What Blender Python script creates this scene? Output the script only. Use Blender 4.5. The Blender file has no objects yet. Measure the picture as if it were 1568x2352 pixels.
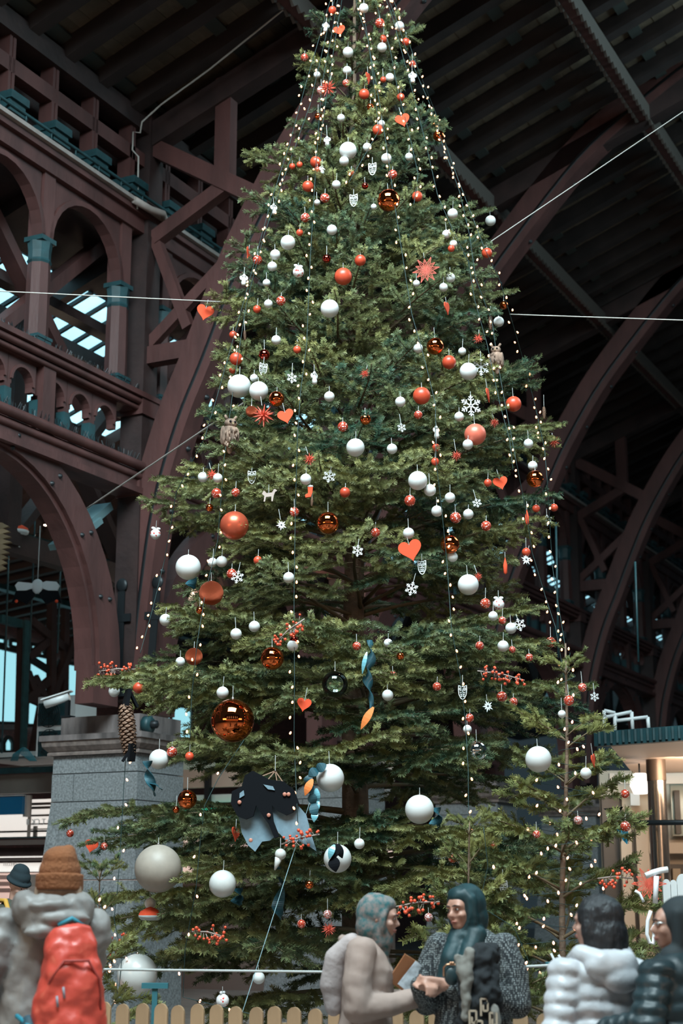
import bpy, bmesh, math, random
import numpy as np
from mathutils import Vector, Matrix, Quaternion

# ---------------------------------------------------------------- camera, world, lights, exposure
SC = bpy.context.scene
COL = SC.collection
F, CX, CY, HOR, ZC = 3600.0, 784.0, 1176.0, 2050.0, 1.6
TH = math.atan((HOR - CY) / F); CT, ST = math.cos(TH), math.sin(TH)
cam = bpy.data.cameras.new('camera'); camo = bpy.data.objects.new('camera', cam); COL.objects.link(camo)
cam.sensor_fit = 'VERTICAL'; cam.sensor_height = 36.0; cam.lens = F / 2352.0 * 36.0
camo.location = (0, 0, ZC); camo.rotation_euler = (math.pi / 2 + TH, 0, 0)
cam.dof.use_dof = True; cam.dof.focus_distance = 13.0; cam.dof.aperture_fstop = 2.0
cam.clip_end = 300
SC.camera = camo

W = bpy.data.worlds.new('world'); SC.world = W; W.use_nodes = True
W.node_tree.nodes['Background'].inputs[0].default_value = (0.38, 0.60, 0.72, 1)
W.node_tree.nodes['Background'].inputs[1].default_value = 0.055

def area(name, loc, aim, size, energy, color, sizey=None, spread=math.pi):
    L = bpy.data.lights.new(name, 'AREA'); L.energy = energy; L.color = color; L.size = size
    L.spread = spread
    if sizey: L.shape = 'RECTANGLE'; L.size_y = sizey
    o = bpy.data.objects.new(name, L); COL.objects.link(o); o.location = loc
    d = Vector(aim) - Vector(loc); o.rotation_euler = d.to_track_quat('-Z', 'Y').to_euler()
    return o
# daylight from the hall's roof glazing behind and above the viewer, cool
area('hall_skylight', (-1.0, 4.5, 14.5), (0.2, 13.5, 4.5), 9, 2500, (0.76, 0.95, 1.0), 6, math.radians(115))
# glazing farther along the hall, reaching the tree's right side and the piers
area('far_skylight', (10.0, 17.0, 13.0), (-2.5, 19.5, 3.0), 7, 600, (0.60, 0.92, 1.0), 5)
# warm shop and hall lamps at low height behind the viewer
area('shop_lights_west', (-8.5, 3, 3.4), (0, 13, 2.5), 4.0, 150, (1.0, 0.66, 0.40), 1.5)
area('shop_lights_east', (8.5, 3, 3.6), (0, 13, 2.5), 4.0, 120, (1.0, 0.64, 0.40), 1.5)

cy = SC.cycles
cy.max_bounces = 5; cy.diffuse_bounces = 2; cy.glossy_bounces = 3; cy.transmission_bounces = 3; cy.transparent_max_bounces = 6
cy.use_adaptive_sampling = True; cy.adaptive_threshold = 0.09; cy.adaptive_min_samples = 16; cy.sample_clamp_indirect = 4.0; cy.caustics_reflective = False; cy.caustics_refractive = False
vs = SC.view_settings
vs.view_transform = 'Standard'; vs.look = 'None'; vs.gamma = 1.0; vs.use_curve_mapping = False
vs.exposure = 0.0

# ---------------------------------------------------------------- helpers
R = random.Random(7)
def at(x, y, Y):
    a = (x - CX) / F; b = (CY - y) / F
    r = Vector((a, CT - b * ST, ST + b * CT))
    return r * (Y / r.y) + Vector((0, 0, ZC))
def to_px(p):
    fw = p.y * CT + (p.z - ZC) * ST
    return CX + F * p.x / fw, CY - F * (-p.y * ST + (p.z - ZC) * CT) / fw
def ppm(p):                       # pixels for one metre at a point
    return F / (p.y * CT + (p.z - ZC) * ST)

MATS = {}
def mat(name, col, rough=0.6, metal=0.0, noise=0.0, nscale=6.0, bump=0.0, bscale=30.0, emit=None, estr=0.0,
        trans=0.0, rnd=0.0, spec=0.5, coat=0.0, col2=None, sheen=0.0, stretch=None):
    if name in MATS: return MATS[name]
    m = bpy.data.materials.new(name); m.use_nodes = True; nt = m.node_tree; N = nt.nodes; Lk = nt.links
    b = N['Principled BSDF']
    b.inputs['Base Color'].default_value = (*col, 1); b.inputs['Roughness'].default_value = rough
    b.inputs['Metallic'].default_value = metal; b.inputs['Specular IOR Level'].default_value = spec
    b.inputs['Transmission Weight'].default_value = trans
    b.inputs['Coat Weight'].default_value = coat
    b.inputs['Sheen Weight'].default_value = sheen
    if emit: b.inputs['Emission Color'].default_value = (*emit, 1); b.inputs['Emission Strength'].default_value = estr
    tc = None
    if noise or bump or col2:
        tc = N.new('ShaderNodeTexCoord'); src = tc.outputs['Object']
        if stretch:
            mp = N.new('ShaderNodeMapping'); mp.inputs['Scale'].default_value = stretch
            Lk.new(src, mp.inputs['Vector']); src = mp.outputs[0]
    last = None
    if noise or col2:
        nz = N.new('ShaderNodeTexNoise'); nz.inputs['Scale'].default_value = nscale; nz.inputs['Detail'].default_value = 5
        Lk.new(src, nz.inputs['Vector'])
        rp = N.new('ShaderNodeValToRGB'); rp.color_ramp.elements[0].position = 0.35; rp.color_ramp.elements[1].position = 0.68
        c2 = col2 or tuple(min(1, c * (1 + noise)) for c in col)
        c1 = tuple(c * (1 - noise) for c in col)
        rp.color_ramp.elements[0].color = (*c1, 1); rp.color_ramp.elements[1].color = (*c2, 1)
        Lk.new(nz.outputs['Fac'], rp.inputs[0]); last = rp.outputs[0]
    if rnd:
        oi = N.new('ShaderNodeObjectInfo'); hs = N.new('ShaderNodeHueSaturation')
        mr = N.new('ShaderNodeMapRange'); mr.inputs[3].default_value = 1 - rnd; mr.inputs[4].default_value = 1 + rnd
        Lk.new(oi.outputs['Random'], mr.inputs[0]); Lk.new(mr.outputs[0], hs.inputs['Value'])
        if last: Lk.new(last, hs.inputs['Color'])
        else: hs.inputs['Color'].default_value = (*col, 1)
        last = hs.outputs[0]
    if last: Lk.new(last, b.inputs['Base Color'])
    if bump:
        n2 = N.new('ShaderNodeTexNoise'); n2.inputs['Scale'].default_value = bscale; n2.inputs['Detail'].default_value = 4
        Lk.new(src, n2.inputs['Vector'])
        bp = N.new('ShaderNodeBump'); bp.inputs['Strength'].default_value = bump; bp.inputs['Distance'].default_value = 0.02
        Lk.new(n2.outputs['Fac'], bp.inputs['Height']); Lk.new(bp.outputs[0], b.inputs['Normal'])
    MATS[name] = m
    return m

def link(o, parent=None):
    COL.objects.link(o)
    if parent is not None: o.parent = parent
    return o
def tag(o, label=None, cat=None, group=None, kind=None):
    if label: o['label'] = label
    if cat: o['category'] = cat
    if group: o['group'] = group
    if kind: o['kind'] = kind
    return o
def empty(name, loc=(0, 0, 0), rz=0.0, parent=None):
    o = bpy.data.objects.new(name, None); o.empty_display_size = 0.1
    link(o, parent); o.location = loc; o.rotation_euler = (0, 0, rz); return o
def mobj(name, me, parent=None, loc=None, rot=None, scale=None):
    o = bpy.data.objects.new(name, me); link(o, parent)
    if loc is not None: o.location = loc
    if rot is not None: o.rotation_euler = rot
    if scale is not None: o.scale = scale if hasattr(scale, '__len__') else (scale,) * 3
    return o

class MB:
    """collects shapes into one mesh"""
    def __init__(s): s.v = []; s.f = []; s.m = []; s.sm = []; s.mats = []; s.cur = 0; s.smooth = False
    def use(s, m, smooth=None):
        if m not in s.mats: s.mats.append(m)
        s.cur = s.mats.index(m)
        if smooth is not None: s.smooth = smooth
        return s
    def add(s, vs, fs, smooth=None):
        b = len(s.v); s.v += [tuple(p) for p in vs]
        for f in fs:
            s.f.append(tuple(i + b for i in f)); s.m.append(s.cur); s.sm.append(s.smooth if smooth is None else smooth)
        return s
    def rings(s, R_):
        n = len(R_[0]); k = len(R_); vs = [p for r in R_ for p in r]
        fs = [tuple(reversed(range(n))), tuple((k - 1) * n + j for j in range(n))]
        fs += [(i * n + j, i * n + (j + 1) % n, (i + 1) * n + (j + 1) % n, (i + 1) * n + j) for i in range(k - 1) for j in range(n)]
        return s.add(vs, fs, False)
    def box(s, a, b):
        (x0, y0, z0), (x1, y1, z1) = a, b
        D = [abs(x1 - x0), abs(y1 - y0), abs(z1 - z0)]; ax = D.index(max(D))
        if D[ax] > 2.0:                         # long members are cut into short lengths
            n = int(D[ax] / 1.0) + 1; o = [i for i in range(3) if i != ax]; R_ = []
            for i in range(n + 1):
                r = []
                for c0, c1 in ((0, 0), (1, 0), (1, 1), (0, 1)):
                    p = [0, 0, 0]; p[ax] = a[ax] + (b[ax] - a[ax]) * i / n; p[o[0]] = (a, b)[c0][o[0]]; p[o[1]] = (a, b)[c1][o[1]]; r.append(tuple(p))
                R_.append(r)
            return s.rings(R_)
        return s.add([(x0, y0, z0), (x1, y0, z0), (x1, y1, z0), (x0, y1, z0), (x0, y0, z1), (x1, y0, z1), (x1, y1, z1), (x0, y1, z1)],
                     [(0, 3, 2, 1), (4, 5, 6, 7), (0, 1, 5, 4), (1, 2, 6, 5), (2, 3, 7, 6), (3, 0, 4, 7)], False)
    def bar(s, a, b, w, h, up=(0, 0, 1)):
        a = Vector(a); b = Vector(b); d = (b - a).normalized(); u = Vector(up)
        r = d.cross(u)
        if r.length < 1e-4: r = d.cross(Vector((0, 1, 0)))
        r.normalize(); u = r.cross(d)
        L = (b - a).length
        if L > 2.0:
            n = int(L) + 1
            return s.rings([[a.lerp(b, i / n) + r * (sx * w / 2) + u * (sy * h / 2) for sx, sy in ((-1, -1), (1, -1), (1, 1), (-1, 1))] for i in range(n + 1)])
        vs = []
        for p in (a, b):
            for sx, sy in ((-1, -1), (1, -1), (1, 1), (-1, 1)): vs.append(p + r * (sx * w / 2) + u * (sy * h / 2))
        return s.add(vs, [(3, 2, 1, 0), (4, 5, 6, 7), (0, 1, 5, 4), (1, 2, 6, 5), (2, 3, 7, 6), (3, 0, 4, 7)], False)
    def tube(s, pts, rad, n=8, caps=True, smooth=True):
        pts = [Vector(p) for p in pts]
        if len(pts) == 2 and (pts[1] - pts[0]).length > 2.0 and not hasattr(rad, '__len__'):
            k = int((pts[1] - pts[0]).length) + 1; pts = [pts[0].lerp(pts[1], i / k) for i in range(k + 1)]
        k = len(pts); rads = rad if hasattr(rad, '__len__') else [rad] * k
        ref = Vector((0, 0, 1)); vs = []; prev = None
        for i, p in enumerate(pts):
            d = (pts[min(i + 1, k - 1)] - pts[max(i - 1, 0)]).normalized()
            if prev is None:
                r = d.cross(ref)
                if r.length < 1e-3: r = d.cross(Vector((0, 1, 0)))
            else:
                r = prev - d * prev.dot(d)
            r.normalize(); prev = r; u = d.cross(r)
            for j in range(n):
                a = 2 * math.pi * j / n
                vs.append(p + (r * math.cos(a) + u * math.sin(a)) * rads[i])
        fs = [(i * n + j, (i * n + (j + 1) % n), (i + 1) * n + (j + 1) % n, (i + 1) * n + j) for i in range(k - 1) for j in range(n)]
        s.add(vs, fs, smooth)
        if caps:
            b = len(s.v) - k * n
            s.f.append(tuple(b + j for j in reversed(range(n)))); s.m.append(s.cur); s.sm.append(False)
            s.f.append(tuple(b + (k - 1) * n + j for j in range(n))); s.m.append(s.cur); s.sm.append(False)
        return s
    def lathe(s, prof, n=16, c=(0, 0, 0), smooth=True, caps=True):
        c = Vector(c); vs = []; k = len(prof)
        for r, z in prof:
            for j in range(n):
                a = 2 * math.pi * j / n; vs.append(c + Vector((r * math.cos(a), r * math.sin(a), z)))
        fs = [(i * n + j, i * n + (j + 1) % n, (i + 1) * n + (j + 1) % n, (i + 1) * n + j) for i in range(k - 1) for j in range(n)]
        s.add(vs, fs, smooth)
        return s
    def ball(s, c, r, n=16, m=10, sc=(1, 1, 1)):
        prof = [(max(1e-5, math.sin(math.pi * i / m)) * 1.0, -math.cos(math.pi * i / m)) for i in range(m + 1)]
        b = len(s.v); s.lathe([(p * r, z * r) for p, z in prof], n)
        c = Vector(c)
        for i in range(b, len(s.v)):
            x, y, z = s.v[i]; s.v[i] = (x * sc[0] + c.x, y * sc[1] + c.y, z * sc[2] + c.z)
        return s
    def prism(s, poly, axis, lo, hi):
        """polygon in the two other axes, extruded along axis from lo to hi"""
        n = len(poly); vs = []
        if abs(hi - lo) > 2.0:
            k = int(abs(hi - lo)) + 1
            return s.rings([[{0: (w, p, q), 1: (p, w, q), 2: (p, q, w)}[axis] for p, q in poly] for w in [lo + (hi - lo) * i / k for i in range(k + 1)]])
        for w in (lo, hi):
            for a, b in poly:
                vs.append({0: (w, a, b), 1: (a, w, b), 2: (a, b, w)}[axis])
        fs = [tuple(reversed(range(n))), tuple(range(n, 2 * n))] + [(i, (i + 1) % n, n + (i + 1) % n, n + i) for i in range(n)]
        return s.add(vs, fs, False)
    def xform(s, M, start=0):
        for i in range(start, len(s.v)): s.v[i] = tuple(M @ Vector(s.v[i]))
        return s
    def mesh(s, name='mesh'):
        me = bpy.data.meshes.new(name); me.from_pydata(s.v, [], s.f)
        for m in s.mats: me.materials.append(m)
        me.polygons.foreach_set('material_index', s.m); me.polygons.foreach_set('use_smooth', s.sm)
        bm = bmesh.new(); bm.from_mesh(me); bmesh.ops.recalc_face_normals(bm, faces=bm.faces); bm.to_mesh(me); bm.free()
        me.update(); return me
    def build(s, name, parent=None, **k): return mobj(name, s.mesh(name), parent, **k)
# ---------------------------------------------------------------- materials of the hall
wood = mat('brown_timber', (0.080, 0.030, 0.027), 0.6, noise=0.25, nscale=3, bump=0.25, bscale=14, stretch=(1, 1, 0.3))
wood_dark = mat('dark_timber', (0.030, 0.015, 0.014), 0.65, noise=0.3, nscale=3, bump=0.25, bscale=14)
board = mat('roof_boards', (0.105, 0.075, 0.050), 0.75, noise=0.25, nscale=5, rnd=0.22)
teal = mat('teal_paint', (0.014, 0.052, 0.060), 0.5, noise=0.25, nscale=8)
pale = mat('pale_tray', (0.30, 0.255, 0.235), 0.6, noise=0.15)
iron = mat('black_iron', (0.018, 0.022, 0.025), 0.45, metal=0.4)
granite = mat('granite', (0.205, 0.215, 0.22), 0.75, noise=0.35, nscale=40, bump=0.15, bscale=90)
granite_stained = mat('stained_granite', (0.15, 0.125, 0.12), 0.8, noise=0.5, nscale=5, bump=0.2, bscale=60, stretch=(1, 1, 0.25))
brick_m = mat('red_brick', (0.20, 0.085, 0.07), 0.8, noise=0.3, nscale=20, rnd=0.2)
skyglass = mat('bright_skylight_glass', (0.6, 0.8, 0.85), 0.3, emit=(0.42, 0.84, 1.0), estr=1.5)
winglass = mat('daylit_window_glass', (0.4, 0.7, 0.75), 0.3, emit=(0.36, 0.78, 0.88), estr=0.95)
floor_m = mat('stone_floor', (0.28, 0.26, 0.25), 0.35, noise=0.2, nscale=2)

# ---------------------------------------------------------------- hall frame: local x = across the hall, y = along the arcade
PHI = math.atan((2650 - CX) * CT / F)
U = Vector((math.sin(PHI), math.cos(PHI), 0)); V = Vector((math.cos(PHI), -math.sin(PHI), 0))
P0 = Vector(((290 - CX) / 3705 * 20, 20.0, 0))
def hall(name): return empty(name, P0, -PHI)
def HW(v, t, z): return P0 + V * v + U * t + Vector((0, 0, z))
S = 6.03
def post_t(k): return -0.1 + S * k
T0, T1 = -7.5, 44.0

fl = MB().use(floor_m); fl.box((-30, -25, -0.2), (40, 75, 0.0)); tag(fl.build('floor'), kind='structure')

# ---- unseen end wall behind the viewer; glowing panes added for reflections and front fill
we = MB().use(mat('end_wall_plaster', (0.22, 0.16, 0.13), 0.8)); we.box((-22, -14.6, 0), (24, -14.2, 17)); tag(we.build('wall_front'), kind='structure')
shop_fill_glow = mat('added_shop_window_glow', (0.8, 0.7, 0.6), 0.4, emit=(1.0, 0.70, 0.46), estr=1.2); day_fill_glow = mat('added_end_window_glow', (0.6, 0.75, 0.8), 0.4, emit=(0.66, 0.90, 1.0), estr=0.7)
for i in range(11):
    q = MB().use(shop_fill_glow); q.box((-0.95, -14.2, 0.7), (0.95, -14.15, 3.0)); fr_ = MB().use(iron)
    for x0 in (-1.0, -0.03, 0.94): fr_.box((x0, -14.16, 0.6), (x0 + 0.06, -14.08, 3.1))
    fr_.box((-1.0, -14.16, 3.0), (1.0, -14.08, 3.1)); w_ = tag(empty('window_%d' % (20 + i), (-17 + 3.2 * i, 0, 0)), kind='structure'); q.build('pane', w_); fr_.build('window_frame', w_)
for i in range(6):
    q = MB().use(day_fill_glow); fr_ = MB().use(iron)
    for r_ in range(4):
        for c_ in range(2): q.box((-1.0 + c_ * 1.02, -14.2, 5.2 + r_ * 1.5), (-0.02 + c_ * 1.02, -14.15, 6.6 + r_ * 1.5))
    w_ = tag(empty('window_%d' % (40 + i), (-13 + 5.2 * i, 0, 0)), kind='structure'); q.build('panes', w_)
# ---- arcade wall
wl = tag(hall('wall_left'), kind='structure')
def wall_part(name, mb, **k): return mb.build(name, wl, **k)
m = MB().use(wood); m.box((-0.16, T0, 6.70), (0.16, T1, 6.93)); m.box((-0.16, T0, 6.62), (0.22, T1, 6.70)); wall_part('gallery_beam', m)
m = MB().use(wood); m.tube([(0.2, T0, 6.99), (0.2, T1, 6.99)], 0.065, 10); m.tube([(0.16, T0, 6.86), (0.16, T1, 6.86)], 0.05, 8); wall_part('gallery_moulding', m)
m = MB().use(wood)
m.box((-0.14, T0, 7.76), (0.10, T1, 7.98)); m.box((-0.16, T0, 7.92), (0.24, T1, 7.99)); m.tube([(0.17, T0, 7.87), (0.17, T1, 7.87)], 0.045, 8); m.tube([(0.13, T0, 7.79), (0.13, T1, 7.79)], 0.035, 8)
wall_part('cornice', m)
m = MB().use(wood); m.box((-0.13, T0, 10.26), (0.13, T1, 10.52)); m.box((-0.15, T0, 10.46), (0.2, T1, 10.54)); wall_part('frieze_beam', m)
m = MB().use(pale); m.box((0.14, T0, 10.545), (0.26, T1, 10.60))
wall_part('cable_tray', m)
m = MB().use(teal); m.tube([(0.25, T0, 10.70), (0.25, T1, 10.70)], 0.022, 8)
t = T0
while t < T1: m.tube([(0.25, t, 10.6), (0.25, t, 10.70)], 0.012, 5); t += 0.5
wall_part('handrail', m)
m = MB().use(wood); m.box((-0.08, T0, 11.24), (0.10, T1, 11.44)); wall_part('middle_beam', m)
m = MB().use(wood_dark); m.box((-0.16, T0, 11.72), (0.16, T1, 12.0)); wall_part('wall_plate', m)
# pigeon spikes along the two ledges, too small and many to pick apart
m = MB().use(iron)
for zz, vv in ((7.99, 0.1), (7.05, 0.12)):
    t = T0
    while t < 6.0:
        for q in range(2):
            dx, dy = R.uniform(-0.06, 0.06), R.uniform(-0.04, 0.04)
            m.bar((vv, t, zz), (vv + dx, t + dy, zz + 0.12), 0.006, 0.006)
        t += 0.05
o = wall_part('pigeon_spikes', m); o['kind'] = 'stuff'

# columns of the gallery: shaft, base and capital
def octo(r, z0, z1, n=8):
    return [(r, z0), (r, z1)]
cm = MB().use(wood); cm.lathe([(0.001, 8.14), (0.15, 8.14), (0.145, 8.9), (0.14, 9.10), (0.001, 9.1)], 8, smooth=False)
cm.box((-0.11, -0.11, 9.40), (0.11, 0.11, 10.27)); col_me = cm.mesh('column')
bm_ = MB().use(teal); bm_.box((-0.15, -0.15, 7.98), (0.15, 0.15, 8.05)); bm_.box((-0.135, -0.135, 8.05), (0.135, 0.135, 8.10)); bm_.box((-0.145, -0.145, 8.10), (0.145, 0.145, 8.14)); base_me = bm_.mesh('column_base')
cp = MB().use(teal)
cp.lathe([(0.14, 9.08), (0.155, 9.11), (0.14, 9.14), (0.14, 9.24), (0.155, 9.36)], 8, smooth=False); cp.box((-0.14, -0.14, 9.36), (0.14, 0.14, 9.42)); cap_me = cp.mesh('capital')
# tall arch spandrel between two columns (1.68 m apart), local y from 0
def spandrel(w, zs, zt, rin, zc, y0=0.0, n=14, sy=1.0):
    c = w / 2; poly = [(y0, zs), (y0, zt), (y0 + w, zt), (y0 + w, zs)]
    arc = [(y0 + c + rin * math.cos(a), zc + rin * sy * math.sin(a)) for a in [math.pi * i / n for i in range(n + 1)]]
    return poly, arc
def arch_plate(mb, w, zs, zt, rin, zc, x0, x1, n=14, sy=1.0):
    """plate with an arched opening, built from quads between the arc and the top edge"""
    c = w / 2
    arc = [(c - rin * math.cos(math.pi * i / n), zc + rin * sy * math.sin(math.pi * i / n)) for i in range(n + 1)]
    top = [(w * i / n, zt) for i in range(n + 1)]
    if zs < zc:
        mb.box((x0, 0, zs), (x1, c - rin, zc)); mb.box((x0, c + rin, zs), (x1, w, zc))
    top[0] = (0, zt); b = []
    for i in range(n):
        a0, a1, t0, t1 = arc[i], arc[i + 1], top[i], top[i + 1]
        mb.prism([a0, a1, t1, t0], 0, x0, x1)
    mb.prism([(0, zc), arc[0], (0, zt)], 0, x0, x1); mb.prism([arc[-1], (w, zc), (w, zt)], 0, x0, x1)
    return mb
ta = MB().use(wood); arch_plate(ta, 1.68, 9.42, 10.27, 0.73, 9.42, -0.07, 0.05, sy=0.98)
# raised rim around the arch
for i in range(14):
    a0, a1 = math.pi * i / 14, math.pi * (i + 1) / 14
    p = lambda a, r: (0.84 - r * math.cos(a), 9.42 + r * 0.98 * math.sin(a))
    ta.prism([p(a0, 0.73), p(a1, 0.73), p(a1, 0.80), p(a0, 0.80)], 0, 0.05, 0.09)
tall_me = ta.mesh('tall_arch')
sa = MB().use(wood); arch_plate(sa, 0.52, 7.40, 7.77, 0.19, 7.46, -0.05, 0.05, 10)
for i in range(10):
    a0, a1 = math.pi * i / 10, math.pi * (i + 1) / 10
    p = lambda a, r: (0.26 - r * math.cos(a), 7.46 + r * math.sin(a))
    sa.prism([p(a0, 0.19), p(a1, 0.19), p(a1, 0.225), p(a0, 0.225)], 0, 0.05, 0.075)
small_me = sa.mesh('small_arch')
bl = MB().use(wood); bl.box((-0.05, -0.05, 6.95), (0.05, 0.05, 7.40)); bl.use(teal); bl.box((-0.06, -0.065, 7.12), (0.06, 0.065, 7.34)); bl.box((-0.05, -0.03, 7.05), (0.05, 0.03, 7.12))
bal_me = bl.mesh('baluster')
mp_ = MB().use(wood); mp_.box((-0.02, -0.12, 6.9), (0.13, 0.12, 7.8)); mid_me = mp_.mesh('gallery_post')
br = MB().use(teal)
br.box((-0.16, -0.17, 10.64), (0.24, 0.17, 10.72)); br.box((-0.16, -0.15, 10.72), (0.22, 0.15, 10.80)); br.box((-0.16, -0.17, 10.80), (0.26, 0.17, 10.90))
br_me = br.mesh('bracket')
bp_ = MB().use(wood); bp_.box((-0.1, -0.06, 10.9), (0.1, -0.01, 11.76)); bp_.box((-0.1, 0.01, 10.9), (0.1, 0.06, 11.76)); bp_.box((-0.1, -0.09, 10.5), (0.08, 0.09, 10.64)); bpost_me = bp_.mesh('short_post')
bolt = MB().use(iron); bolt.lathe([(0.001, 0.035), (0.02, 0.03), (0.03, 0.012), (0.035, 0.0)], 6); bolt_me = bolt.mesh('bolt')
# lower arch ring between piers
def ring_poly(i, n, ri, ro, zr):
    a0, a1 = math.pi * i / n, math.pi * (i + 1) / n
    f = lambda a, r, e: (S / 2 - r * math.cos(a), 4.25 + zr * e * math.sin(a))
    return [f(a0, ri, 1), f(a1, ri, 1), f(a1, ro, 1.13), f(a0, ro, 1.13)]
la = MB().use(wood)
for i in range(28): la.prism(ring_poly(i, 28, 2.18, 2.62, 2.36), 0, -0.12, 0.14)
for i in range(28): la.prism(ring_poly(i, 28, 2.10, 2.24, 2.30), 0, -0.18, 0.08)
for sgn in (0, 1):
    y0, y1 = (S / 2 - 2.62, S / 2 - 2.10) if sgn == 0 else (S / 2 + 2.10, S / 2 + 2.62)
    la.box((-0.15, y0, 3.84), (0.12, y1, 4.30))
low_me = la.mesh('lower_arch')

for k in range(-2, 7):
    tb = post_t(k)
    if k < 6:
        o = mobj('lower_arch', low_me, wl, loc=(0, tb, 0))
        for j in range(1, 9):
            for e in (0, 1):
                for a in (math.pi * (j - 0.12) / 9, ):
                    rr = 2.32 + 0.18 * e
                    if k >= -1 and k < 4:
                        b = mobj('bolt', bolt_me, o, loc=(0.14, S / 2 - rr * math.cos(a + 0.03 * e), 4.25 + 2.5 * (rr / 2.45) * math.sin(a + 0.03 * e)), rot=(0, math.pi / 2, 0))
    cols = [tb + 0.5 + 1.677 * j for j in range(4)]
    for j, ct in enumerate(cols):
        if ct < T0: continue
        o = mobj('column', col_me, wl, loc=(-0.02, ct, 0)); mobj('column_base', base_me, o); mobj('capital', cap_me, o)
        if j in (1, 2): mobj('gallery_post', mid_me, wl, loc=(0, ct + 0.12, 0))
        if j < 3:
            mobj('tall_arch', tall_me, wl, loc=(0, ct, 0), scale=(1, 0.9985, 1))
            n = 3; w = 1.677 / n
            for q in range(n):
                a = mobj('small_arch', small_me, wl, loc=(0, ct + 0.05 + q * 0.53, 0))
                mobj('baluster', bal_me, wl, loc=(0, ct + 0.05 + q * 0.53, 0))
    for j in range(7):
        bt = tb + 0.42 + 0.86 * j
        if bt < T0 or bt > T1: continue
        o = mobj('short_post', bpost_me, wl, loc=(0, bt, 0)); mobj('bracket', br_me, o)

# ---- roof trusses
RIB = [(0.27, 4.0), (0.33, 4.7), (0.40, 5.4), (0.54, 6.4), (0.86, 7.45), (1.22, 8.25), (1.60, 9.12), (2.02, 9.98), (2.70, 11.05), (3.40, 11.90), (4.42, 12.98), (5.2, 13.55), (6.07, 14.1), (7.4, 14.75), (9.0, 15.3)]
def rib_pts(off=0.0, n=40):
    P = [Vector((a, 0, b)) for a, b in RIB]; out = []
    for i in range(len(P) - 1):
        p0, p1, p2, p3 = P[max(i - 1, 0)], P[i], P[i + 1], P[min(i + 2, len(P) - 1)]
        for j in range(4):
            s = j / 4
            out.append(0.5 * ((2 * p1) + (p2 - p0) * s + (2 * p0 - 5 * p1 + 4 * p2 - p3) * s * s + (3 * p1 - p0 - 3 * p2 + p3) * s ** 3))
    out.append(P[-1]); res = []
    for i, p in enumerate(out):
        d = (out[min(i + 1, len(out) - 1)] - out[max(i - 1, 0)]).normalized()
        nrm = Vector((-d.z, 0, d.x))           # towards the wall side / outside
        res.append(p + nrm * off)
    return res
def sweep(mb, o0, o1, y0, y1):
    A, B = rib_pts(o0), rib_pts(o1)
    for i in range(len(A) - 1):
        vs = []
        for q in (i, i + 1):
            vs += [(A[q].x, y0, A[q].z), (A[q].x, y1, A[q].z), (B[q].x, y1, B[q].z), (B[q].x, y0, B[q].z)]
        fs = [(0, 1, 5, 4), (1, 2, 6, 5), (2, 3, 7, 6), (3, 0, 4, 7)]
        if i == 0: fs.append((0, 3, 2, 1))
        if i == len(A) - 2: fs.append((4, 5, 6, 7))
        mb.add(vs, fs, False)
    return mb
ri = MB().use(wood); sweep(ri, 0.0, 0.12, -0.17, 0.17); ri_me = ri.mesh('inner_rib')
ro = MB().use(wood); sweep(ro, 0.20, 0.52, -0.13, 0.13); ro_me = ro.mesh('outer_rib')
rp = MB().use(iron); rp.tube([(p.x, -0.1, p.z) for p in rib_pts(0.155)], 0.05, 8); rp_me = rp.mesh('rib_pipe')
po = MB().use(wood_dark); po.box((-0.15, -0.16, 3.95), (0.19, 0.16, 12.1)); po.use(wood); po.box((-0.19, -0.2, 7.7), (0.22, 0.2, 8.0)); po.box((-0.17, -0.19, 6.6), (0.2, 0.19, 6.8)); po_me = po.mesh('post')
st1 = MB().use(wood); st1.bar((0.15, 0, 11.58), (2.05, 0, 10.35), 0.2, 0.24, (0, 0, 1)); st_me = st1.mesh('strut')
ha = MB().use(wood); ha.box((1.17, -0.09, 10.9), (1.41, 0.09, 12.35)); ha_me = ha.mesh('hanger')
d1 = MB().use(wood); d1.bar((0.2, 0, 10.22), (1.38, 0, 10.80), 0.16, 0.2); d1_me = d1.mesh('upper_brace')
d2 = MB().use(wood); d2.bar((0.18, 0, 10.3), (0.78, 0, 8.85), 0.13, 0.14); d2_me = d2.mesh('lower_brace')
d3 = MB().use(wood); d3.box((0.15, -0.095, 8.42), (1.0, 0.095, 8.66)); d3_me = d3.mesh('cross_tie')
d4 = MB().use(wood); d4.bar((0.15, 0, 8.7), (1.55, 0, 9.85), 0.11, 0.16); d4_me = d4.mesh('inclined_brace')
pr = MB().use(wood_dark); pr.bar((-0.2, 0, 11.6), (9.0, 0, 15.0), 0.26, 0.34); pr_me = pr.mesh('principal_rafter')
tr_labels = ['brown timber truss standing on the big granite pier', 'timber truss whose rib leaves the tree at the upper right', 'timber truss second from the tree on the right side',
             'timber truss standing just left of the white pipe railing', 'timber truss rising behind the white pipe railing at the far right']
plate = MB().use(iron)
plate.box((-0.05, -0.02, 0.0), (0.05, 0.0, 1.3)); plate.ball((0, -0.02, 0.12), 0.12, 14, 8, (1, 0.5, 1)); plate.box((-0.15, -0.025, 0.9), (0.15, 0.0, 1.0))
plate.ball((0, -0.01, 1.38), 0.09, 12, 6, (1, 0.3, 1)); plate.box((-0.15, -0.03, -0.05), (0.15, 0.0, 0.06)); plate_me = plate.mesh('iron_strap')
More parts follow.
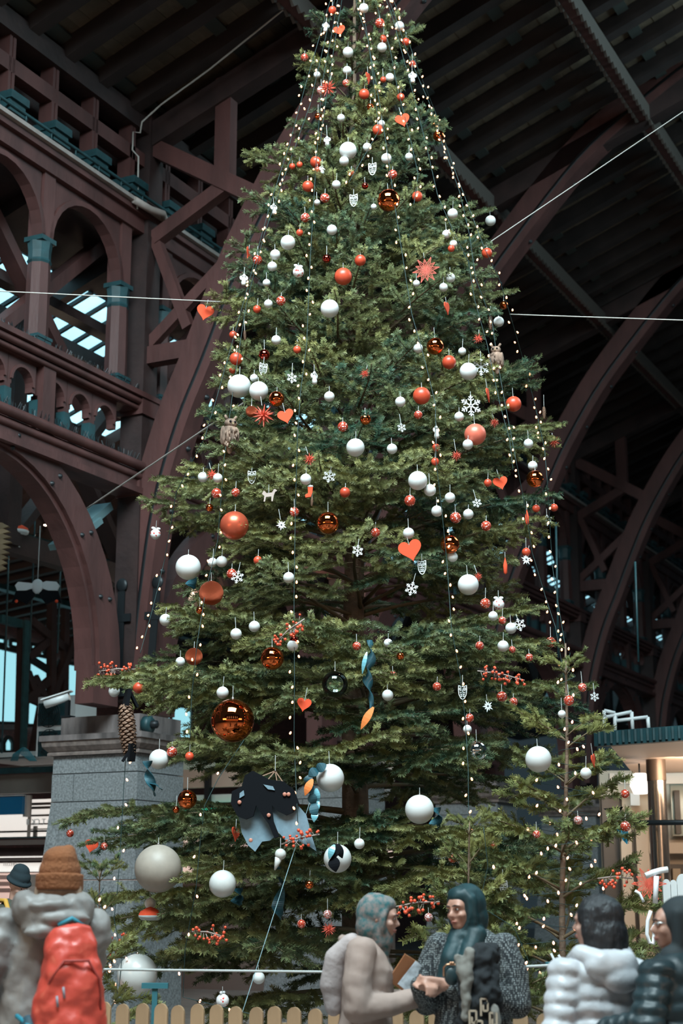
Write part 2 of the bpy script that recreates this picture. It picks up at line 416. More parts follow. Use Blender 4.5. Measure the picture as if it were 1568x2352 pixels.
for k in range(0, 5):
    e = hall('timber_truss'); e.location = HW(0, post_t(k), 0)
    lab = tr_labels[k]
    tag(e, lab, 'roof truss', 'roof trusses of the hall')
    mobj('inner_rib', ri_me, e); mobj('outer_rib', ro_me, e); mobj('rib_pipe', rp_me, e)
    mobj('post', po_me, e); mobj('strut', st_me, e); mobj('hanger', ha_me, e); mobj('upper_brace', d1_me, e)
    mobj('lower_brace', d2_me, e); mobj('cross_tie', d3_me, e); mobj('inclined_brace', d4_me, e); mobj('principal_rafter', pr_me, e)
    P = rib_pts(0.06)
    for i in range(3, 44, 3):
        mobj('bolt', bolt_me, e, loc=(P[i].x + 0.06, 0.05, P[i].z - 0.02), rot=(0, math.pi / 2 + 0.4, 0), scale=1.2)
    if k == 0:
        mobj('iron_strap', plate_me, e, loc=(-0.02, -0.18, 4.05), rot=(0, 0, 0)); mobj('iron_strap', plate_me, e, loc=(0.42, -0.15, 4.05), rot=(0, 0.06, 0))

# ---- roof of the hall: rafters, boards, purlins
cl = tag(hall('ceiling'), kind='structure')
SL = 0.37
ang = -math.atan(SL)
raf = MB().use(mat('rafter_timber', (0.022, 0.014, 0.013), 0.7, noise=0.3, nscale=3)); raf.bar((-0.3, 0, 11.87 + 0.13 - 0.3 * SL), (15, 0, 11.87 + 0.13 + 15 * SL), 0.19, 0.26); raf_me = raf.mesh('rafter')
t = -0.1 - S - 0.36
while t < T1:
    mobj('rafter', raf_me.copy(), cl, loc=(0, t, 0)); t += 0.735
bd = MB().use(board); bd.box((-0.088, T0, 0), (0.088, T1, 0.03)); bd_me = bd.mesh('roof_board')
x = -0.2
while x < 15:
    mobj('roof_board', bd_me.copy(), cl, loc=(x, 0, 11.87 + 0.27 + x * SL + 0.012 * (int(x / 0.168) % 2)), rot=(0, ang, 0)); x += 0.162
m = MB().use(wood_dark); m.prism([(-0.4, 12.18 - 0.4 * SL), (15, 12.18 + 15 * SL), (15, 12.26 + 15 * SL), (-0.4, 12.26 - 0.4 * SL)], 1, T0, T1); m.build('roof_deck', cl)
m = MB().use(wood_dark); m.box((-0.45, T0, 10.3), (-0.38, T1, 12.2)); m.build('eaves_board', cl)
# darker cross battens between rafters
bt_ = MB().use(mat('greenish_batten', (0.03, 0.034, 0.030), 0.8)); bt_.box((-0.09, T0, -0.05), (0.09, T1, 0.0)); bt_me = bt_.mesh('batten')
for x in (0.15, 1.55, 2.95, 4.35, 5.75, 7.15, 8.55, 9.95, 11.35): mobj('batten', bt_me.copy(), cl, loc=(x, 0, 11.87 + 0.26 + x * SL), rot=(0, ang, 0))
def purlin(v, z):
    mb = MB().use(wood); mb.box((-0.09, T0, -0.13), (0.09, T1, 0.13)); mb.use(mat('carved_edge', (0.075, 0.06, 0.052), 0.7))
    tt = T0
    while tt < T1:
        for sx in (-1, 1):
            mb.prism([(tt, -0.12), (tt + 0.09, -0.19), (tt + 0.18, -0.12), (tt + 0.18, 0.1), (tt, 0.1)], 0, sx * 0.09 - 0.02, sx * 0.09 + 0.02)
        tt += 0.18
    return mb.build('purlin', cl, loc=(v, 0, z))
purlin(2.77, 12.66); purlin(5.43, 13.66); purlin(8.6, 14.8)

# ---- aisle behind the arcade: skylight, rafters, cross braces, outer walls
ai = tag(hall('ceiling_2'), kind='structure')
def aisle_z(v): return 10.35 + 0.37 * v
m = MB().use(wood_dark)
m.prism([(-1.2, aisle_z(-1.2)), (0.0, aisle_z(0)), (0.0, aisle_z(0) + 0.05), (-1.2, aisle_z(-1.2) + 0.05)], 1, T0, T1); m.build('aisle_boarding', ai)
m = MB().use(wood_dark)
m.prism([(-6.0, aisle_z(-6)), (-3.6, aisle_z(-3.6)), (-3.6, aisle_z(-3.6) + 0.05), (-6.0, aisle_z(-6) + 0.05)], 1, T0, T1); m.build('aisle_boarding', ai)
m = MB().use(wood_dark); m.bar((-6, 0, aisle_z(-6) - 0.1), (0, 0, aisle_z(0) - 0.1), 0.16, 0.2); me_ar = m.mesh('aisle_rafter')
m = MB().use(iron); m.bar((-3.6, 0, aisle_z(-3.6)), (-1.2, 0, aisle_z(-1.2)), 0.05, 0.08); me_gb = m.mesh('glazing_bar')
m = MB().use(skyglass); m.bar((-3.55, 0, aisle_z(-3.55) + 0.02), (-2.45, 0, aisle_z(-2.45) + 0.02), 0.36, 0.012); m.bar((-2.35, 0, aisle_z(-2.35) + 0.02), (-1.25, 0, aisle_z(-1.25) + 0.02), 0.36, 0.012); me_gp = m.mesh('pane')
t = T0 + 1
i = 0
while t < 36:
    mobj('pane', me_gp, ai, loc=(0, t, 0)); mobj('glazing_bar', me_gb, ai, loc=(0, t + 0.21, 0))
    if i % 5 == 0: mobj('aisle_rafter', me_ar.copy(), ai, loc=(0, t + 0.21, 0))
    t += 0.42; i += 1
m = MB().use(wood_dark); m.box((-2.5, T0, aisle_z(-2.4) - 0.25), (-2.3, T1, aisle_z(-2.4) - 0.05)); m.build('aisle_purlin', ai)
# cross braces of the aisle frames
xb = MB().use(wood); xb.bar((-0.55, 0.3, 7.9), (-0.55, 2.8, 10.2), 0.16, 0.22, (1, 0, 0)); xm1 = xb.mesh('cross_brace')
xb = MB().use(wood); xb.bar((-0.7, 2.8, 7.9), (-0.7, 0.3, 10.2), 0.16, 0.22, (1, 0, 0)); xm2 = xb.mesh('cross_brace')
xb = MB().use(wood_dark); xb.bar((-0.9, 0, 9.2), (-0.9, S, 9.2), 0.14, 0.2, (1, 0, 0)); xm3 = xb.mesh('aisle_beam')
xb = MB().use(wood_dark); xb.box((-2.2, -0.14, 6.2), (-1.95, 0.14, 9.5)); xm4 = xb.mesh('aisle_post')
xb = MB().use(wood_dark); xb.bar((-2.1, 0.1, 6.3), (-2.1, 2.9, 9.4), 0.12, 0.26, (1, 0, 0)); xm5 = xb.mesh('cross_brace')
xb = MB().use(wood_dark); xb.bar((-2.1, 2.9, 6.3), (-2.1, 0.1, 9.4), 0.12, 0.26, (1, 0, 0)); xm6 = xb.mesh('cross_brace')
xb = MB().use(wood_dark); xb.box((-2.2, 0, 6.1), (-2.0, S, 6.4)); xb.box((-2.2, 0, 9.3), (-2.0, S, 9.5)); xm7 = xb.mesh('aisle_beam')
for k in range(-2, 6):
    for h in range(2):
        tt = post_t(k) + h * S / 2
        for me in (xm1, xm2, xm5, xm6, xm4): mobj(me.name.split('.')[0], me, ai, loc=(0, tt, 0))
    mobj('aisle_beam', xm3, ai, loc=(0, post_t(k), 0)); mobj('aisle_beam', xm7, ai, loc=(0, post_t(k), 0))
# ---------------------------------------------------------------- fir branches
def needle_mat(name, c1, c2):
    m = bpy.data.materials.new(name); m.use_nodes = True; nt = m.node_tree; N = nt.nodes; L = nt.links
    b = N['Principled BSDF']; b.inputs['Roughness'].default_value = 0.55; b.inputs['Specular IOR Level'].default_value = 0.35
    tc = N.new('ShaderNodeTexCoord'); nz = N.new('ShaderNodeTexNoise'); nz.inputs['Scale'].default_value = 5.0; nz.inputs['Detail'].default_value = 3
    L.new(tc.outputs['Object'], nz.inputs['Vector'])
    oi = N.new('ShaderNodeObjectInfo'); ad = N.new('ShaderNodeMath'); ad.operation = 'MULTIPLY_ADD'; ad.inputs[1].default_value = 0.5
    L.new(oi.outputs['Random'], ad.inputs[0]); sb = N.new('ShaderNodeMath'); sb.operation = 'SUBTRACT'; sb.inputs[1].default_value = 0.25
    L.new(nz.outputs['Fac'], sb.inputs[0]); L.new(sb.outputs[0], ad.inputs[2])
    rp = N.new('ShaderNodeValToRGB'); rp.color_ramp.elements[0].position = 0.2; rp.color_ramp.elements[1].position = 0.8
    rp.color_ramp.elements[0].color = (*c1, 1); rp.color_ramp.elements[1].color = (*c2, 1)
    L.new(ad.outputs[0], rp.inputs[0]); L.new(rp.outputs[0], b.inputs['Base Color'])
    return m
needles = needle_mat('fir_needles', (0.036, 0.082, 0.048), (0.27, 0.265, 0.095))
needles_y = needle_mat('young_fir_needles', (0.06, 0.10, 0.042), (0.27, 0.265, 0.085))
bark = mat('fir_bark', (0.16, 0.105, 0.07), 0.85, noise=0.3, nscale=12, bump=0.4, bscale=40)
twig_m = mat('twig_bark', (0.14, 0.10, 0.055), 0.8)

def make_branch(L, seed, nm, dens=1.0, flat=0.35):
    rg = np.random.RandomState(seed)
    mb = MB().use(twig_m)
    segs = []                                  # (p0, p1, with needles)
    arch = 0.055 * L
    def axis(s): return np.array([s * L, 0.03 * L * math.sin(s * 5 + seed), 4 * arch * s * (1 - s) - 0.02 * L * math.sin(math.pi * s)])
    n = max(6, int(L / 0.12)); P = [axis(i / n) for i in range(n + 1)]
    mb.tube([tuple(p) for p in P], [max(0.004, 0.011 * L * (1 - i / n) + 0.003) for i in range(n + 1)], 5)
    for i in range(n):
        if (i + 0.5) / n > 0.50: segs.append((P[i], P[i + 1]))
    def grow(base, d, ln, level):
        """one side shoot: slightly bent line with its own shoots"""
        k = max(2, int(ln / 0.07)); pts = [base]; dd = d.copy()
        for i in range(k):
            dd = dd + np.array([0.02, 0, -0.035 if level == 1 else -0.01]) + rg.normal(0, 0.02, 3)
            if i > k * 0.6: dd = dd + np.array([0, 0, 0.05])
            dd /= np.linalg.norm(dd); pts.append(pts[-1] + dd * ln / k)
        if level == 1: mb.tube([tuple(p) for p in pts], [0.0045 * (1 - 0.6 * i / k) for i in range(k + 1)], 4, caps=False)
        for i in range(k):
            if level == 2 or (i + 1) / k > 0.15: segs.append((pts[i], pts[i + 1]))
        if level == 1 and ln > 0.16:
            s = 0.22; side = 1
            while s < 0.93:
                q = s * k; i = min(k - 1, int(q)); bp = pts[i] + (pts[i + 1] - pts[i]) * (q - i)
                t = pts[i + 1] - pts[i]; t = t / np.linalg.norm(t)
                sd = np.cross([0, 0, 1.0], t); sd = sd / (np.linalg.norm(sd) + 1e-6)
                a = math.radians(rg.uniform(42, 56))
                dv = t * math.cos(a) + sd * side * math.sin(a) + np.array([0, 0, rg.uniform(-0.10, 0.12)])
                l2 = (ln * (1 - s)) * 0.62 + 0.045
                grow(bp, dv / np.linalg.norm(dv), min(l2, 0.30) * rg.uniform(0.8, 1.1), 2)
                if rg.rand() < 0.5 or True: side = -side
                s += rg.uniform(0.095, 0.135) / ln
    s = 0.34 if L > 0.6 else 0.22; side = 1
    while s < 0.965:
        b = axis(s); t = axis(min(1, s + 0.02)) - axis(s - 0.02); t = t / np.linalg.norm(t)
        a = math.radians(rg.uniform(46, 62))
        sd = np.array([-t[1], t[0], 0]); sd /= np.linalg.norm(sd)
        dv = t * math.cos(a) + sd * side * math.sin(a) + np.array([0, 0, rg.uniform(-flat, flat * 0.7)])
        ln = (0.66 * L * (1 - s) + 0.11) * min(1, 0.30 + 1.2 * s) * rg.uniform(0.78, 1.1)
        grow(b, dv / np.linalg.norm(dv), min(ln, 0.95), 1)
        side = -side; s += rg.uniform(0.075, 0.11) / L
        if rg.rand() < 0.13:            # an upright little shoot
            dv = t * 0.7 + np.array([0, 0, 0.7]) + rg.normal(0, 0.1, 3); grow(b, dv / np.linalg.norm(dv), 0.10 + 0.05 * rg.rand(), 2)
    # needles
    A = np.array([q[0] for q in segs]); B = np.array([q[1] for q in segs]); D = B - A
    ln = np.linalg.norm(D, axis=1); cnt = np.maximum(1, (ln * 820 * dens).astype(int))
    idx = np.repeat(np.arange(len(segs)), cnt); m = len(idx)
    T = D[idx] / ln[idx][:, None]; base = A[idx] + D[idx] * rg.rand(m)[:, None]
    S1 = np.cross(np.array([0, 0, 1.0]), T); S1 /= (np.linalg.norm(S1, axis=1)[:, None] + 1e-6); S2 = np.cross(T, S1)
    ph = rg.uniform(-0.35 * math.pi, 1.35 * math.pi, m)
    rad = S1 * np.cos(ph)[:, None] + S2 * np.sin(ph)[:, None]
    dr = rad * 0.84 + T * 0.55; dr /= np.linalg.norm(dr, axis=1)[:, None]
    nl = rg.uniform(0.028, 0.040, m); tip = base + dr * nl[:, None]
    wv = np.cross(dr, rad + 0.3 * T); wv /= (np.linalg.norm(wv, axis=1)[:, None] + 1e-6); w = 0.0026
    V1 = np.empty((m, 4, 3)); V1[:, 0] = base - wv * w * 0.7; V1[:, 1] = base + wv * w * 0.7; V1[:, 2] = tip + wv * w * 0.8; V1[:, 3] = tip - wv * w * 0.8
    me = bpy.data.meshes.new('branch')
    nv0 = len(mb.v); allv = np.vstack([np.array(mb.v).reshape(-1, 3), V1.reshape(-1, 3)])
    f2 = (np.arange(m * 4) + nv0)
    loops = [i for f in mb.f for i in f]; starts = []; c = 0
    for f in mb.f: starts.append(c); c += len(f)
    st2 = c + np.arange(m) * 4
    me.vertices.add(len(allv)); me.vertices.foreach_set('co', allv.astype(np.float32).ravel())
    me.loops.add(c + m * 4); me.loops.foreach_set('vertex_index', np.concatenate([np.array(loops, np.int32), f2.astype(np.int32)]))
    me.polygons.add(len(mb.f) + m)
    me.polygons.foreach_set('loop_start', np.concatenate([np.array(starts, np.int32), st2.astype(np.int32)]))
    mi = np.zeros(len(mb.f) + m, np.int32); mi[len(mb.f):] = 1
    me.materials.append(twig_m); me.materials.append(nm)
    me.polygons.foreach_set('material_index', mi)
    me.update(calc_edges=True); me.validate()
    return me
VAR = {}
for L, ns in ((0.35, 2), (0.55, 2), (0.85, 3), (1.2, 3), (1.65, 3), (2.15, 2), (2.7, 2)):
    VAR[L] = [make_branch(L, int(L * 100) + i * 7, needles, dens=1.0 if L < 1.4 else 0.85) for i in range(ns)]
VARY = {L: [make_branch(L, int(L * 100) + 50 + i * 7, needles_y, dens=1.0, flat=0.5) for i in range(2)] for L in (0.35, 0.55, 0.85)}

def put_branch(root, base, tip, rg, var=VAR, name='branch'):
    d = tip - base; ln = d.length
    L = min(var, key=lambda q: abs(math.log(ln / q)))
    me = rg.choice(var[L]); s = ln / L
    x = d.normalized(); up = Vector((rg.uniform(-0.12, 0.12), rg.uniform(-0.12, 0.12), 1)); y = up.cross(x).normalized(); z = x.cross(y)
    if rg.random() < 0.5: pass
    M = Matrix((x, y, z)).transposed().to_4x4() @ Matrix.Scale(s, 4)
    M.translation = base
    o = bpy.data.objects.new(name, me); COL.objects.link(o); o.parent = root
    o.matrix_parent_inverse = root.matrix_world.inverted() if False else Matrix()
    Mr = Matrix.Translation(root.location); o.matrix_local = Mr.inverted() @ M
    return o

# ---------------------------------------------------------------- the big tree
TX, TY = 0.125, 14.5
# silhouette: (image row, half width in pixels) measured on the photograph, turned into radius over height
SIL = [(-260, 20), (0, 112), (65, 140), (240, 165), (355, 225), (480, 275), (560, 312), (670, 352), (790, 365), (870, 385), (970, 415), (1090, 458), (1150, 485), (1240, 470), (1390, 470), (1540, 560), (1720, 560), (1880, 640), (2050, 640), (2250, 600)]
SILZ = []
for y, w in SIL:
    p = at(815, y, TY); SILZ.append((p.z, w / ppm(p)))
SILZ.sort()
def rad(z): return float(np.interp(z, [a for a, b in SILZ], [b for a, b in SILZ]))
ZTOP = at(815, -260, TY).z
def on_tree(x, y, f=1.0, pad=0.0):
    """point of the crown's front where the photograph shows pixel (x, y)"""
    Y = TY
    for _ in range(12):
        p = at(x, y, Y); r = rad(p.z) * f + pad; dx = p.x - TX
        Y = TY - math.sqrt(max(r * r - dx * dx, 0.0)) if abs(dx) < r else TY
    return at(x, y, Y)
tree = empty('christmas_tree', (TX, TY, 0)); tag(tree, 'very tall decorated fir tree filling the middle of the hall', 'christmas tree')
tk = MB().use(bark)
zs = [0.0, 0.4, 1, 2, 3, 4, 5, 6, 7, 8, 9, 10, 11, ZTOP]
tk.tube([(0.015 * math.sin(z * 1.3), 0.015 * math.cos(z * 1.7), z) for z in zs], [0.155 - 0.0122 * z * (13.0 / ZTOP) if z < ZTOP else 0.008 for z in zs], 14)
tk.build('trunk', tree)
st_ = MB().use(iron); st_.lathe([(0.001, 0.0), (0.55, 0.0), (0.55, 0.04), (0.2, 0.06), (0.19, 0.32), (0.17, 0.32)], 20); st_.build('tree_stand', tree)

rgT = random.Random(11)
TIPS = []                                     # tips already taken
def tip_branch(tip, rg=rgT):
    z = tip.z; fz = (z - 0.6) / (ZTOP - 0.6)
    dx, dy = tip.x - TX, tip.y - TY; r = math.hypot(dx, dy)
    rise = np.interp(fz, [0, 0.25, 0.5, 0.75, 1.0], [-0.08, 0.06, 0.28, 0.42, 0.8])
    zb = max(0.45, z - r * rise + rg.uniform(-0.05, 0.05) * r)
    TIPS.append(tip)
    return put_branch(tree, Vector((TX + dx * 0.03, TY + dy * 0.03, zb)), tip, rg)
# ---------------------------------------------------------------- ornament materials
m_white = mat('matte_white', (0.66, 0.67, 0.66), 0.42, rnd=0.06)
m_pearl = mat('pearl_white', (0.60, 0.60, 0.58), 0.28, coat=0.2)
m_tan = mat('cream_plastic', (0.33, 0.285, 0.24), 0.5, noise=0.06, nscale=3)
m_red = mat('matte_red', (0.58, 0.070, 0.030), 0.38, rnd=0.18)
m_satin = mat('satin_red', (0.66, 0.12, 0.06), 0.33, metal=0.55)
m_pink = mat('coral_satin', (0.74, 0.17, 0.11), 0.4, metal=0.25)
m_mirror = mat('mirror_red', (0.80, 0.17, 0.05), 0.045, metal=1.0)
m_dark = mat('dark_mirror_red', (0.42, 0.05, 0.035), 0.06, metal=1.0)
m_glit = mat('glitter_red', (0.62, 0.12, 0.05), 0.4, metal=0.7, bump=1.0, bscale=160, noise=0.5, nscale=120)
m_felt = mat('orange_red_felt', (0.72, 0.075, 0.025), 0.9, noise=0.06, nscale=40)
m_starred = mat('red_straw', (0.62, 0.10, 0.06), 0.55, rnd=0.15)
m_cap = mat('silver_cap', (0.7, 0.7, 0.68), 0.25, metal=1.0)
m_thread = mat('pale_thread', (0.45, 0.47, 0.46), 0.8)
m_flake = mat('white_wood', (0.78, 0.80, 0.82), 0.6)
m_acr = mat('frosted_acrylic', (0.72, 0.76, 0.76), 0.35, coat=0.3)
m_cone = mat('cone_scales', (0.20, 0.115, 0.075), 0.7, rnd=0.3, noise=0.3, nscale=30)
m_silver = mat('silver_mirror', (0.75, 0.78, 0.78), 0.05, metal=1.0)
m_black = mat('black_felt', (0.005, 0.006, 0.008), 0.95, spec=0.15)
m_tealcloth = mat('petrol_ribbon', (0.015, 0.075, 0.10), 0.45, noise=0.3, nscale=8, coat=0.2)
m_berry = mat('red_berry', (0.68, 0.085, 0.035), 0.35)
m_stem = mat('grey_stem', (0.30, 0.24, 0.21), 0.8)
def pattern_mat(name, base, top, scale, thr, metal=0.5):
    m = bpy.data.materials.new(name); m.use_nodes = True; nt = m.node_tree; N = nt.nodes; L = nt.links; b = N['Principled BSDF']
    b.inputs['Roughness'].default_value = 0.22
    tc = N.new('ShaderNodeTexCoord'); vo = N.new('ShaderNodeTexVoronoi'); vo.inputs['Scale'].default_value = scale
    oi = N.new('ShaderNodeObjectInfo'); ad = N.new('ShaderNodeVectorMath'); ad.operation = 'ADD'
    L.new(tc.outputs['Object'], ad.inputs[0]); L.new(oi.outputs['Random'], ad.inputs[1]); L.new(ad.outputs[0], vo.inputs['Vector'])
    nz = N.new('ShaderNodeTexNoise'); nz.inputs['Scale'].default_value = scale * 3; L.new(ad.outputs[0], nz.inputs['Vector'])
    mx = N.new('ShaderNodeMath'); mx.operation = 'MULTIPLY_ADD'; mx.inputs[1].default_value = 0.5; L.new(nz.outputs['Fac'], mx.inputs[0]); L.new(vo.outputs['Distance'], mx.inputs[2])
    rp = N.new('ShaderNodeValToRGB'); rp.color_ramp.elements[0].position = thr; rp.color_ramp.elements[1].position = thr + 0.04
    rp.color_ramp.elements[0].color = (*top, 1); rp.color_ramp.elements[1].color = (*base, 1)
    L.new(mx.outputs[0], rp.inputs[0]); L.new(rp.outputs[0], b.inputs['Base Color'])
    r2 = N.new('ShaderNodeMapRange'); r2.inputs[3].default_value = 0.0; r2.inputs[4].default_value = metal; r2.inputs[1].default_value = thr; r2.inputs[2].default_value = thr + 0.04
    L.new(mx.outputs[0], r2.inputs[0]); L.new(r2.outputs[0], b.inputs['Metallic'])
    MATS[name] = m; return m
m_flaked = pattern_mat('red_with_white_flakes', (0.66, 0.09, 0.05), (0.85, 0.80, 0.80), 2.6, 0.52)
m_banded = pattern_mat('white_with_red_flowers', (0.80, 0.78, 0.78), (0.60, 0.06, 0.05), 1.7, 0.52, 0.0)
m_wire = pattern_mat('silver_net_over_red', (0.62, 0.20, 0.17), (0.85, 0.84, 0.84), 3.4, 0.62)
gm = bpy.data.materials.new('clear_glass'); gm.use_nodes = True; gn = gm.node_tree.nodes
for n in list(gn):
    if n.type == 'BSDF_PRINCIPLED': gn.remove(n)
g1 = gn.new('ShaderNodeBsdfTransparent'); g1.inputs[0].default_value = (0.80, 0.93, 0.95, 1); g2 = gn.new('ShaderNodeBsdfGlossy'); g2.inputs['Roughness'].default_value = 0.03
g3 = gn.new('ShaderNodeLayerWeight'); g3.inputs[0].default_value = 0.35; g4 = gn.new('ShaderNodeMixShader')
gm.node_tree.links.new(g3.outputs['Fresnel'], g4.inputs[0]); gm.node_tree.links.new(g1.outputs[0], g4.inputs[1]); gm.node_tree.links.new(g2.outputs[0], g4.inputs[2])
gm.node_tree.links.new(g4.outputs[0], gn['Material Output'].inputs[0])

# ---------------------------------------------------------------- unit meshes (radius 1)
def ball_mesh(m, n=40, k=24):
    return MB().use(m, True).ball((0, 0, 0), 1, n, k).mesh('bauble')
BM = {}
def bm_of(m):
    if m not in BM: BM[m] = ball_mesh(m)
    return BM[m]
cap_mesh = MB().use(m_cap, True).lathe([(0.001, 1.13), (0.15, 1.13), (0.17, 1.10), (0.17, 0.97)], 14).tube([(0.05 * math.cos(a) * 1.0, 0, 1.19 + 0.07 * math.sin(a)) for a in [i * math.pi / 4 for i in range(9)]], 0.02, 5).mesh('cap')
th_mesh = MB().use(m_thread).tube([(0, 0, 0), (0, 0, 1)], 1.0, 5).mesh('thread')
# heart, unit half-width 1
hp = []
for i in range(40):
    a = 2 * math.pi * i / 40
    hp.append((1.0 * math.sin(a) ** 3, (13 * math.cos(a) - 5 * math.cos(2 * a) - 2 * math.cos(3 * a) - math.cos(4 * a)) / 15.5))
heart_mesh = MB().use(m_felt).prism(hp, 1, -0.06, 0.06).mesh('heart')
def spiky(n, seed, rbase=0.13):
    mb = MB().use(m_starred); rg = random.Random(seed)
    mb.ball((0, 0, 0), 0.28, 8, 6)
    for i in range(n):
        z = 1 - 2 * (i + 0.5) / n; a = i * 2.39996; q = math.sqrt(1 - z * z)
        d = Vector((q * math.cos(a), q * math.sin(a), z)); l = rg.uniform(0.8, 1.05)
        mb.tube([d * 0.1, d * 0.3, d * l], [rbase, rbase * 0.8, 0.01], 4, smooth=False)
    return mb.mesh('star')
spiky_mesh = [spiky(26, 1), spiky(34, 2)]
def straw_star():
    mb = MB().use(m_starred)
    for j in range(12):
        a = j * math.pi / 6; d = Vector((math.cos(a), 0, math.sin(a))); ln = 1.0 if j % 2 == 0 else 0.82
        for e in (-1, 1):
            b = a + e * 0.36; q = Vector((math.cos(b), 0, math.sin(b))) * 0.42
            mb.bar(Vector((0, e * 0.02, 0)), q, 0.035, 0.035); mb.bar(q, d * ln, 0.045, 0.045)
        mb.bar((0, 0, 0), d * ln * 0.8, 0.03, 0.03)
    return mb.mesh('star')
straw_mesh = straw_star()
def flake(seed, w=0.11, arms=6):
    mb = MB().use(m_flake); rg = random.Random(seed)
    for j in range(arms):
        a = j * 2 * math.pi / arms + math.pi / 2; d = Vector((math.cos(a), 0, math.sin(a))); n = Vector((-math.sin(a), 0, math.cos(a)))
        mb.bar((0, 0, 0), d, 0.10, w, n)
        for s, l in ((0.45, 0.34), (0.72, 0.24)):
            for e in (-1, 1): mb.bar(d * s, d * (s + l * 0.6) + n * e * l * 0.8, 0.10, w * 0.8, n)
    return mb.mesh('snowflake')
flake_mesh = flake(1)
def petal_flake():
    mb = MB().use(m_flake)
    for j in range(10):
        a = j * math.pi / 5; d = Vector((math.cos(a), 0, math.sin(a))); n = Vector((-math.sin(a), 0, math.cos(a))); l = 1 if j % 2 else 0.75
        b = len(mb.v); mb.prism([(0, -0.05), (0.55 * l, -0.13), (l, 0), (0.55 * l, 0.13), (0, 0.05)], 1, -0.04, 0.04)
        for i in range(b, len(mb.v)):
            x, y, z = mb.v[i]; mb.v[i] = tuple(d * x + n * z + Vector((0, y, 0)))
    return mb.mesh('snowflake')
petal_mesh = petal_flake()
def acr_owl():
    """flat cut-out owl, unit half height"""
    mb = MB().use(m_acr)
    out = [(-0.55, 0.95), (-0.2, 0.78), (0.2, 0.78), (0.55, 0.95), (0.58, 0.3), (0.5, -0.35), (0.25, -0.85), (0, -1.0), (-0.25, -0.85), (-0.5, -0.35), (-0.58, 0.3)]
    n = len(out)
    for i in range(n):
        a, b = out[i], out[(i + 1) % n]; mb.bar((a[0], 0, a[1]), (b[0], 0, b[1]), 0.10, 0.11, (0, 1, 0))
    for sx in (-0.27, 0.27):
        mb.tube([(sx + 0.19 * math.cos(t * math.pi / 5), 0, 0.42 + 0.19 * math.sin(t * math.pi / 5)) for t in range(11)], 0.06, 5)
        mb.ball((sx, 0, 0.42), 0.08, 8, 6, (1, 0.6, 1))
    mb.bar((0, 0, 0.3), (0, 0, 0.08), 0.1, 0.1, (0, 1, 0))
    for z in (-0.05, -0.32, -0.58):
        w = 0.42 + 0.3 * z
        for s in (-1, 0, 1): mb.tube([(s * w * 0.62 - 0.14, 0, z + 0.1), (s * w * 0.62, 0, z - 0.08), (s * w * 0.62 + 0.14, 0, z + 0.1)], 0.045, 4)
    return mb.mesh('acrylic_owl')
owl_mesh = acr_owl()
def angel():
    mb = MB().use(m_white, True)
    mb.lathe([(0.01, -1.0), (0.30, -0.95), (0.34, -0.6), (0.2, 0.1), (0.10, 0.3)], 12); mb.ball((0, 0, 0.5), 0.2, 12, 8)
    for s in (-1, 1):
        mb.ball((s * 0.36, 0.05, 0.1), 0.3, 10, 8, (0.8, 0.25, 1.1)); mb.ball((s * 0.16, -0.1, 0.36), 0.14, 8, 6, (1.2, 0.5, 0.6))
    return mb.mesh('angel')
angel_mesh = angel()
def cone_core(): return MB().use(m_cone, True).lathe([(0.01, -1), (0.16, -0.9), (0.22, -0.3), (0.23, 0.4), (0.14, 0.9), (0.02, 1.0)], 10).mesh('cone_core')
core_mesh = cone_core()
sc_ = MB().use(m_cone, True); sc_.add([(0, -0.10, 0), (0, 0.10, 0), (0.22, -0.12, -0.07), (0.22, 0.12, -0.07), (0.31, 0, -0.12), (0.1, 0, 0.05), (0.2, 0, -0.14)], [(0, 2, 5), (5, 2, 4), (5, 4, 3), (5, 3, 1), (0, 5, 1), (2, 6, 4), (4, 6, 3)]); scale_mesh = sc_.mesh('scale')
def pinecone(root, n=64, asparts=True):
    mobj('core', core_mesh, root)
    for i in range(n):
        f = (i + 0.5) / n; z = 0.95 - 1.9 * f; a = i * 2.39996
        w = 0.5 + 0.6 * math.sin(math.pi * min(1, f * 0.85 + 0.12))
        mobj('scale', scale_mesh, root, loc=(0.10 * math.cos(a) * w, 0.10 * math.sin(a) * w, z), rot=(0, 0.25, a), scale=(w * 0.9, w * 0.9, w * 0.9))
def cone_joined():
    mb = MB().use(m_cone, True); mb.lathe([(0.01, -1), (0.16, -0.9), (0.22, -0.3), (0.23, 0.4), (0.14, 0.9), (0.02, 1.0)], 10)
    n = 60
    for i in range(n):
        f = (i + 0.5) / n; z = 0.95 - 1.9 * f; a = i * 2.39996; w = 0.5 + 0.5 * math.sin(math.pi * min(1, f * 0.85 + 0.12))
        M = Matrix.Translation((0.10 * math.cos(a) * w, 0.10 * math.sin(a) * w, z)) @ Matrix.Rotation(a, 4, 'Z') @ Matrix.Scale(w * 0.9, 4)
        mb.add([M @ Vector(v) for v in sc_.v], sc_.f)
    return mb.mesh('pine_cone')
conej_mesh = cone_joined()

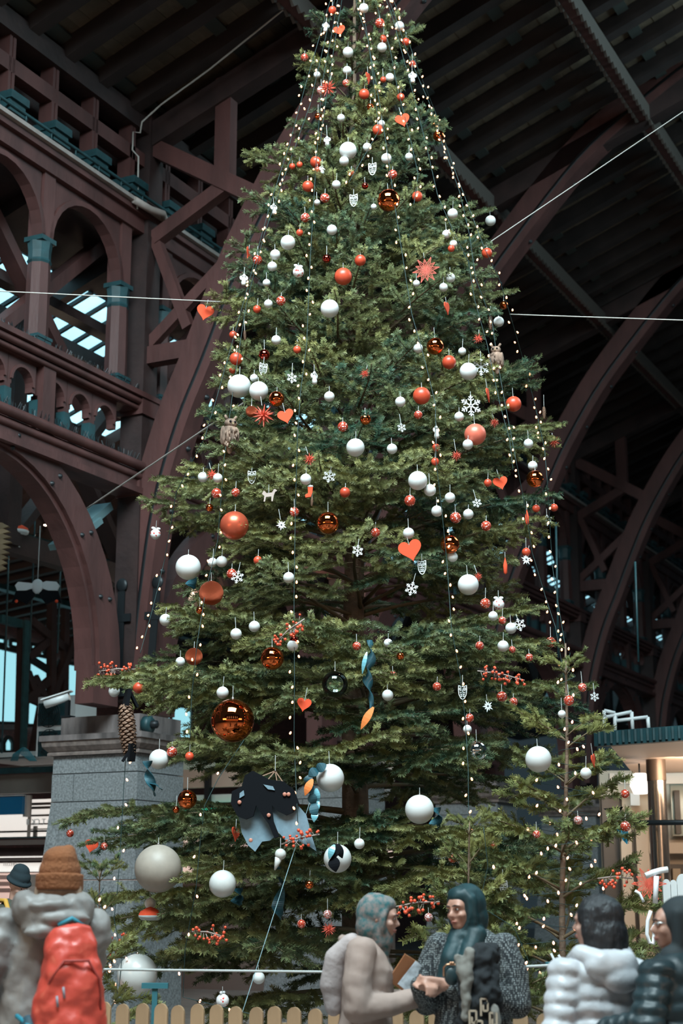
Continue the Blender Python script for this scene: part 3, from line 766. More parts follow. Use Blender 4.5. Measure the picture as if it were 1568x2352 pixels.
# ---------------------------------------------------------------- where the ornaments hang (kind, x, y, size in pixels)
ORN = """
W 835 19 11;W 917 60 11;W 877 109 11;W 799 120 12;W 797 162 10;W 895 178 10;W 728 172 8;W 783 271 9;W 843 338 10;W 799 346 20;W 876 284 8;W 887 364 12;W 790 370 11;W 939 360 9
W 772 424 10;W 728 465 7;W 858 475 7;W 762 528 12;W 1039 491 12;W 1126 507 12;W 1025 538 10;W 1041 560 9;W 661 557 17;W 632 585 12;W 625 612 11
R 763 23 9;R 932 96 9;K 699 132 9;R 880 89 9;R 836 216 12;M 850 246 8;R 880 183 7;R 920 223 9;R 867 298 12;M 730 267 8;R 806 398 8;D 838 427 8;R 725 372 13;R 707 428 13;R 688 378 7;R 671 382 7;R 729 391 8;R 958 451 12
M 892 460 26;M 1007 312 13
K 872 53 11;K 795 191 9;K 947 147 8;N 738 208 11;K 901 401 11;K 746 455 11;K 701 500 11
H 779 69 14;h 845 178 14;H 924 275 17;* 753 203 19
A 748 60 14;A 947 175 16;A 751 322 14;A 740 388 13;O 855 388 14;O 812 460 14;A 629 478 15
W 616 698 10;W 612 650 9;W 757 709 21;W 634 781 11;W 549 887 27;W 594 898 22;W 583 868 9;W 756 911 12;W 816 1028 21;W 919 923 12;W 900 1031 12;W 1074 1021 12;W 1054 957 11;W 1075 853 20;W 1061 807 9;W 1145 739 12;W 1034 638 11;W 1018 660 10;W 956 651 8;W 960 800 11;W 1213 1019 11;W 1223 1070 11
K 591 597 11;B 685 625 13;K 645 691 11;K 787 980 12;K 960 953 10
D 750 594 10;R 827 598 13;R 788 635 20;R 688 534 8;R 590 710 9;R 682 803 9;R 535 769 9;R 542 824 15;R 534 850 8;D 607 815 13;R 1118 581 12;M 1157 701 10;R 1031 832 16;R 968 909 20;P 1091 998 25;R 1179 928 18;R 1036 571 8;M 839 963 13;R 1001 1028 9;R 999 1060 9
M 999 795 20;M 635 916 18;G 577 945 13
H 471 716 20;H 656 955 19;h 570 580 14;h 1026 706 16;h 1120 905 18
S 978 620 32;* 838 858 11;* 605 955 24;* 1098 778 12;* 1135 971 11;* 1272 1015 13;* 1048 1047 12;* 711 1055 14
F 670 868 12;F 922 982 10;F 1081 932 23;F 1104 843 19;F 756 1094 14
O 604 848 14;A 560 640 16;A 722 865 17;A 1002 990 17
C 1126 741 19;C 1249 948 15;C 562 770 12
W 466 1096 12;W 500 1098 11;W 702 1101 13;W 432 1303 29;W 488 1292 11;W 509 1290 13;W 663 1327 13;W 380 1424 14;W 542 1456 13;W 584 1439 13;W 672 1483 13
T 538 1207 33;M 481 1166 9;R 792 1131 12;R 592 1287 10;G 485 1362 28;D 675 1470 10;G 445 1508 20;M 753 1201 26;M 625 1512 27
K 497 1133 12;K 541 1131 10;K 676 1176 11;K 862 1223 11;K 532 1318 12;M 459 1402 9;B 357 1227 12;K 819 1484 10
* 487 1090 13;f 646 1206 12;F 821 1265 13;F 545 1325 14;O 578 1096 14;E 617 1138 14;Q 712 1128 14;C 716 1152 11
W 959 1104 22;W 987 1126 14;W 1003 1174 13;W 1033 1143 12;W 1075 1181 12;W 938 1225 13;W 1039 1279 12;W 1075 1343 24;W 1132 1415 11;W 1173 1443 13;W 1155 1484 13;W 891 1477 10
K 941 1150 13;K 1046 1189 13;K 1116 1208 12;K 1114 1386 12;K 1101 1483 10;K 1264 1475 12;K 1153 1425 9;B 1145 1388 13
R 1231 1168 9;R 1272 1166 9;R 1120 1109 9;R 1208 1268 10;M 1228 1100 20;M 1033 1250 22
H 942 1262 27;H 1149 1108 17;f 1208 1285 13;F 945 1352 15;F 1192 1435 14;F 1256 1195 12;F 1095 1155 10;O 969 1303 15;* 1098 1325 10
L 1160 1300 20;L 1210 1188 18
W 262 1588 13;W 511 1591 14;W 414 1520 11;W 365 1744 23;W 758 1787 32;M 534 1655 50;M 430 1836 22;M 404 1860 8;K 395 1727 12;R 435 1737 10;R 318 1580 13;H 698 1617 17;Z 769 1571 30
W 890 1597 13;W 1073 1675 10;W 963 1859 33;W 825 1938 12;V 1095 1724 23;K 1003 1577 10;K 1152 1600 12;K 1179 1612 10;K 1078 1649 10;K 902 1551 9;M 919 1507 9;K 1176 1492 8;K 1215 1510 9;f 1120 1622 13;O 1062 1590 15
U 363 1995 54;Y 511 2030 31;Y 315 2238 46;W 594 2246 14;W 345 2075 13;B 511 2298 15;W 775 1972 32;N 984 2107 10
K 161 1914 9;K 239 1944 9;M 710 2032 10;K 692 2122 10;K 1039 1972 10;* 755 2135 16;H 210 1942 16;h 541 1914 17;N 752 2100 10
"""
ORN2 = """
W 1236 1744 30;K 1337 1579 10;K 1306 1609 12;W 1345 1776 13;K 1435 1823 10;K 1436 1898 12;N 1327 1884 10;K 1232 1916 9;K 1132 1941 8;h 1362 1745 16;O 1156 2038 14;F 1365 1600 10;W 1290 1640 9
"""
KIND = {'W': (m_white, 'matte white bauble'), 'R': (m_red, 'matte red bauble'), 'M': (m_mirror, 'mirror-bright red bauble'), 'D': (m_dark, 'dark shiny red bauble'), 'K': (m_flaked, 'red bauble with white snowflakes'),
        'B': (m_banded, 'white bauble with red flowers and bow'), 'N': (m_wire, 'silvery net-patterned glass bauble'), 'T': (m_satin, 'satin red ball'), 'P': (m_pink, 'coral satin ball'), 'G': (m_glit, 'glittering copper-red bauble'),
        'U': (m_tan, 'huge cream plastic ball'), 'Y': (m_pearl, 'pearly white ball'), 'V': (m_silver, 'silver mirror ball'), 'Z': (gm, 'clear glass ball')}
LAND = [('the topmost red heart', 779, 69), ('the red heart high on the right', 924, 275), ('the biggest red mirror ball near the top', 892, 460), ('the flat red straw star', 978, 620), ('the red heart on the left edge', 471, 716),
        ('the stuffed owl on the right', 1138, 818), ('the stuffed owl on the left', 525, 1000), ('the coral satin ball', 1091, 998), ('the twin large white balls', 570, 892), ('the slanted red heart', 656, 955), ('the large satin red ball', 538, 1207),
        ('the central red mirror ball', 753, 1201), ('the largest red heart', 942, 1262), ('the red heart by the right edge', 1149, 1108), ('the giant red mirror ball', 534, 1655), ('the clear glass ball', 769, 1571), ('the small red heart beside the glass ball', 698, 1617),
        ('the black and pale blue fabric bird', 640, 1890), ('the big pine cone', 292, 1672), ('the huge cream ball', 363, 1995), ('the silver mirror ball', 1095, 1724), ('the teal leaf garland ball', 758, 1787), ('the large white ball low on the right', 963, 1859),
        ('the large white ball left of centre', 757, 709), ('the red glitter ball half hidden', 485, 1362), ('the big white ball at the left', 432, 1303), ('the two big white snowflakes', 1092, 888), ('the white ball with shadowed side at right', 1075, 1343), ('the woman in the teal headscarf', 1070, 2100), ('the woman in the beige coat', 850, 2120), ('the thin young fir trunk', 1290, 1800)]
used_labels = set()
def sizeword(px): return 'tiny ' if px < 9.5 else 'small ' if px < 16 else 'medium ' if px < 24 else 'large ' if px < 40 else 'giant '
def dirword(dx, dy):
    if abs(dx) < 0.4 * abs(dy): return 'below' if dy > 0 else 'above'
    if abs(dy) < 0.4 * abs(dx): return 'right of' if dx > 0 else 'left of'
    return ('below and ' if dy > 0 else 'above and ') + ('right of' if dx > 0 else 'left of')
def near_label(phrase, x, y):
    c = sorted(LAND, key=lambda q: math.hypot(q[1] - x, q[2] - y)); c = [q for q in c if math.hypot(q[1] - x, q[2] - y) > 12]
    for nm, lx, ly in c[:7]:
        d = math.hypot(lx - x, ly - y)
        for pre in (('just ' if d < 90 else '', ) if d < 90 else ('', 'far ')):
            if pre == 'far ' and d < 150: continue
            s = f'{phrase} {pre}{dirword(x - lx, y - ly)} {nm}'
            if s not in used_labels and len(s.split()) <= 16:
                used_labels.add(s); return s
    s = f'{phrase} {dirword(x - c[0][1], y - c[0][2])} {c[0][0]}'
    for o in ('second ', 'third ', 'fourth ', 'fifth '):
        if o + s not in used_labels: used_labels.add(o + s); return o + s
    return s
def thread(parent, z0, ln, r=0.0025, sc=1.0):
    return mobj('thread', th_mesh, parent, loc=(0, 0, z0), scale=(r / sc, r / sc, ln / sc))
rgO = random.Random(5)
HANGS = []
def hang(kind, x, y, px, p, ln=None):
    """build one ornament centred at p with size px in the picture"""
    s = px / ppm(p); ln = ln or max(0.03, rgO.uniform(0.03, 0.09))
    if kind in KIND:
        m, ph = KIND[kind]
        o = mobj('bauble', bm_of(m), None, loc=p, rot=(rgO.uniform(-0.06, 0.06), rgO.uniform(-0.06, 0.06), rgO.uniform(0, 6.28)), scale=s)
        tag(o, near_label((sizeword(px) + ph) if kind not in 'UZVTP' else ph, x, y), 'bauble', {'W': 'white baubles on the tree', 'R': 'red baubles on the tree', 'M': 'mirror red baubles on the tree', 'K': 'snowflake baubles on the tree'}.get(kind, 'other balls on the tree'))
        cs = 1.0 if px < 16 else 0.5
        mobj('cap', cap_mesh, o, loc=(0, 0, 1.0 - cs), scale=(cs,) * 3); thread(o, 1.1, ln, sc=s)
        top = s * 1.15
        if kind == 'B':
            bw = MB().use(m_flake); 
            for e in (-1, 1): bw.ball((e * 0.5, 0, 1.15), 0.36, 10, 6, (1.2, 0.5, 0.7)); bw.bar((0, 0, 1.1), (e * 0.7, -0.3, 0.6), 0.2, 0.05)
            bw.build('bow', o)
        if kind == 'Z':
            sw = MB().use(m_silver)
            for i in range(26):
                a = i * 2.4; z = -0.8 + 1.6 * i / 26; q = math.sqrt(1 - z * z) * 0.93; sw.bar((q * math.cos(a), q * math.sin(a), z), (q * math.cos(a + 0.12), q * math.sin(a + 0.12), z + 0.06), 0.06, 0.01)
            sw.build('tinsel', o)
    elif kind in 'Hh':
        rz = 0.2 * rgO.uniform(-1, 1) + (1.25 if kind == 'h' else 0)
        o = mobj('felt_heart', heart_mesh, None, loc=p, rot=(rgO.uniform(-0.1, 0.1), rgO.choice((-0.25, 0.2, 0.3)), rz), scale=s)
        tag(o, near_label(sizeword(px) + ('orange-red felt heart' if kind == 'H' else 'red felt heart seen edge-on'), x, y), 'heart', 'felt hearts on the tree'); thread(o, 0.4, ln + s * 0.5, sc=s); top = s
    elif kind in '*S':
        me = straw_mesh if kind == 'S' else rgO.choice(spiky_mesh)
        o = mobj('straw_star', me, None, loc=p, rot=(rgO.uniform(-0.2, 0.2), rgO.uniform(-0.3, 0.3), rgO.uniform(-0.3, 0.3)), scale=s * (1.0 if kind == 'S' else 1.15))
        tag(o, near_label(sizeword(px) + ('flat many-pointed red straw star' if kind == 'S' else 'spiky red star'), x, y), 'star', 'red stars on the tree'); thread(o, 0.9, ln, sc=s); top = s
    elif kind in 'Ff':
        o = mobj('snowflake', flake_mesh if kind == 'F' else petal_mesh, None, loc=p, rot=(0, rgO.uniform(-0.3, 0.3), rgO.uniform(-0.5, 0.5)), scale=s * 1.1)
        tag(o, near_label(sizeword(px) + ('white cut-out snowflake' if kind == 'F' else 'white petal snowflake'), x, y), 'snowflake', 'white snowflakes on the tree'); thread(o, 0.95, ln, sc=s); top = s
    elif kind == 'O':
        o = mobj('owl_cutout', owl_mesh, None, loc=p, rot=(0, rgO.uniform(-0.1, 0.1), rgO.uniform(-0.4, 0.4)), scale=s * 1.1)
        tag(o, near_label('small frosted cut-out owl', x, y), 'ornament', 'cut-out owls on the tree'); thread(o, 0.8, ln, sc=s); top = s
    elif kind == 'A':
        o = mobj('angel_figure', angel_mesh, None, loc=p, rot=(0, rgO.uniform(-0.1, 0.1), rgO.uniform(-0.8, 0.8)), scale=s * 1.05)
        tag(o, near_label('small white winged angel figure', x, y), 'ornament', 'white angels on the tree'); thread(o, 0.68, ln + 0.02, sc=s); top = s
    elif kind == 'C':
        o = mobj('pine_cone', conej_mesh, None, loc=p, rot=(0, rgO.uniform(-0.1, 0.1), rgO.uniform(0, 6)), scale=s)
        tag(o, near_label('slender hanging pine cone', x, y), 'pine cone', 'pine cones on the tree'); thread(o, 1.0, ln + 0.05, sc=s); top = s
    elif kind == 'E':
        mb = MB().use(mat('pale_plywood', (0.42, 0.33, 0.29), 0.8))
        mb.prism([(-1.0, 0.25), (-0.75, 0.75), (-0.5, 0.55), (-0.35, 0.35), (0.5, 0.45), (0.75, 0.95), (0.95, 1.0), (1.25, 0.7), (0.95, 0.55), (0.75, 0.0), (0.6, -0.9), (0.42, -0.9), (0.38, -0.15), (-0.4, -0.25), (-0.55, -0.95), (-0.75, -0.95), (-0.65, -0.1)], 1, -0.07, 0.07)
        o = mb.build('reindeer_cutout', loc=p, scale=s * 1.1); tag(o, 'small plywood reindeer hanging under the cut-out owl', 'ornament'); thread(o, 0.4, ln + s * 0.5, sc=s); top = s
    elif kind == 'Q':
        mb = MB().use(m_felt); mb.prism([(-0.35, 0.6), (0.4, 0.6), (0.35, -0.2), (0.1, -0.9), (-0.7, -1.0), (-0.75, -0.6), (-0.3, -0.35)], 1, -0.16, 0.16)
        mb.use(m_white); mb.ball((0.02, 0, 0.72), 0.42, 12, 8, (1.1, 0.6, 0.5)); o = mb.build('stocking', loc=p, scale=s * 1.1)
        tag(o, 'little red felt stocking with white cuff under a white bauble', 'ornament'); thread(o, 0.85, ln, sc=s); top = s
    elif kind == 'L':
        mb = MB().use(m_felt, True); mb.lathe([(0.01, -1), (0.22, -0.8), (0.25, 0.1), (0.1, 0.7), (0.02, 1.0)], 10); o = mb.build('felt_icicle', loc=p, scale=s)
        tag(o, near_label('long thin red felt drop', x, y), 'ornament', 'red felt drops'); thread(o, 1.0, ln, sc=s); top = s
    HANGS.append((p + Vector((0, 0, top + ln)), s))
    return o
def parse(txt):
    for part in txt.replace('\n', ';').split(';'):
        q = part.split()
        if len(q) == 4: yield q[0], float(q[1]), float(q[2]), float(q[3])
ORNS = list(parse(ORN))
for kind, x, y, px in ORNS:
    p0 = on_tree(x, y); s = px / ppm(p0)
    p = on_tree(x, y, 0.93, 0.02 + s * 0.6)
    hang(kind, x, y, px, p)
# ---------------------------------------------------------------- branches of the big tree: one where each ornament hangs, then the rest of the crown
EDGE = [(715, 25), (970, 65), (690, 118), (960, 140), (560, 352), (585, 440), (970, 240), (1020, 290), (985, 345), (1130, 480), (530, 550), (545, 600), (1142, 560), (1130, 620), (482, 670), (1182, 668), (490, 790), (495, 845), (1250, 870), (1240, 845), (500, 960), (1300, 970), (1285, 1010),
        (350, 1095), (316, 1150), (420, 1060), (1288, 1130), (1270, 1190), (362, 1390), (1240, 1390), (1270, 1470), (232, 1560), (390, 1410), (1345, 1570), (1350, 1620), (130, 1885), (200, 1940), (400, 1700), (230, 2060), (360, 2100), (945, 1640), (700, 1425), (910, 1480), (640, 1430), (865, 1690), (730, 1040), (835, 945), (840, 1200), (1100, 1730), (700, 1940), (1090, 1925), (650, 2010), (620, 2180), (400, 2180), (230, 2120), (1060, 2010), (1000, 900), (530, 1200), (590, 1290), (590, 1080), (870, 1540), (640, 1600), (450, 1540), (1110, 1440), (330, 1560), (450, 2020), (480, 1900), (340, 1880)]
for x, y in EDGE:
    tip_branch(on_tree(x, y, 1.0))
def far_enough(p, d):
    return all((p - q).length > d for q in TIPS)
for h, s in HANGS:
    dx, dy = h.x - TX, h.y - TY; r = math.hypot(dx, dy) or 1
    tip = h + Vector((dx / r, dy / r, 0)) * rgT.uniform(0.02, 0.07)
    if far_enough(tip, (0.33 if h.z > 9.2 else 0.27) + 0.070 * max(0, 9 - h.z)): tip_branch(tip)
# fill the crown evenly, leaving the dark gaps the photograph shows
GAPS = [(770, 850, 110, 130), (800, 1340, 140, 90), (770, 1690, 120, 130), (590, 1870, 120, 110), (620, 1250, 90, 60), (1010, 1800, 90, 80), (830, 480, 70, 60)]
n_tries = 0
while len(TIPS) < 262 and n_tries < 6000:
    n_tries += 1
    z = 0.55 + (ZTOP - 0.6) * rgT.random() ** 1.25
    a = rgT.uniform(0, 2 * math.pi)
    if math.sin(a) > 0.35 and rgT.random() < 0.65: continue      # fewer at the far side
    r = rad(z) * rgT.uniform(0.62, 0.90)
    tip = Vector((TX + r * math.cos(a), TY + r * math.sin(a), z))
    ix, iy = to_px(tip)
    if tip.y < TY and any(((ix - gx) / rx) ** 2 + ((iy - gy) / ry) ** 2 < 1 for gx, gy, rx, ry in GAPS): continue
    if far_enough(tip, (0.10 if z > 9.2 else 0.0) + 0.24 + 0.42 * (1 - z / ZTOP)): tip_branch(tip)
# leader shoots at the very top
for i in range(10):
    a = i * 2.4; z = ZTOP - 0.1 - 0.09 * i
    put_branch(tree, Vector((TX, TY, z - 0.12)), Vector((TX + (0.1 + 0.03 * i) * math.cos(a), TY + (0.1 + 0.03 * i) * math.sin(a), z)), rgT)
print('BRANCHES', len(TIPS))
# ---------------------------------------------------------------- fairy light strings
m_wirecord = mat('green_cable', (0.008, 0.034, 0.034), 0.6)
m_bulb = mat('warm_bulb', (1.0, 0.8, 0.55), 0.4, emit=(1.0, 0.38, 0.15), estr=4.0)
m_bulbw = mat('pinkish_bulb', (1.0, 0.85, 0.75), 0.4, emit=(1.0, 0.40, 0.22), estr=4.0)
bulb_mesh = {}
for mm in (m_bulb, m_bulbw):
    q = MB().use(mm, True); q.lathe([(0.001, 0.015), (0.006, 0.010), (0.0085, 0.001), (0.0075, -0.008), (0.001, -0.013)], 8); bulb_mesh[mm] = q.mesh('bulb')
def string_lights(name, pts, label, mm, gap=0.115, sag=0.0, pick=None, group='fairy light strings on the tree', jit=0.02, width=0.003):
    rg = random.Random(hash(label) % 1000 if False else len(label) * 7 + int(pts[0].x * 100))
    # resample
    P = [pts[0]]
    for a, b in zip(pts, pts[1:]):
        n = max(1, int((b - a).length / 0.06))
        for i in range(1, n + 1): P.append(a.lerp(b, i / n))
    o = pts[0]
    root = empty(name, o); tag(root, label, 'string lights', group)
    q = MB().use(m_wirecord); q.tube([p - o for p in P], width, 5); q.build('cable', root)
    acc = 0.0; nb = 0
    for a, b in zip(P, P[1:]):
        acc += (b - a).length
        if acc >= gap:
            acc = rg.uniform(-0.02, 0.02)
            if nb < 290:
                mobj('bulb', bulb_mesh[mm], root, loc=b - o + Vector((rg.choice((-1, 1)) * rg.uniform(0.008, 0.02 + jit), rg.uniform(-0.02, 0.0), -0.005)), rot=(rg.uniform(-0.6, 0.6), rg.uniform(-0.6, 0.6), 0)); nb += 1
    return root
apex = Vector((TX, TY, ZTOP - 0.3))
def tree_string(px, f=1.0, pad=0.05, first=None):
    out = [first] if first is not None else []
    for x, y in px: out.append(on_tree(x, y, f, pad))
    return out
ap = [apex + Vector((0.04 * math.cos(i), -0.04, 0.0)) for i in range(12)]
STR = [
 ([(745, 45), (700, 200), (665, 330), (620, 470), (560, 690), (500, 905), (470, 1005), (405, 1130), (377, 1290), (350, 1400), (322, 1500)], 'fairy light string down the left outer edge of the tree'),
 ([(750, 75), (712, 240), (655, 400), (606, 540), (565, 700), (537, 880), (515, 1050), (500, 1240), (470, 1370), (452, 1480), (440, 1600), (436, 1700)], 'second fairy light string in from the left edge'),
 ([(765, 60), (738, 200), (724, 400), (712, 600), (704, 790), (690, 900), (683, 1000), (678, 1170), (675, 1370), (676, 1560), (675, 1700), (682, 1855), (684, 1890)], 'fairy light string hanging past the black fabric bird'),
 ([(838, 50), (850, 120), (872, 240), (888, 340), (906, 470), (926, 600), (945, 720), (976, 830), (1000, 930), (1001, 1060), (1012, 1150), (1026, 1290), (1036, 1440), (1056, 1550), (1068, 1650), (1075, 1770), (1076, 1920)], 'fairy light string passing the central right hearts'),
 ([(900, 35), (925, 130), (955, 240), (980, 340), (1005, 450), (1040, 530), (1075, 600), (1090, 690), (1118, 790), (1148, 930), (1170, 1010), (1178, 1080)], 'fairy light string through the middle right snowflakes'),
 ([(908, 40), (935, 120), (985, 235), (1015, 330), (1055, 440), (1078, 540), (1092, 640), (1130, 740), (1142, 830), (1160, 930), (1185, 1060), (1205, 1160), (1222, 1270), (1252, 1370), (1275, 1440), (1296, 1560)], 'third fairy light string in from the right edge'),
 ([(915, 30), (962, 165), (1000, 260), (1038, 375), (1070, 460), (1112, 570), (1146, 640), (1176, 740), (1202, 830), (1228, 930), (1250, 1030), (1256, 1100), (1262, 1200), (1268, 1300), (1282, 1390), (1300, 1500)], 'fairy light string down the right outer edge of the tree'),
 ([(780, 30), (765, 120), (748, 230), (735, 330)], 'short fairy light string near the tree top on the left'),
 ([(870, 30), (895, 110), (912, 200), (940, 310), (960, 400), (950, 470)], 'short fairy light string near the tree top on the right'),
 ([(820, 20), (845, 90), (858, 190), (870, 300), (800, 420)], 'short fairy light string in front of the treetop trunk'),
]
for i, (px, lab) in enumerate(STR):
    string_lights('fairy_lights', tree_string(px, 0.97, 0.06, ap[i]), lab, m_bulb, gap=0.10 if i > 1 else 0.115)
# string that hangs in front of the granite pier
string_lights('fairy_lights', [at(x, y, 12.9) for x, y in [(289, 1690), (288, 1750), (283, 1830), (279, 1900), (275, 1970), (270, 2040), (262, 2110), (280, 2200), (270, 2300)]], 'fairy light string hanging below the big pine cone', m_bulbw, gap=0.15)
string_lights('fairy_lights', [on_tree(x, y, 0.98, 0.02) for x, y in [(560, 1700), (500, 1790), (470, 1850), (460, 1930), (450, 2040), (425, 2180), (420, 2290), (580, 2330)]], 'fairy light string low on the left behind the cream ball', m_bulbw, gap=0.28)
# ---------------------------------------------------------------- young firs beside the big tree
def young_tree(name, base, tip, r0, label, rg, n, trunk_r=0.026, rise=0.75):
    root = empty(name, (base.x, base.y, 0)); tag(root, label, 'young fir')
    h = tip.z; mb = MB().use(bark); ax = lambda z: Vector(((tip.x - base.x) * z / h + 0.012 * math.sin(3 * z), (tip.y - base.y) * z / h, z))
    K = 12; mb.tube([ax(h * i / K) for i in range(K + 1)], [trunk_r * (1 - 0.8 * i / K) for i in range(K + 1)], 10); mb.build('trunk', root)
    pot = MB().use(iron); pot.lathe([(0.001, 0), (0.2, 0), (0.2, 0.03), (0.05, 0.05), (0.045, 0.2)], 16); pot.build('tree_stand', root)
    whorls = max(4, n // 6); c = 0
    for w in range(whorls):
        f = (w + 0.35) / whorls; z0 = h * (0.10 + 0.82 * f)
        for j in range(6):
            a = w * 1.1 + j * math.pi / 3 + rg.uniform(-0.3, 0.3)
            if math.sin(a) < -0.72 and rg.random() < 0.8: continue
            ln = (r0 * (1 - f) ** 0.8 + 0.10) * rg.uniform(0.75, 1.1)
            b = ax(z0 + rg.uniform(-0.05, 0.05)); rs = rise * (0.45 + 0.75 * f)
            d = Vector((math.cos(a), math.sin(a), rs)) ; 
            put_branch(root, Vector(root.location) + b, Vector(root.location) + b + d * ln, rg, VARY); c += 1
    for j in range(4):
        a = j * 1.57 + 0.4; b = ax(h * 0.93)
        put_branch(root, Vector(root.location) + b, Vector(root.location) + b + Vector((0.16 * math.cos(a), 0.16 * math.sin(a), 0.14)), rg, VARY)
    return root
YB = at(1278, 2250, 11.9); YT = at(1301, 1478, 11.95)
young = young_tree('young_fir', Vector((YB.x, 11.9, 0)), YT, 0.98, 'young fir with a bare thin leader at the right of the big tree', random.Random(3), 60, 0.034, 0.55)
SB = at(1078, 1868, 11.6); young2 = young_tree('young_fir', Vector((at(1076, 2200, 11.6).x, 11.6, 0)), SB, 0.55, 'small young fir behind the woman in the teal headscarf', random.Random(4), 30, 0.02, 0.9)
SB3 = at(233, 1982, 11.4); young3 = young_tree('young_fir', Vector((at(236, 2250, 11.4).x, 11.4, 0)), SB3, 0.42, 'slender young fir between the backpack and the cream ball', random.Random(6), 24, 0.018, 0.9)
# ornaments on the young fir
for kind, x, y, px in parse(ORN2):
    p = at(x, y, 11.9 - max(0.0, 0.55 - abs(x - 1295) / 300) * 0.9)
    hang(kind, x, y, px, p)
# its own lights
rgL = random.Random(9); pts = []
for i in range(120):
    f = i / 119; a = i * 0.75; yy = 1500 + 760 * f; rr = (10 + 120 * f ** 0.8) * rgL.uniform(0.55, 1.05)
    p = at(1300 - 20 * f + rr * math.cos(a), yy, 11.9); p.y = 11.9 - 0.75 * (rr / 300) * (1 + math.sin(a)) ; pts.append(p)
string_lights('fairy_lights', pts, 'fairy light string wound round the young fir at the right', m_bulbw, gap=0.21, group='fairy light strings on the young firs', jit=0.05, width=0.002)
pts = []
for i in range(24):
    f = i / 23; a = i * 0.9; rr = 8 + 32 * f; p = at(233 + rr * math.cos(a), 2040 + 190 * f, 11.4); p.y = 11.38 - 0.05 * (1 + math.sin(a)) * (1 + 3 * f); pts.append(p)
string_lights('fairy_lights', pts, 'fairy light string wound round the slender young fir behind the backpack', m_bulbw, gap=0.1, group='fairy light strings on the young firs', jit=0.03)
pts = [at(x, y, 11.2) for x, y in [(1110, 1900), (1120, 1990), (1100, 2080), (1180, 2130), (1215, 2210), (1190, 2290), (1000, 2300), (990, 2200)]]
string_lights('fairy_lights', pts, 'loose fairy light string low behind the two women', m_bulbw, gap=0.24, group='fairy light strings on the young firs', jit=0.04, width=0.0025)
# ---------------------------------------------------------------- rays onto planes of the hall (t along the arcade, v across it)
def _ray(x, y):
    a = (x - CX) / F; b = (CY - y) / F
    return Vector((a, CT - b * ST, ST + b * CT))
def ht(x, y, t):          # on the cross plane at t -> (v, z)
    r = _ray(x, y); o = HW(0, t, 0); k = (o - Vector((0, 0, ZC))).dot(U) / r.dot(U); p = r * k + Vector((0, 0, ZC)); return (p - P0).dot(V), p.z
def hv(x, y, v):          # on the long plane at v -> (t, z)
    r = _ray(x, y); o = HW(v, 0, 0); k = (o - Vector((0, 0, ZC))).dot(V) / r.dot(V); p = r * k + Vector((0, 0, ZC)); return (p - P0).dot(U), p.z

# ---------------------------------------------------------------- granite piers
m_cam = mat('white_metal', (0.62, 0.64, 0.64), 0.4)
TF = -0.55                                        # front plane of the pier
vL, vR = ht(120, 1770, TF)[0], ht(313, 1850, TF)[0]
zt_ = [ht(215, y, TF)[1] for y in (1642, 1687, 1700, 1716, 1733, 1775, 1840)]
dep = 1.05
def pier(parent):
    def blk(name, v0, v1, t0, t1, z0, z1, m):
        mb = MB().use(m); g = 0.006; mb.box((v0 + g, t0 + g, z0 + g), (v1 - g, t1 - g, z1 - g)); return mb.build(name, parent)
    a, b = vL, vR
    blk('cap_block', a + 0.06, b - 0.02, TF + 0.05, TF + dep - 0.05, zt_[1], zt_[0], granite_stained)
    mb = MB().use(granite_stained); mb.box((a - 0.13, TF - 0.13, zt_[2]), (b + 0.13, TF + dep + 0.1, zt_[1])); mb.build('ledge', parent)
    mb = MB().use(mat('brownish_granite', (0.17, 0.13, 0.115), 0.8, noise=0.3, nscale=12, bump=0.15))
    prof = [(0.11, zt_[2]), (0.10, zt_[3] + 0.02), (0.05, zt_[3] - 0.04), (0.035, zt_[4] + 0.05), (0.05, zt_[4] + 0.03), (0.05, zt_[4])]
    for (o0, z0), (o1, z1) in zip(prof, prof[1:]):
        vs = []
        for o, z in ((o0, z0), (o1, z1)):
            vs += [(a - o, TF - o, z), (b + o, TF - o, z), (b + o, TF + dep + o, z), (a - o, TF + dep + o, z)]
        mb.add(vs, [(0, 1, 5, 4), (1, 2, 6, 5), (2, 3, 7, 6), (3, 0, 4, 7)])
    mb.add([(a - 0.05, TF - 0.05, zt_[4]), (b + 0.05, TF - 0.05, zt_[4]), (b + 0.05, TF + dep + 0.05, zt_[4]), (a - 0.05, TF + dep + 0.05, zt_[4])], [(0, 1, 2, 3)])
    mb.build('moulding', parent)
    blk('frieze_block', a, b, TF, TF + dep, zt_[5], zt_[4], granite)
    vj = a + (b - a) * 0.26
    blk('stone_block', a - 0.005, vj, TF - 0.005, TF + dep, zt_[6], zt_[5], granite); blk('stone_block', vj, b + 0.005, TF - 0.005, TF + dep, zt_[6], zt_[5], granite)
    zz = [zt_[6], 1.75, 0.85, 0.0]
    for i in range(3):                             # battered courses
        e0, e1 = 0.10 * i, 0.10 * (i + 1)
        mb = MB().use(granite)
        vs = [(a - e1, TF - e1 * 0.3, zz[i + 1] + 0.006), (b + 0.01 + e1 * 0.1, TF - e1 * 0.3, zz[i + 1] + 0.006), (b + 0.01 + e1 * 0.1, TF + dep, zz[i + 1] + 0.006), (a - e1, TF + dep, zz[i + 1] + 0.006),
              (a - e0, TF - e0 * 0.3, zz[i] - 0.006), (b + 0.01 + e0 * 0.1, TF - e0 * 0.3, zz[i] - 0.006), (b + 0.01 + e0 * 0.1, TF + dep, zz[i] - 0.006), (a - e0, TF + dep, zz[i] - 0.006)]
        mb.add(vs, [(0, 3, 2, 1), (4, 5, 6, 7), (0, 1, 5, 4), (1, 2, 6, 5), (2, 3, 7, 6), (3, 0, 4, 7)]); mb.build('stone_block', parent)
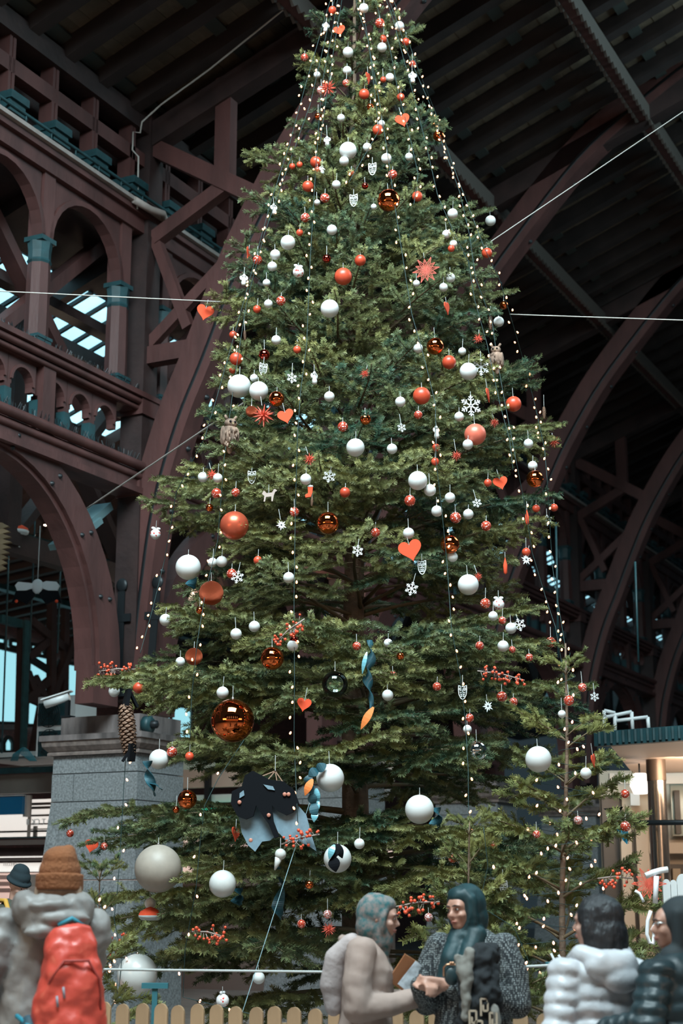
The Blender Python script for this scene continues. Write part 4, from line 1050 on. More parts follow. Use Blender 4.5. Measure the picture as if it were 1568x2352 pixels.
for k in range(0, 5):
    e = hall('granite_pier'); e.location = HW(0, post_t(k) - post_t(0), 0)
    tag(e, ['large weathered granite pier left of the tree', 'granite pier directly behind the tree trunk', 'granite pier behind the tree on its right', 'granite pier under the truss beside the beige canopy', 'granite pier farthest to the right behind the canopy'][k], 'pier', 'granite piers')
    pier(e)
# wall lamp / bell on the pier
e = hall('round_wall_lamp'); vv, zz_ = hv(352, 1664, vR + 0.14); e.location = HW(vR + 0.02, vv, zz_); tag(e, 'dark round metal lamp fixed to the lit side of the pier', 'wall lamp')
q = MB().use(teal, True); q.lathe([(0.001, 0.0), (0.11, 0.0), (0.11, 0.08), (0.085, 0.10), (0.001, 0.10)], 18); q.xform(Matrix.Rotation(math.pi / 2, 4, 'Y')); q.build('housing', e)
q = MB().use(iron, True); q.lathe([(0.05, 0.10), (0.05, 0.17), (0.02, 0.19), (0.001, 0.19)], 14); q.xform(Matrix.Rotation(math.pi / 2, 4, 'Y')); q.build('lens', e)
# security camera on the pier's corner
e = empty('security_camera', HW(ht(150, 1632, TF)[0] - 0.02, TF + 0.1, zt_[0]), -PHI); tag(e, 'white security camera on the corner of the granite pier', 'camera')
q = MB().use(m_cam, True); q.tube([(-0.30, -0.1, 0.17), (0.0, 0.0, 0.27)], 0.055, 12); q.build('housing', e)
q = MB().use(iron); q.bar((-0.02, 0, 0.0), (-0.02, 0, 0.24), 0.05, 0.05); q.box((-0.08, -0.06, 0), (0.06, 0.06, 0.02)); q.build('bracket', e)
q = MB().use(m_cam); q.bar((-0.34, -0.11, 0.225), (0.03, 0.0, 0.335), 0.13, 0.015); q.build('sun_shield', e)

# ---------------------------------------------------------------- left background: brick hall wall with tall windows, steel frames
def quad_v(name, parent, v, pts, m, th=0.05):
    mb = MB().use(m); P = [hv(x, y, v) for x, y in pts]; mb.prism(P, 0, v - th, v); return mb.build(name, parent)
def brick_mat():
    m = bpy.data.materials.new('brickwork'); m.use_nodes = True; N = m.node_tree.nodes; L = m.node_tree.links; b = N['Principled BSDF']; b.inputs['Roughness'].default_value = 0.85
    tc = N.new('ShaderNodeTexCoord'); mp = N.new('ShaderNodeMapping'); mp.inputs['Rotation'].default_value = (0, 0, 0)
    sx = N.new('ShaderNodeSeparateXYZ'); cx = N.new('ShaderNodeCombineXYZ'); L.new(tc.outputs['Object'], sx.inputs[0]); L.new(sx.outputs[1], cx.inputs[0]); L.new(sx.outputs[2], cx.inputs[1])
    bt = N.new('ShaderNodeTexBrick'); bt.inputs['Scale'].default_value = 4.2; bt.inputs['Color1'].default_value = (0.22, 0.085, 0.075, 1); bt.inputs['Color2'].default_value = (0.15, 0.06, 0.055, 1); bt.inputs['Mortar'].default_value = (0.09, 0.06, 0.06, 1); bt.inputs['Mortar Size'].default_value = 0.03
    L.new(cx.outputs[0], bt.inputs['Vector']); L.new(bt.outputs['Color'], b.inputs['Base Color']); return m
BR = brick_mat()
wb = tag(hall('wall_back'), kind='structure')
VB = -11.0
m = MB().use(BR); t0b, t1b = -9.0, 40.0; m.box((VB - 0.4, t0b, 0), (VB - 0.1, t1b, 9.5)); m.build('brick_wall', wb)
wn = 0
def bwin(pts, sill=None):
    global wn; wn += 1
    w = tag(hall('window_%d' % wn), kind='structure')
    quad_v('pane', w, VB, pts, winglass, 0.06)
    xs = [p[0] for p in pts]; ys = [p[1] for p in pts]
    n = len(pts); mb = MB().use(mat('window_frame_dark', (0.04, 0.045, 0.045), 0.7)); P = [hv(x, y, VB + 0.02) for x, y in pts]
    for i in range(n):
        a, b = P[i], P[(i + 1) % n]; mb.bar((VB + 0.03, a[0], a[1]), (VB + 0.03, b[0], b[1]), 0.08, 0.06, (1, 0, 0))
    mb.build('window_frame', w)
    return w
bwin([(-40, 1660), (42, 1662), (42, 1498), (-40, 1478)]); bwin([(-14, 1478), (12, 1481), (12, 1466), (-14, 1461)]); bwin([(23, 1485), (42, 1488), (42, 1473), (23, 1470)])
bwin([(60, 1666), (118, 1668), (118, 1512), (90, 1506), (66, 1508)]); bwin([(69, 1494), (92, 1497), (92, 1482), (69, 1479)]); bwin([(100, 1502), (122, 1505), (122, 1490), (104, 1487)])
bwin([(134, 1674), (190, 1678), (190, 1530), (134, 1518)])
bwin([(8, 1727), (28, 1727), (28, 1706), (23, 1696), (18, 1693), (13, 1696), (8, 1706)]); bwin([(-16, 1727), (1, 1727), (1, 1706), (-4, 1696), (-8, 1693), (-12, 1696), (-16, 1706)])
quad_v('stone_sill', wb, VB + 0.2, [(-40, 1673), (46, 1674), (46, 1664), (-40, 1662)], granite, 0.3)
bwin([(392, 1720), (440, 1720), (440, 1625), (392, 1620)])
# outer aisle frame: posts and crossed braces
fr = tag(hall('wall_frame'), kind='structure'); fr.name = 'wall_outer_aisle'
VF = -6.6
def fbar(a, b, w, name='timber_brace', m=wood_dark, v=VF):
    (t0, z0), (t1, z1) = hv(*a, v), hv(*b, v); mb = MB().use(m); mb.bar((v, t0, z0), (v, t1, z1), 0.15, w * 0.5, (1, 0, 0)); return mb.build(name, fr)
fbar((54, 1420), (46, 1745), 0.34, 'timber_post'); fbar((119, 1380), (117, 1745), 0.26, 'timber_post'); fbar((62, 1425), (53, 1745), 0.09, 'steel_pipe', teal, VF + 0.3)
fbar((64, 1545), (86, 1605), 0.16); fbar((116, 1560), (56, 1612), 0.18); fbar((66, 1508), (112, 1472), 0.14); fbar((62, 1600), (96, 1615), 0.2); fbar((100, 1600), (74, 1745), 0.26)
fbar((70, 1425), (168, 1505), 0.2, 'timber_beam'); fbar((68, 1512), (115, 1541), 0.05, 'steel_rod', iron); fbar((168, 1470), (118, 1600), 0.3); fbar((0, 1421), (50, 1434), 0.2, 'timber_beam', teal)
fbar((80, 1555), (104, 1605), 0.16)
fbar((150, 1400), (146, 1745), 0.2, 'timber_post')
# sloping roof of the outer aisle seen from below
orf = tag(hall('ceiling_3'), kind='structure')
za, zb_ = 7.0, 5.2
mb = MB().use(wood_dark); mb.prism([(-11.1, 7.62), (-5.9, 8.15), (-5.9, 8.23), (-11.1, 7.70)], 1, T0, T1); mb.build('aisle_boarding', orf)
mb = MB().use(mat('aisle_joist_wood', (0.06, 0.04, 0.036), 0.7)); mb.bar((-11.0, 0, 7.52), (-5.9, 0, 8.04), 0.14, 0.22); jm = mb.mesh('aisle_joist')
tt = T0
while tt < 30: mobj('aisle_joist', jm.copy(), orf, loc=(0, tt, 0)); tt += 0.62
for v_, z_ in ((-6.2, 7.78), (-8.8, 7.55)):
    mb = MB().use(teal); mb.box((v_ - 0.1, T0, z_), (v_ + 0.1, T1, z_ + 0.12)); mb.build('aisle_purlin', orf)
# teal plates where the arch meets the post
for k in (0, 3):
    e = hall('metal_duct'); e.location = HW(0, post_t(k), 0); tag(e, ['pale teal sheet metal offcut behind the lower arch at the pier', 'sheet metal duct piece behind the tree, hidden', 'sheet metal duct piece right of the hidden pier', 'pale teal sheet metal offcut above the white railing', 'sheet metal duct piece at the far right arch'][k], 'duct', 'sheet metal ducts at the arches')
    mb = MB().use(mat('galvanised', (0.16, 0.27, 0.29), 0.4, metal=0.3)); mb.bar((-0.22, -1.25, 5.75), (-0.22, -0.62, 6.2), 0.08, 0.34, (1, 0, 0)); mb.bar((-0.25, -0.75, 6.15), (-0.25, -0.35, 6.45), 0.1, 0.3, (1, 0, 0)); mb.build('duct', e)

# ---------------------------------------------------------------- left shop behind the pier
TS = 2.6
shop = hall('ticket_kiosk'); tag(shop, 'low shop front with blue sign behind the granite pier', 'shop front')
def sq(name, x0, y0, x1, y1, m, d=0.0, th=0.08, parent=None):
    v0, z0 = ht(x0, y0, TS - d); v1, z1 = ht(x1, y1, TS - d); mb = MB().use(m)
    mb.box((min(v0, v1), TS - d, min(z0, z1)), (max(v0, v1), TS - d + th, max(z0, z1))); return mb.build(name, parent or shop)
m_fasc = mat('taupe_panel', (0.20, 0.175, 0.155), 0.45, noise=0.12, nscale=2); m_lite = mat('white_fascia', (0.60, 0.62, 0.62), 0.4)
m_lit = mat('lit_interior', (0.8, 0.78, 0.74), 0.5, emit=(1.0, 0.93, 0.86), estr=0.75); m_blue = mat('blue_sign', (0.01, 0.13, 0.27), 0.35)
m_brown = mat('brown_beam', (0.16, 0.12, 0.105), 0.6); m_pink = mat('pink_interior', (0.8, 0.6, 0.55), 0.6, emit=(1.0, 0.72, 0.62), estr=0.6)
sq('roof_edge', -60, 1747, 330, 1728, m_lite, 0.25, 3.0); sq('roof_trim', -60, 1732, 330, 1724, m_cam, 0.15, 3.0); sq('fascia_band', -60, 1764, 330, 1748, m_fasc, 0.15); sq('trim_line', -60, 1767, 330, 1764, teal, 0.18); sq('fascia_panel', -60, 1826, 330, 1767, m_fasc, 0.05)
sq('lit_glazing', -60, 1925, 330, 1828, m_lit, -0.4, 0.04); sq('mullion', 62, 1925, 66, 1826, m_fasc, 0.0); sq('sign_frame', 52, 1876, 63, 1826, mat('taupe_light', (0.36, 0.31, 0.28), 0.5), 0.12)
s_ = sq('blue_sign', -60, 1873, 52, 1829, m_blue, 0.18); sq('sign_edge', -60, 1829, 52, 1826.5, m_lite, 0.2)
for y, h in ((1890, 1.4), (1902, 1.6), (1843, 1.0), (1852, 0.8), (1870, 1.2)): sq('shelf_line', 63, y + h, 330, y - h, m_brown, -0.3, 0.02)
sq('shelf_rail', -60, 1910, 330, 1906, iron, -0.2, 0.03); sq('leaning_panel', 75, 1925, 84, 1897, m_fasc, -0.2, 0.03)
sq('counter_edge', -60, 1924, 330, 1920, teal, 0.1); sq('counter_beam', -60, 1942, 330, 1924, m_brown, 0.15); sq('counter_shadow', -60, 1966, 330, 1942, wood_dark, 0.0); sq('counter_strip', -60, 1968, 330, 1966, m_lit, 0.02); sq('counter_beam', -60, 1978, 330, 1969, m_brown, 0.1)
sq('white_sign', -60, 2003, 330, 1979, m_lit, 0.0); sq('shop_interior', -60, 2350, 330, 2003, m_pink, -1.2, 0.05); sq('shelf_unit', 62, 2060, 90, 2008, mat('grey_unit', (0.4, 0.41, 0.4), 0.6), -0.6, 0.2); sq('shelf_unit', 60, 2085, 92, 2036, m_lite, -0.5, 0.2)
for y in (2015, 2030, 2045): sq('goods_shelf', -10, y + 5, 24, y - 5, mat('goods', (0.7, 0.45, 0.4), 0.7), -1.0, 0.1)
def text(name, body, p, h, m, parent, rz, flip=False, ext=0.004):
    cu = bpy.data.curves.new(name, 'FONT'); cu.body = body; cu.size = h; cu.extrude = ext; cu.align_x = 'LEFT'; cu.materials.append(m)
    tmp = bpy.data.objects.new(name, cu); COL.objects.link(tmp)
    dg = bpy.context.evaluated_depsgraph_get(); me = bpy.data.meshes.new_from_object(tmp.evaluated_get(dg)); bpy.data.objects.remove(tmp)
    o = mobj(name, me, parent, loc=p, rot=(math.pi / 2, 0, rz))
    if flip: o.scale = (-1, 1, 1)
    return o
v0, z0 = ht(104, 1893, TS - 0.1); text('window_lettering', 'O T CK II', (v0 + 0.1, TS - 0.05, z0), 0.12, mat('white_letters', (0.75, 0.75, 0.74), 0.5), shop, 0, True)
v0, z0 = ht(6, 1989, TS - 0.03); text('sign_lettering', 'TELLERS', (v0, TS - 0.03, z0), 0.075, mat('blush_letters', (0.85, 0.78, 0.76), 0.6), shop, 0)
# outdoor cooling unit
e = hall('cooling_unit'); tag(e, 'white cooling unit with two round fans beside the pier', 'cooling unit')
def cq(name, x0, y0, x1, y1, m, d=0.0, th=0.1):
    v0, z0 = ht(x0, y0, 1.5 - d); v1, z1 = ht(x1, y1, 1.5 - d); mb = MB().use(m); mb.box((min(v0, v1), 1.5 - d, min(z0, z1)), (max(v0, v1), 1.5 - d + th, max(z0, z1))); return mb.build(name, e)
cq('casing', 82, 1738, 175, 1596, m_cam, 0, 0.5); cq('grille_field', 86, 1668, 160, 1611, teal, 0.02, 0.03); cq('grille_field', 86, 1738, 160, 1676, teal, 0.02, 0.03)
for yy in (1640, 1706):
    v0, z0 = ht(112, yy, 1.45); mb = MB().use(iron); r0 = 0.19
    for q in range(5): mb.tube([(v0 + (r0 - q * 0.036) * math.cos(a * math.pi / 12), 1.45, z0 + (r0 - q * 0.036) * math.sin(a * math.pi / 12)) for a in range(25)], 0.006, 4, False)
    for a in range(8): mb.bar((v0, 1.455, z0), (v0 + r0 * math.cos(a * math.pi / 4), 1.455, z0 + r0 * math.sin(a * math.pi / 4)), 0.008, 0.008)
    mb.build('fan_grille', e)
# loose cables on the shop roof
e = hall('roof_cables'); tag(e, 'bundle of loose blue cables lying on the shop roof', 'cable'); mb = MB().use(mat('blue_cable', (0.02, 0.2, 0.26), 0.5))
for i in range(6):
    P = []
    for s in range(9):
        x = 25 + i * 3 + s * 5.5; y = 1748 - 28 * math.sin(math.pi * (s / 8) ** 0.6) * (0.7 + 0.08 * i); v0, z0 = ht(x, y, TS - 0.3 - 0.02 * i); P.append((v0, TS - 0.3 - 0.02 * i, z0))
    mb.tube(P, 0.008, 5)
mb.build('cable_bundle', e)
# beige kiosk with a green sign glimpsed between the branches
e = hall('green_sign_kiosk'); tag(e, 'beige kiosk with bright green sign glimpsed through the lower left branches', 'shop front')
def gq(name, x0, y0, x1, y1, m, t=7.0, th=0.1):
    v0, z0 = ht(x0, y0, t); v1, z1 = ht(x1, y1, t); mb = MB().use(m); mb.box((min(v0, v1), t, min(z0, z1)), (max(v0, v1), t + th, max(z0, z1))); return mb.build(name, e)
m_beige = mat('beige_plaster', (0.50, 0.40, 0.33), 0.6, noise=0.06, nscale=1.5)
gq('soffit', 380, 1812, 900, 1740, m_beige); gq('band', 380, 1846, 900, 1812, m_lite, 7.05); gq('green_sign', 386, 1885, 560, 1846, mat('green_light', (0.02, 0.5, 0.3), 0.4, emit=(0.02, 0.75, 0.42), estr=0.8), 6.95)
gq('lit_window', 380, 2010, 900, 1885, m_pink, 7.2); gq('kiosk_wall', 380, 2300, 900, 2010, m_brown, 7.1); gq('door_post', 468, 1846, 480, 1760, iron, 6.9)

# ---------------------------------------------------------------- right: kiosk with beige canopy, steel column, railing
can = empty('canopy_kiosk', (4.0, 19.5, 0)); tag(can, 'beige canopied kiosk with steel column at the right', 'kiosk')
O = Vector((4.0, 19.5, 0))
A, B, C_, D_ = Vector((2.95, 17.6, 0)), Vector((6.4, 14.6, 0)), Vector((10.5, 19.5, 0)), Vector((4.05, 22.0, 0))
zc0 = 3.2
def prism_xy(name, pts, z0, z1, m, parent=can):
    mb = MB().use(m); mb.prism([((p - O).x, (p - O).y) for p in pts], 2, z0, z1); return mb.build(name, parent)
prism_xy('soffit', [A + Vector((0.05, 0.05, 0)), B, C_, D_], zc0, zc0 + 0.05, mat('canopy_beige', (0.56, 0.44, 0.36), 0.55))
f = (B - A).normalized(); nn = Vector((f.y, -f.x, 0))
prism_xy('fascia', [A - f * 0.08, B, B + nn * 0.12, A - f * 0.08 + nn * 0.12], zc0 - 0.02, zc0 + 0.14, teal); prism_xy('roof_slab', [A, B, C_, D_], zc0 + 0.05, zc0 + 0.14, teal)
mb = MB().use(teal); p0_, p1_ = A - O + nn * 0.14, B - O + nn * 0.14; k = 60
for i in range(k): 
    p = p0_.lerp(p1_, i / k); mb.box((p.x - 0.012, p.y - 0.012, zc0 + 0.0), (p.x + 0.012, p.y + 0.012, zc0 + 0.13))
o = mb.build('fascia_ribs', can); o['kind'] = 'stuff'
mb = MB().use(m_cam)
def rel(x, y, Y): return at(x, y, Y) - O
for a, b in (((1387, 1632), (1387, 1688)), ((1410, 1646), (1450, 1635)), ((1450, 1635), (1453, 1680)), ((1412, 1656), (1488, 1648)), ((1486, 1648), (1490, 1676)), ((1387, 1632), (1412, 1640)), ((1387, 1645), (1410, 1646)), ((1410, 1562), (1412, 1684))):
    pass
for a, b in (((1387, 1632), (1387, 1688)), ((1387, 1632), (1412, 1638)), ((1387, 1648), (1450, 1635)), ((1450, 1635), (1453, 1682)), ((1412, 1656), (1487, 1647)), ((1487, 1647), (1490, 1680)), ((1412, 1638), (1412, 1686))):
    mb.tube([rel(*a, 18.6), rel(*b, 18.6)], 0.022, 8)
mb.build('pipe_railing', can)
ct_ = rel(1517, 2000, 19.6); mb = MB().use(mat('steel', (0.52, 0.46, 0.41), 0.22, metal=0.95), True); mb.lathe([(0.115, 0), (0.115, zc0 - 0.12)], 24, c=(ct_.x, ct_.y, 0)); mb.build('steel_column', can)
mb = MB().use(mat('bronze_collar', (0.12, 0.09, 0.07), 0.4, metal=0.5), True); mb.lathe([(0.12, zc0 - 0.26), (0.12, zc0)], 24, c=(ct_.x, ct_.y, 0)); mb.build('column_collar', can)
mb = MB().use(iron, True); mb.tube([rel(1425, 1890, 17.8), rel(1700, 1888, 17.2)], 0.03, 10); mb.build('dark_rail', can)
def rq(name, x0, y0, x1, y1, m, Y=23.0, th=0.1):
    a, b = rel(x0, y0, Y), rel(x1, y1, Y); mb = MB().use(m); mb.box((min(a.x, b.x), a.y, max(-0.0, min(a.z, b.z))), (max(a.x, b.x), a.y + th, max(a.z, b.z))); return mb.build(name, can)
m_door = mat('dark_door', (0.07, 0.055, 0.045), 0.4); m_frame = mat('pale_wood_frame', (0.62, 0.48, 0.36), 0.5); m_wallw = mat('warm_wall', (0.52, 0.41, 0.31), 0.6)
rq('shop_wall', 1400, 2400, 1760, 1770, m_wallw, 23.2); rq('lintel', 1400, 1800, 1760, 1776, mat('canopy_beige2', (0.6, 0.5, 0.42), 0.5), 22.6)
rq('door_leaf', 1448, 2330, 1478, 1905, m_door, 22.9); rq('door_frame', 1442, 2330, 1449, 1900, m_frame, 22.8); rq('door_frame', 1478, 2330, 1488, 1900, m_frame, 22.8); rq('wall_panel', 1430, 1890, 1500, 1825, mat('tan_panel', (0.5, 0.38, 0.27), 0.6), 22.9)
rq('notice', 1448, 1850, 1468, 1822, m_lite, 22.7, 0.02); rq('shop_window', 1545, 1920, 1700, 1800, mat('green_grey_glass', (0.24, 0.30, 0.26), 0.15), 22.9); rq('window_mullion', 1553, 1915, 1560, 1815, m_door, 22.8); rq('wall_band', 1490, 1960, 1700, 1935, m_frame, 22.8); rq('shop_shelf', 1545, 2200, 1700, 1985, m_door, 22.9); rq('shop_goods', 1552, 2150, 1562, 1995, mat('goods2', (0.45, 0.33, 0.22), 0.7), 22.8)
rq('dark_gap', 1400, 2330, 1441, 1830, m_door, 23.0)
area('kiosk_soffit_fill', (5.6, 20.6, 1.3), (5.2, 19.4, 3.2), 1.6, 60, (1.0, 0.76, 0.56), 0.8)  # added fill that brightens the canopy soffit from below
area('kiosk_front_fill', (4.9, 19.0, 3.1), (5.6, 22.9, 1.6), 2.0, 75, (1.0, 0.74, 0.52), 0.5)  # added warm fill for the shop front under the canopy
e = empty('lantern_lamp', at(1470, 1820, 20.2)); tag(e, 'bright faceted glass lamp under the beige canopy', 'lamp')
q = MB().use(mat('glowing_glass', (0.9, 0.9, 0.9), 0.1, emit=(1.0, 0.92, 0.85), estr=1.6)); q.lathe([(0.001, -0.02), (0.085, -0.02), (0.13, 0.08), (0.12, 0.20), (0.08, 0.24), (0.001, 0.24)], 8, smooth=False); q.build('glass', e)
q = MB().use(iron); q.tube([(0, 0, 0.24), (0, 0, zc0 - e.location.z)], 0.012, 6); q.build('stem', e)
# teal-tinted glass strip and window behind the railing
e = hall('glazed_slot'); tag(e, 'narrow bright window slot behind the white pipe railing', 'window'); t0_, z0_ = hv(1400, 1682, -3); t1_, z1_ = hv(1414, 1600, -3)
mb = MB().use(skyglass); mb.box((-3.05, t0_, z0_), (-3.0, t1_, z1_)); mb.build('pane', e); mb = MB().use(iron)
for i in range(5): z = z0_ + (z1_ - z0_) * i / 4; mb.box((-3.0, t0_ - 0.1, z - 0.03), (-2.96, t1_ + 0.1, z + 0.03))
mb.build('glazing_bars', e)

# ---------------------------------------------------------------- hanging things in the left aisle
def hang_line(parent, p, top, r=0.006, m=None):
    mb = MB().use(m or m_thread); mb.tube([(0, 0, 0), (0, 0, top - p.z)], r, 5); return mb.build('cord', parent)
p = at(40, 1222, 21.0); e = empty('mushroom_ornament', p); tag(e, 'hanging red-capped white mushroom ornament at the far left', 'ornament')
sc = 26 / ppm(p); q = MB().use(m_felt, True); q.lathe([(1.0, 0.1), (0.9, 0.35), (0.5, 0.58), (0.001, 0.66)], 20); q.xform(Matrix.Scale(sc, 4)); q.build('cap', e)
q = MB().use(m_white, True); q.lathe([(0.001, -1.45), (0.32, -1.4), (0.22, -0.9), (0.28, -0.3), (0.95, -0.15), (1.02, 0.1), (0.001, 0.12)], 20); q.xform(Matrix.Scale(sc, 4)); q.build('stem', e); hang_line(e, p, 6.6)
p = at(86, 1345, 21.0); e = empty('winged_bird', p); tag(e, 'flat hanging black and white bird with spread wings in the left aisle', 'ornament'); sc = 1 / ppm(p)
q = MB().use(mat('pale_felt', (0.50, 0.54, 0.56), 0.9)); q.ball((0, 0, -2 * sc), 14 * sc, 14, 10, (1, 0.5, 1.25)); q.build('body', e)
for s in (-1, 1):
    q = MB().use(MATS['pale_felt']); q.prism([(s * 6, 4), (s * 20, 10 if s > 0 else 6), (s * 44, 8), (s * 51, 0), (s * 46, -12), (s * 26, -12), (s * 8, -6)], 1, -4, 4); q.xform(Matrix.Scale(sc, 4)); q.build('wing', e)
    q = MB().use(m_black); q.prism([(s * 4, -8), (s * 26, -12), (s * 48, -12), (s * 58, -42), (s * 40, -34), (s * 22, -44), (s * 6, -24)], 1, -2, 6); q.xform(Matrix.Scale(sc, 4)); q.build('under_wing', e)
    q = MB().use(m_felt); q.ball((s * 46 * sc, -3 * sc, -37 * sc), 4 * sc, 8, 6); q.build('red_spot', e)
hang_line(e, p, 6.5)
p = at(-8, 1255, 20.0); e = empty('straw_wing', p); tag(e, 'layered straw wing shape hanging at the left picture edge', 'ornament'); sc = 1 / ppm(p)
for i in range(9):
    q = MB().use(mat('straw', (0.34, 0.25, 0.15), 0.8, rnd=0.25)); y0 = 52 - i * 12; q.prism([(-30, y0), (10, y0 + 3), (34 - abs(i - 3) * 2, y0 - 6), (8, y0 - 12), (-30, y0 - 12)], 1, -6 + i, 6 + i); q.xform(Matrix.Scale(sc, 4)); q.build('straw_leaf', e)
hang_line(e, p, 6.6)
for i, (x, y) in enumerate(((39, 1185), (108, 1206), (447, 1325), (645, 1382))):
    p = at(x, y, 24 if i < 2 else 25); e = empty('pendant_lamp', p); tag(e, ['small pendant lamp above the hanging mushroom', 'small pendant lamp right of the hanging mushroom', 'small teal pendant lamp seen behind the big white ball', 'small pendant lamp glimpsed through the middle branches'][i], 'lamp', 'pendant lamps in the aisle'); sc = 1 / ppm(p)
    q = MB().use(teal, True); q.lathe([(2.5 * sc, 16 * sc), (3 * sc, 4 * sc), (8 * sc, 0)], 12); q.build('shade', e)
    q = MB().use(mat('lamp_glow', (0.9, 0.85, 0.75), 0.5, emit=(1, 0.85, 0.66), estr=1.2), True); q.lathe([(0.001, -2 * sc), (6 * sc, -1 * sc), (8 * sc, 0)], 12); q.build('lamp_glass', e); hang_line(e, p, 7.4 if i < 2 else 9)
    pl = bpy.data.lights.new('pendant_light', 'POINT'); pl.energy = 45; pl.color = (1.0, 0.80, 0.6); pl.shadow_soft_size = 0.1; po_ = bpy.data.objects.new('pendant_light', pl); link(po_, e); po_.location = (0, 0, -0.25)
for i, (x0, y0, x1, y1) in enumerate(((27, 1085, 4, 1730), (83, 1135, 68, 1500), (142, 1230, 132, 1500), (1276, 1200, 1282, 1510), (1458, 1290, 1466, 1520))):
    a, b = (at(x0, y0, 23.0), at(x1, y1, 23.0)) if i < 3 else (at(x0, y0, 19), at(x1, y1, 19)); e = empty('hanging_pipe', b); e.name = 'teal_conduit'; tag(e, ['long thin teal conduit nearest the left edge', 'thin teal conduit beside the winged bird', 'short thin teal conduit next to the brown post', 'thin teal conduit right beside the tree edge', 'thin teal conduit before the right-hand arches'][i], 'conduit', 'thin teal conduits')
    q = MB().use(teal); q.tube([a - b, (0, 0, 0)], 0.014, 6); q.build('conduit', e)
# ---------------------------------------------------------------- ropes and guy wires
m_rope = mat('pale_rope', (0.42, 0.40, 0.37), 0.8)
def rope(a, b, r, label, m=m_rope, sag=0.0, name='guy_rope', mid=None):
    o = Vector(a); e = empty(name, o); tag(e, label, 'rope', 'ropes and wires'); P = []
    for i in range(13):
        s = i / 12; p = Vector(a).lerp(Vector(b), s); p.z -= sag * 4 * s * (1 - s); P.append(p - o)
    q = MB().use(m); q.tube(P, r, 6); q.build('cord', e); return e
rope(at(-60, 666, 13.4), at(520, 694, 14.2), 0.0055, 'white rope stretched from the left edge to the red heart branch'); rope(at(1170, 722, 14.4), at(1640, 738, 13.0), 0.0055, 'white rope stretched from the tree to the right edge')
rope(at(178, 1182, 19.5), at(560, 925, 14.6), 0.009, 'pale rope rising from the lower arch to the left owl'); rope(at(1060, 600, 14.4), at(1640, 208, 16.0), 0.0055, 'thin pale rope rising from the straw star to the upper right')
rope(at(720, 1815, 12.3), at(550, 2345, 11.3), 0.0028, 'taut pale blue rope running down past the fabric bird', mat('bluish_rope', (0.22, 0.33, 0.36), 0.7))
rope(at(136, 1212, 19.5), at(180, 1180, 19.5), 0.006, 'short rope end knotted round the lower arch'); rope(at(192, 1330, 19.3), at(222, 1566, 19.3), 0.007, 'loose cord hanging down the brown post above the pier')
e = empty('roof_cable', at(330, 300, 19.2)); tag(e, 'pale cable clipped along the dark roof edge at the upper left', 'cable'); o = e.location
q = MB().use(m_rope); q.tube([at(x, y, Y) - o for x, y, Y in ((315, 480, 19.4), (318, 360, 19.4), (304, 345, 19.4), (306, 303, 19.4), (322, 305, 19.3), (326, 280, 19.3), (370, 240, 19.2), (480, 160, 18.8), (660, 15, 18.0), (690, -8, 17.8))], 0.012, 6); q.build('cable', e)
e = empty('curved_tray_end', HW(0.25, -0.2, 10.5), -PHI); tag(e, 'pale curved end of the cable tray at the first post', 'cable tray')
q = MB().use(pale); q.tube([(0.0, -0.5, 0.05), (0.06, -0.2, 0.02), (0.1, 0.05, 0.05), (0.02, 0.25, 0.02), (0.06, 0.45, -0.02)], 0.05, 8); q.build('tray', e)

# ---------------------------------------------------------------- fence, barrier
m_fence = mat('pale_pine', (0.36, 0.225, 0.125), 0.65, noise=0.25, nscale=7, stretch=(1, 1, 0.2), rnd=0.12)
fe = empty('picket_fence', (-1.55, 10.85, 0)); tag(fe, 'low pale wooden picket fence around the foot of the tree', 'fence')
pk = MB().use(m_fence); w = 0.045; ht_ = 0.905
prof = [(-w, 0.06), (w, 0.06), (w, ht_ - 0.05)] + [(w * math.cos(a), ht_ - 0.05 + 0.05 * math.sin(a)) for a in [math.pi * i / 8 for i in range(1, 8)]] + [(-w, ht_ - 0.05)]
pk.prism(prof, 1, -0.011, 0.011); pk_me = pk.mesh('picket')
FA, FB = Vector((-3.4, 11.3, 0)), Vector((2.6, 9.3, 0)); fd = (FB - FA).normalized(); fl_ = (FB - FA).length; fang = math.atan2(fd.y, fd.x); n = int(fl_ / 0.131)
for i in range(n):
    p = FA + fd * (i * 0.131); mobj('picket', pk_me, fe, loc=p - fe.location + Vector((0, 0, R.uniform(-0.008, 0.008))), rot=(0, R.uniform(-0.01, 0.01), fang))
for z in (0.25, 0.68):
    q = MB().use(m_fence); nb = Vector((-fd.y, fd.x, 0)) * 0.028; q.bar(FA - fe.location + nb + Vector((0, 0, z)), FB - fe.location + nb + Vector((0, 0, z)), 0.03, 0.07); q.build('rail', fe)
for i in range(5):
    p = FA + fd * (fl_ * i / 4) + Vector((-fd.y, fd.x, 0)) * 0.075; q = MB().use(m_fence); q.box((-0.03, -0.03, 0), (0.03, 0.03, 0.8)); q.build('fence_post', fe, loc=p - fe.location)
m_tp = mat('teal_post', (0.03, 0.14, 0.17), 0.5)
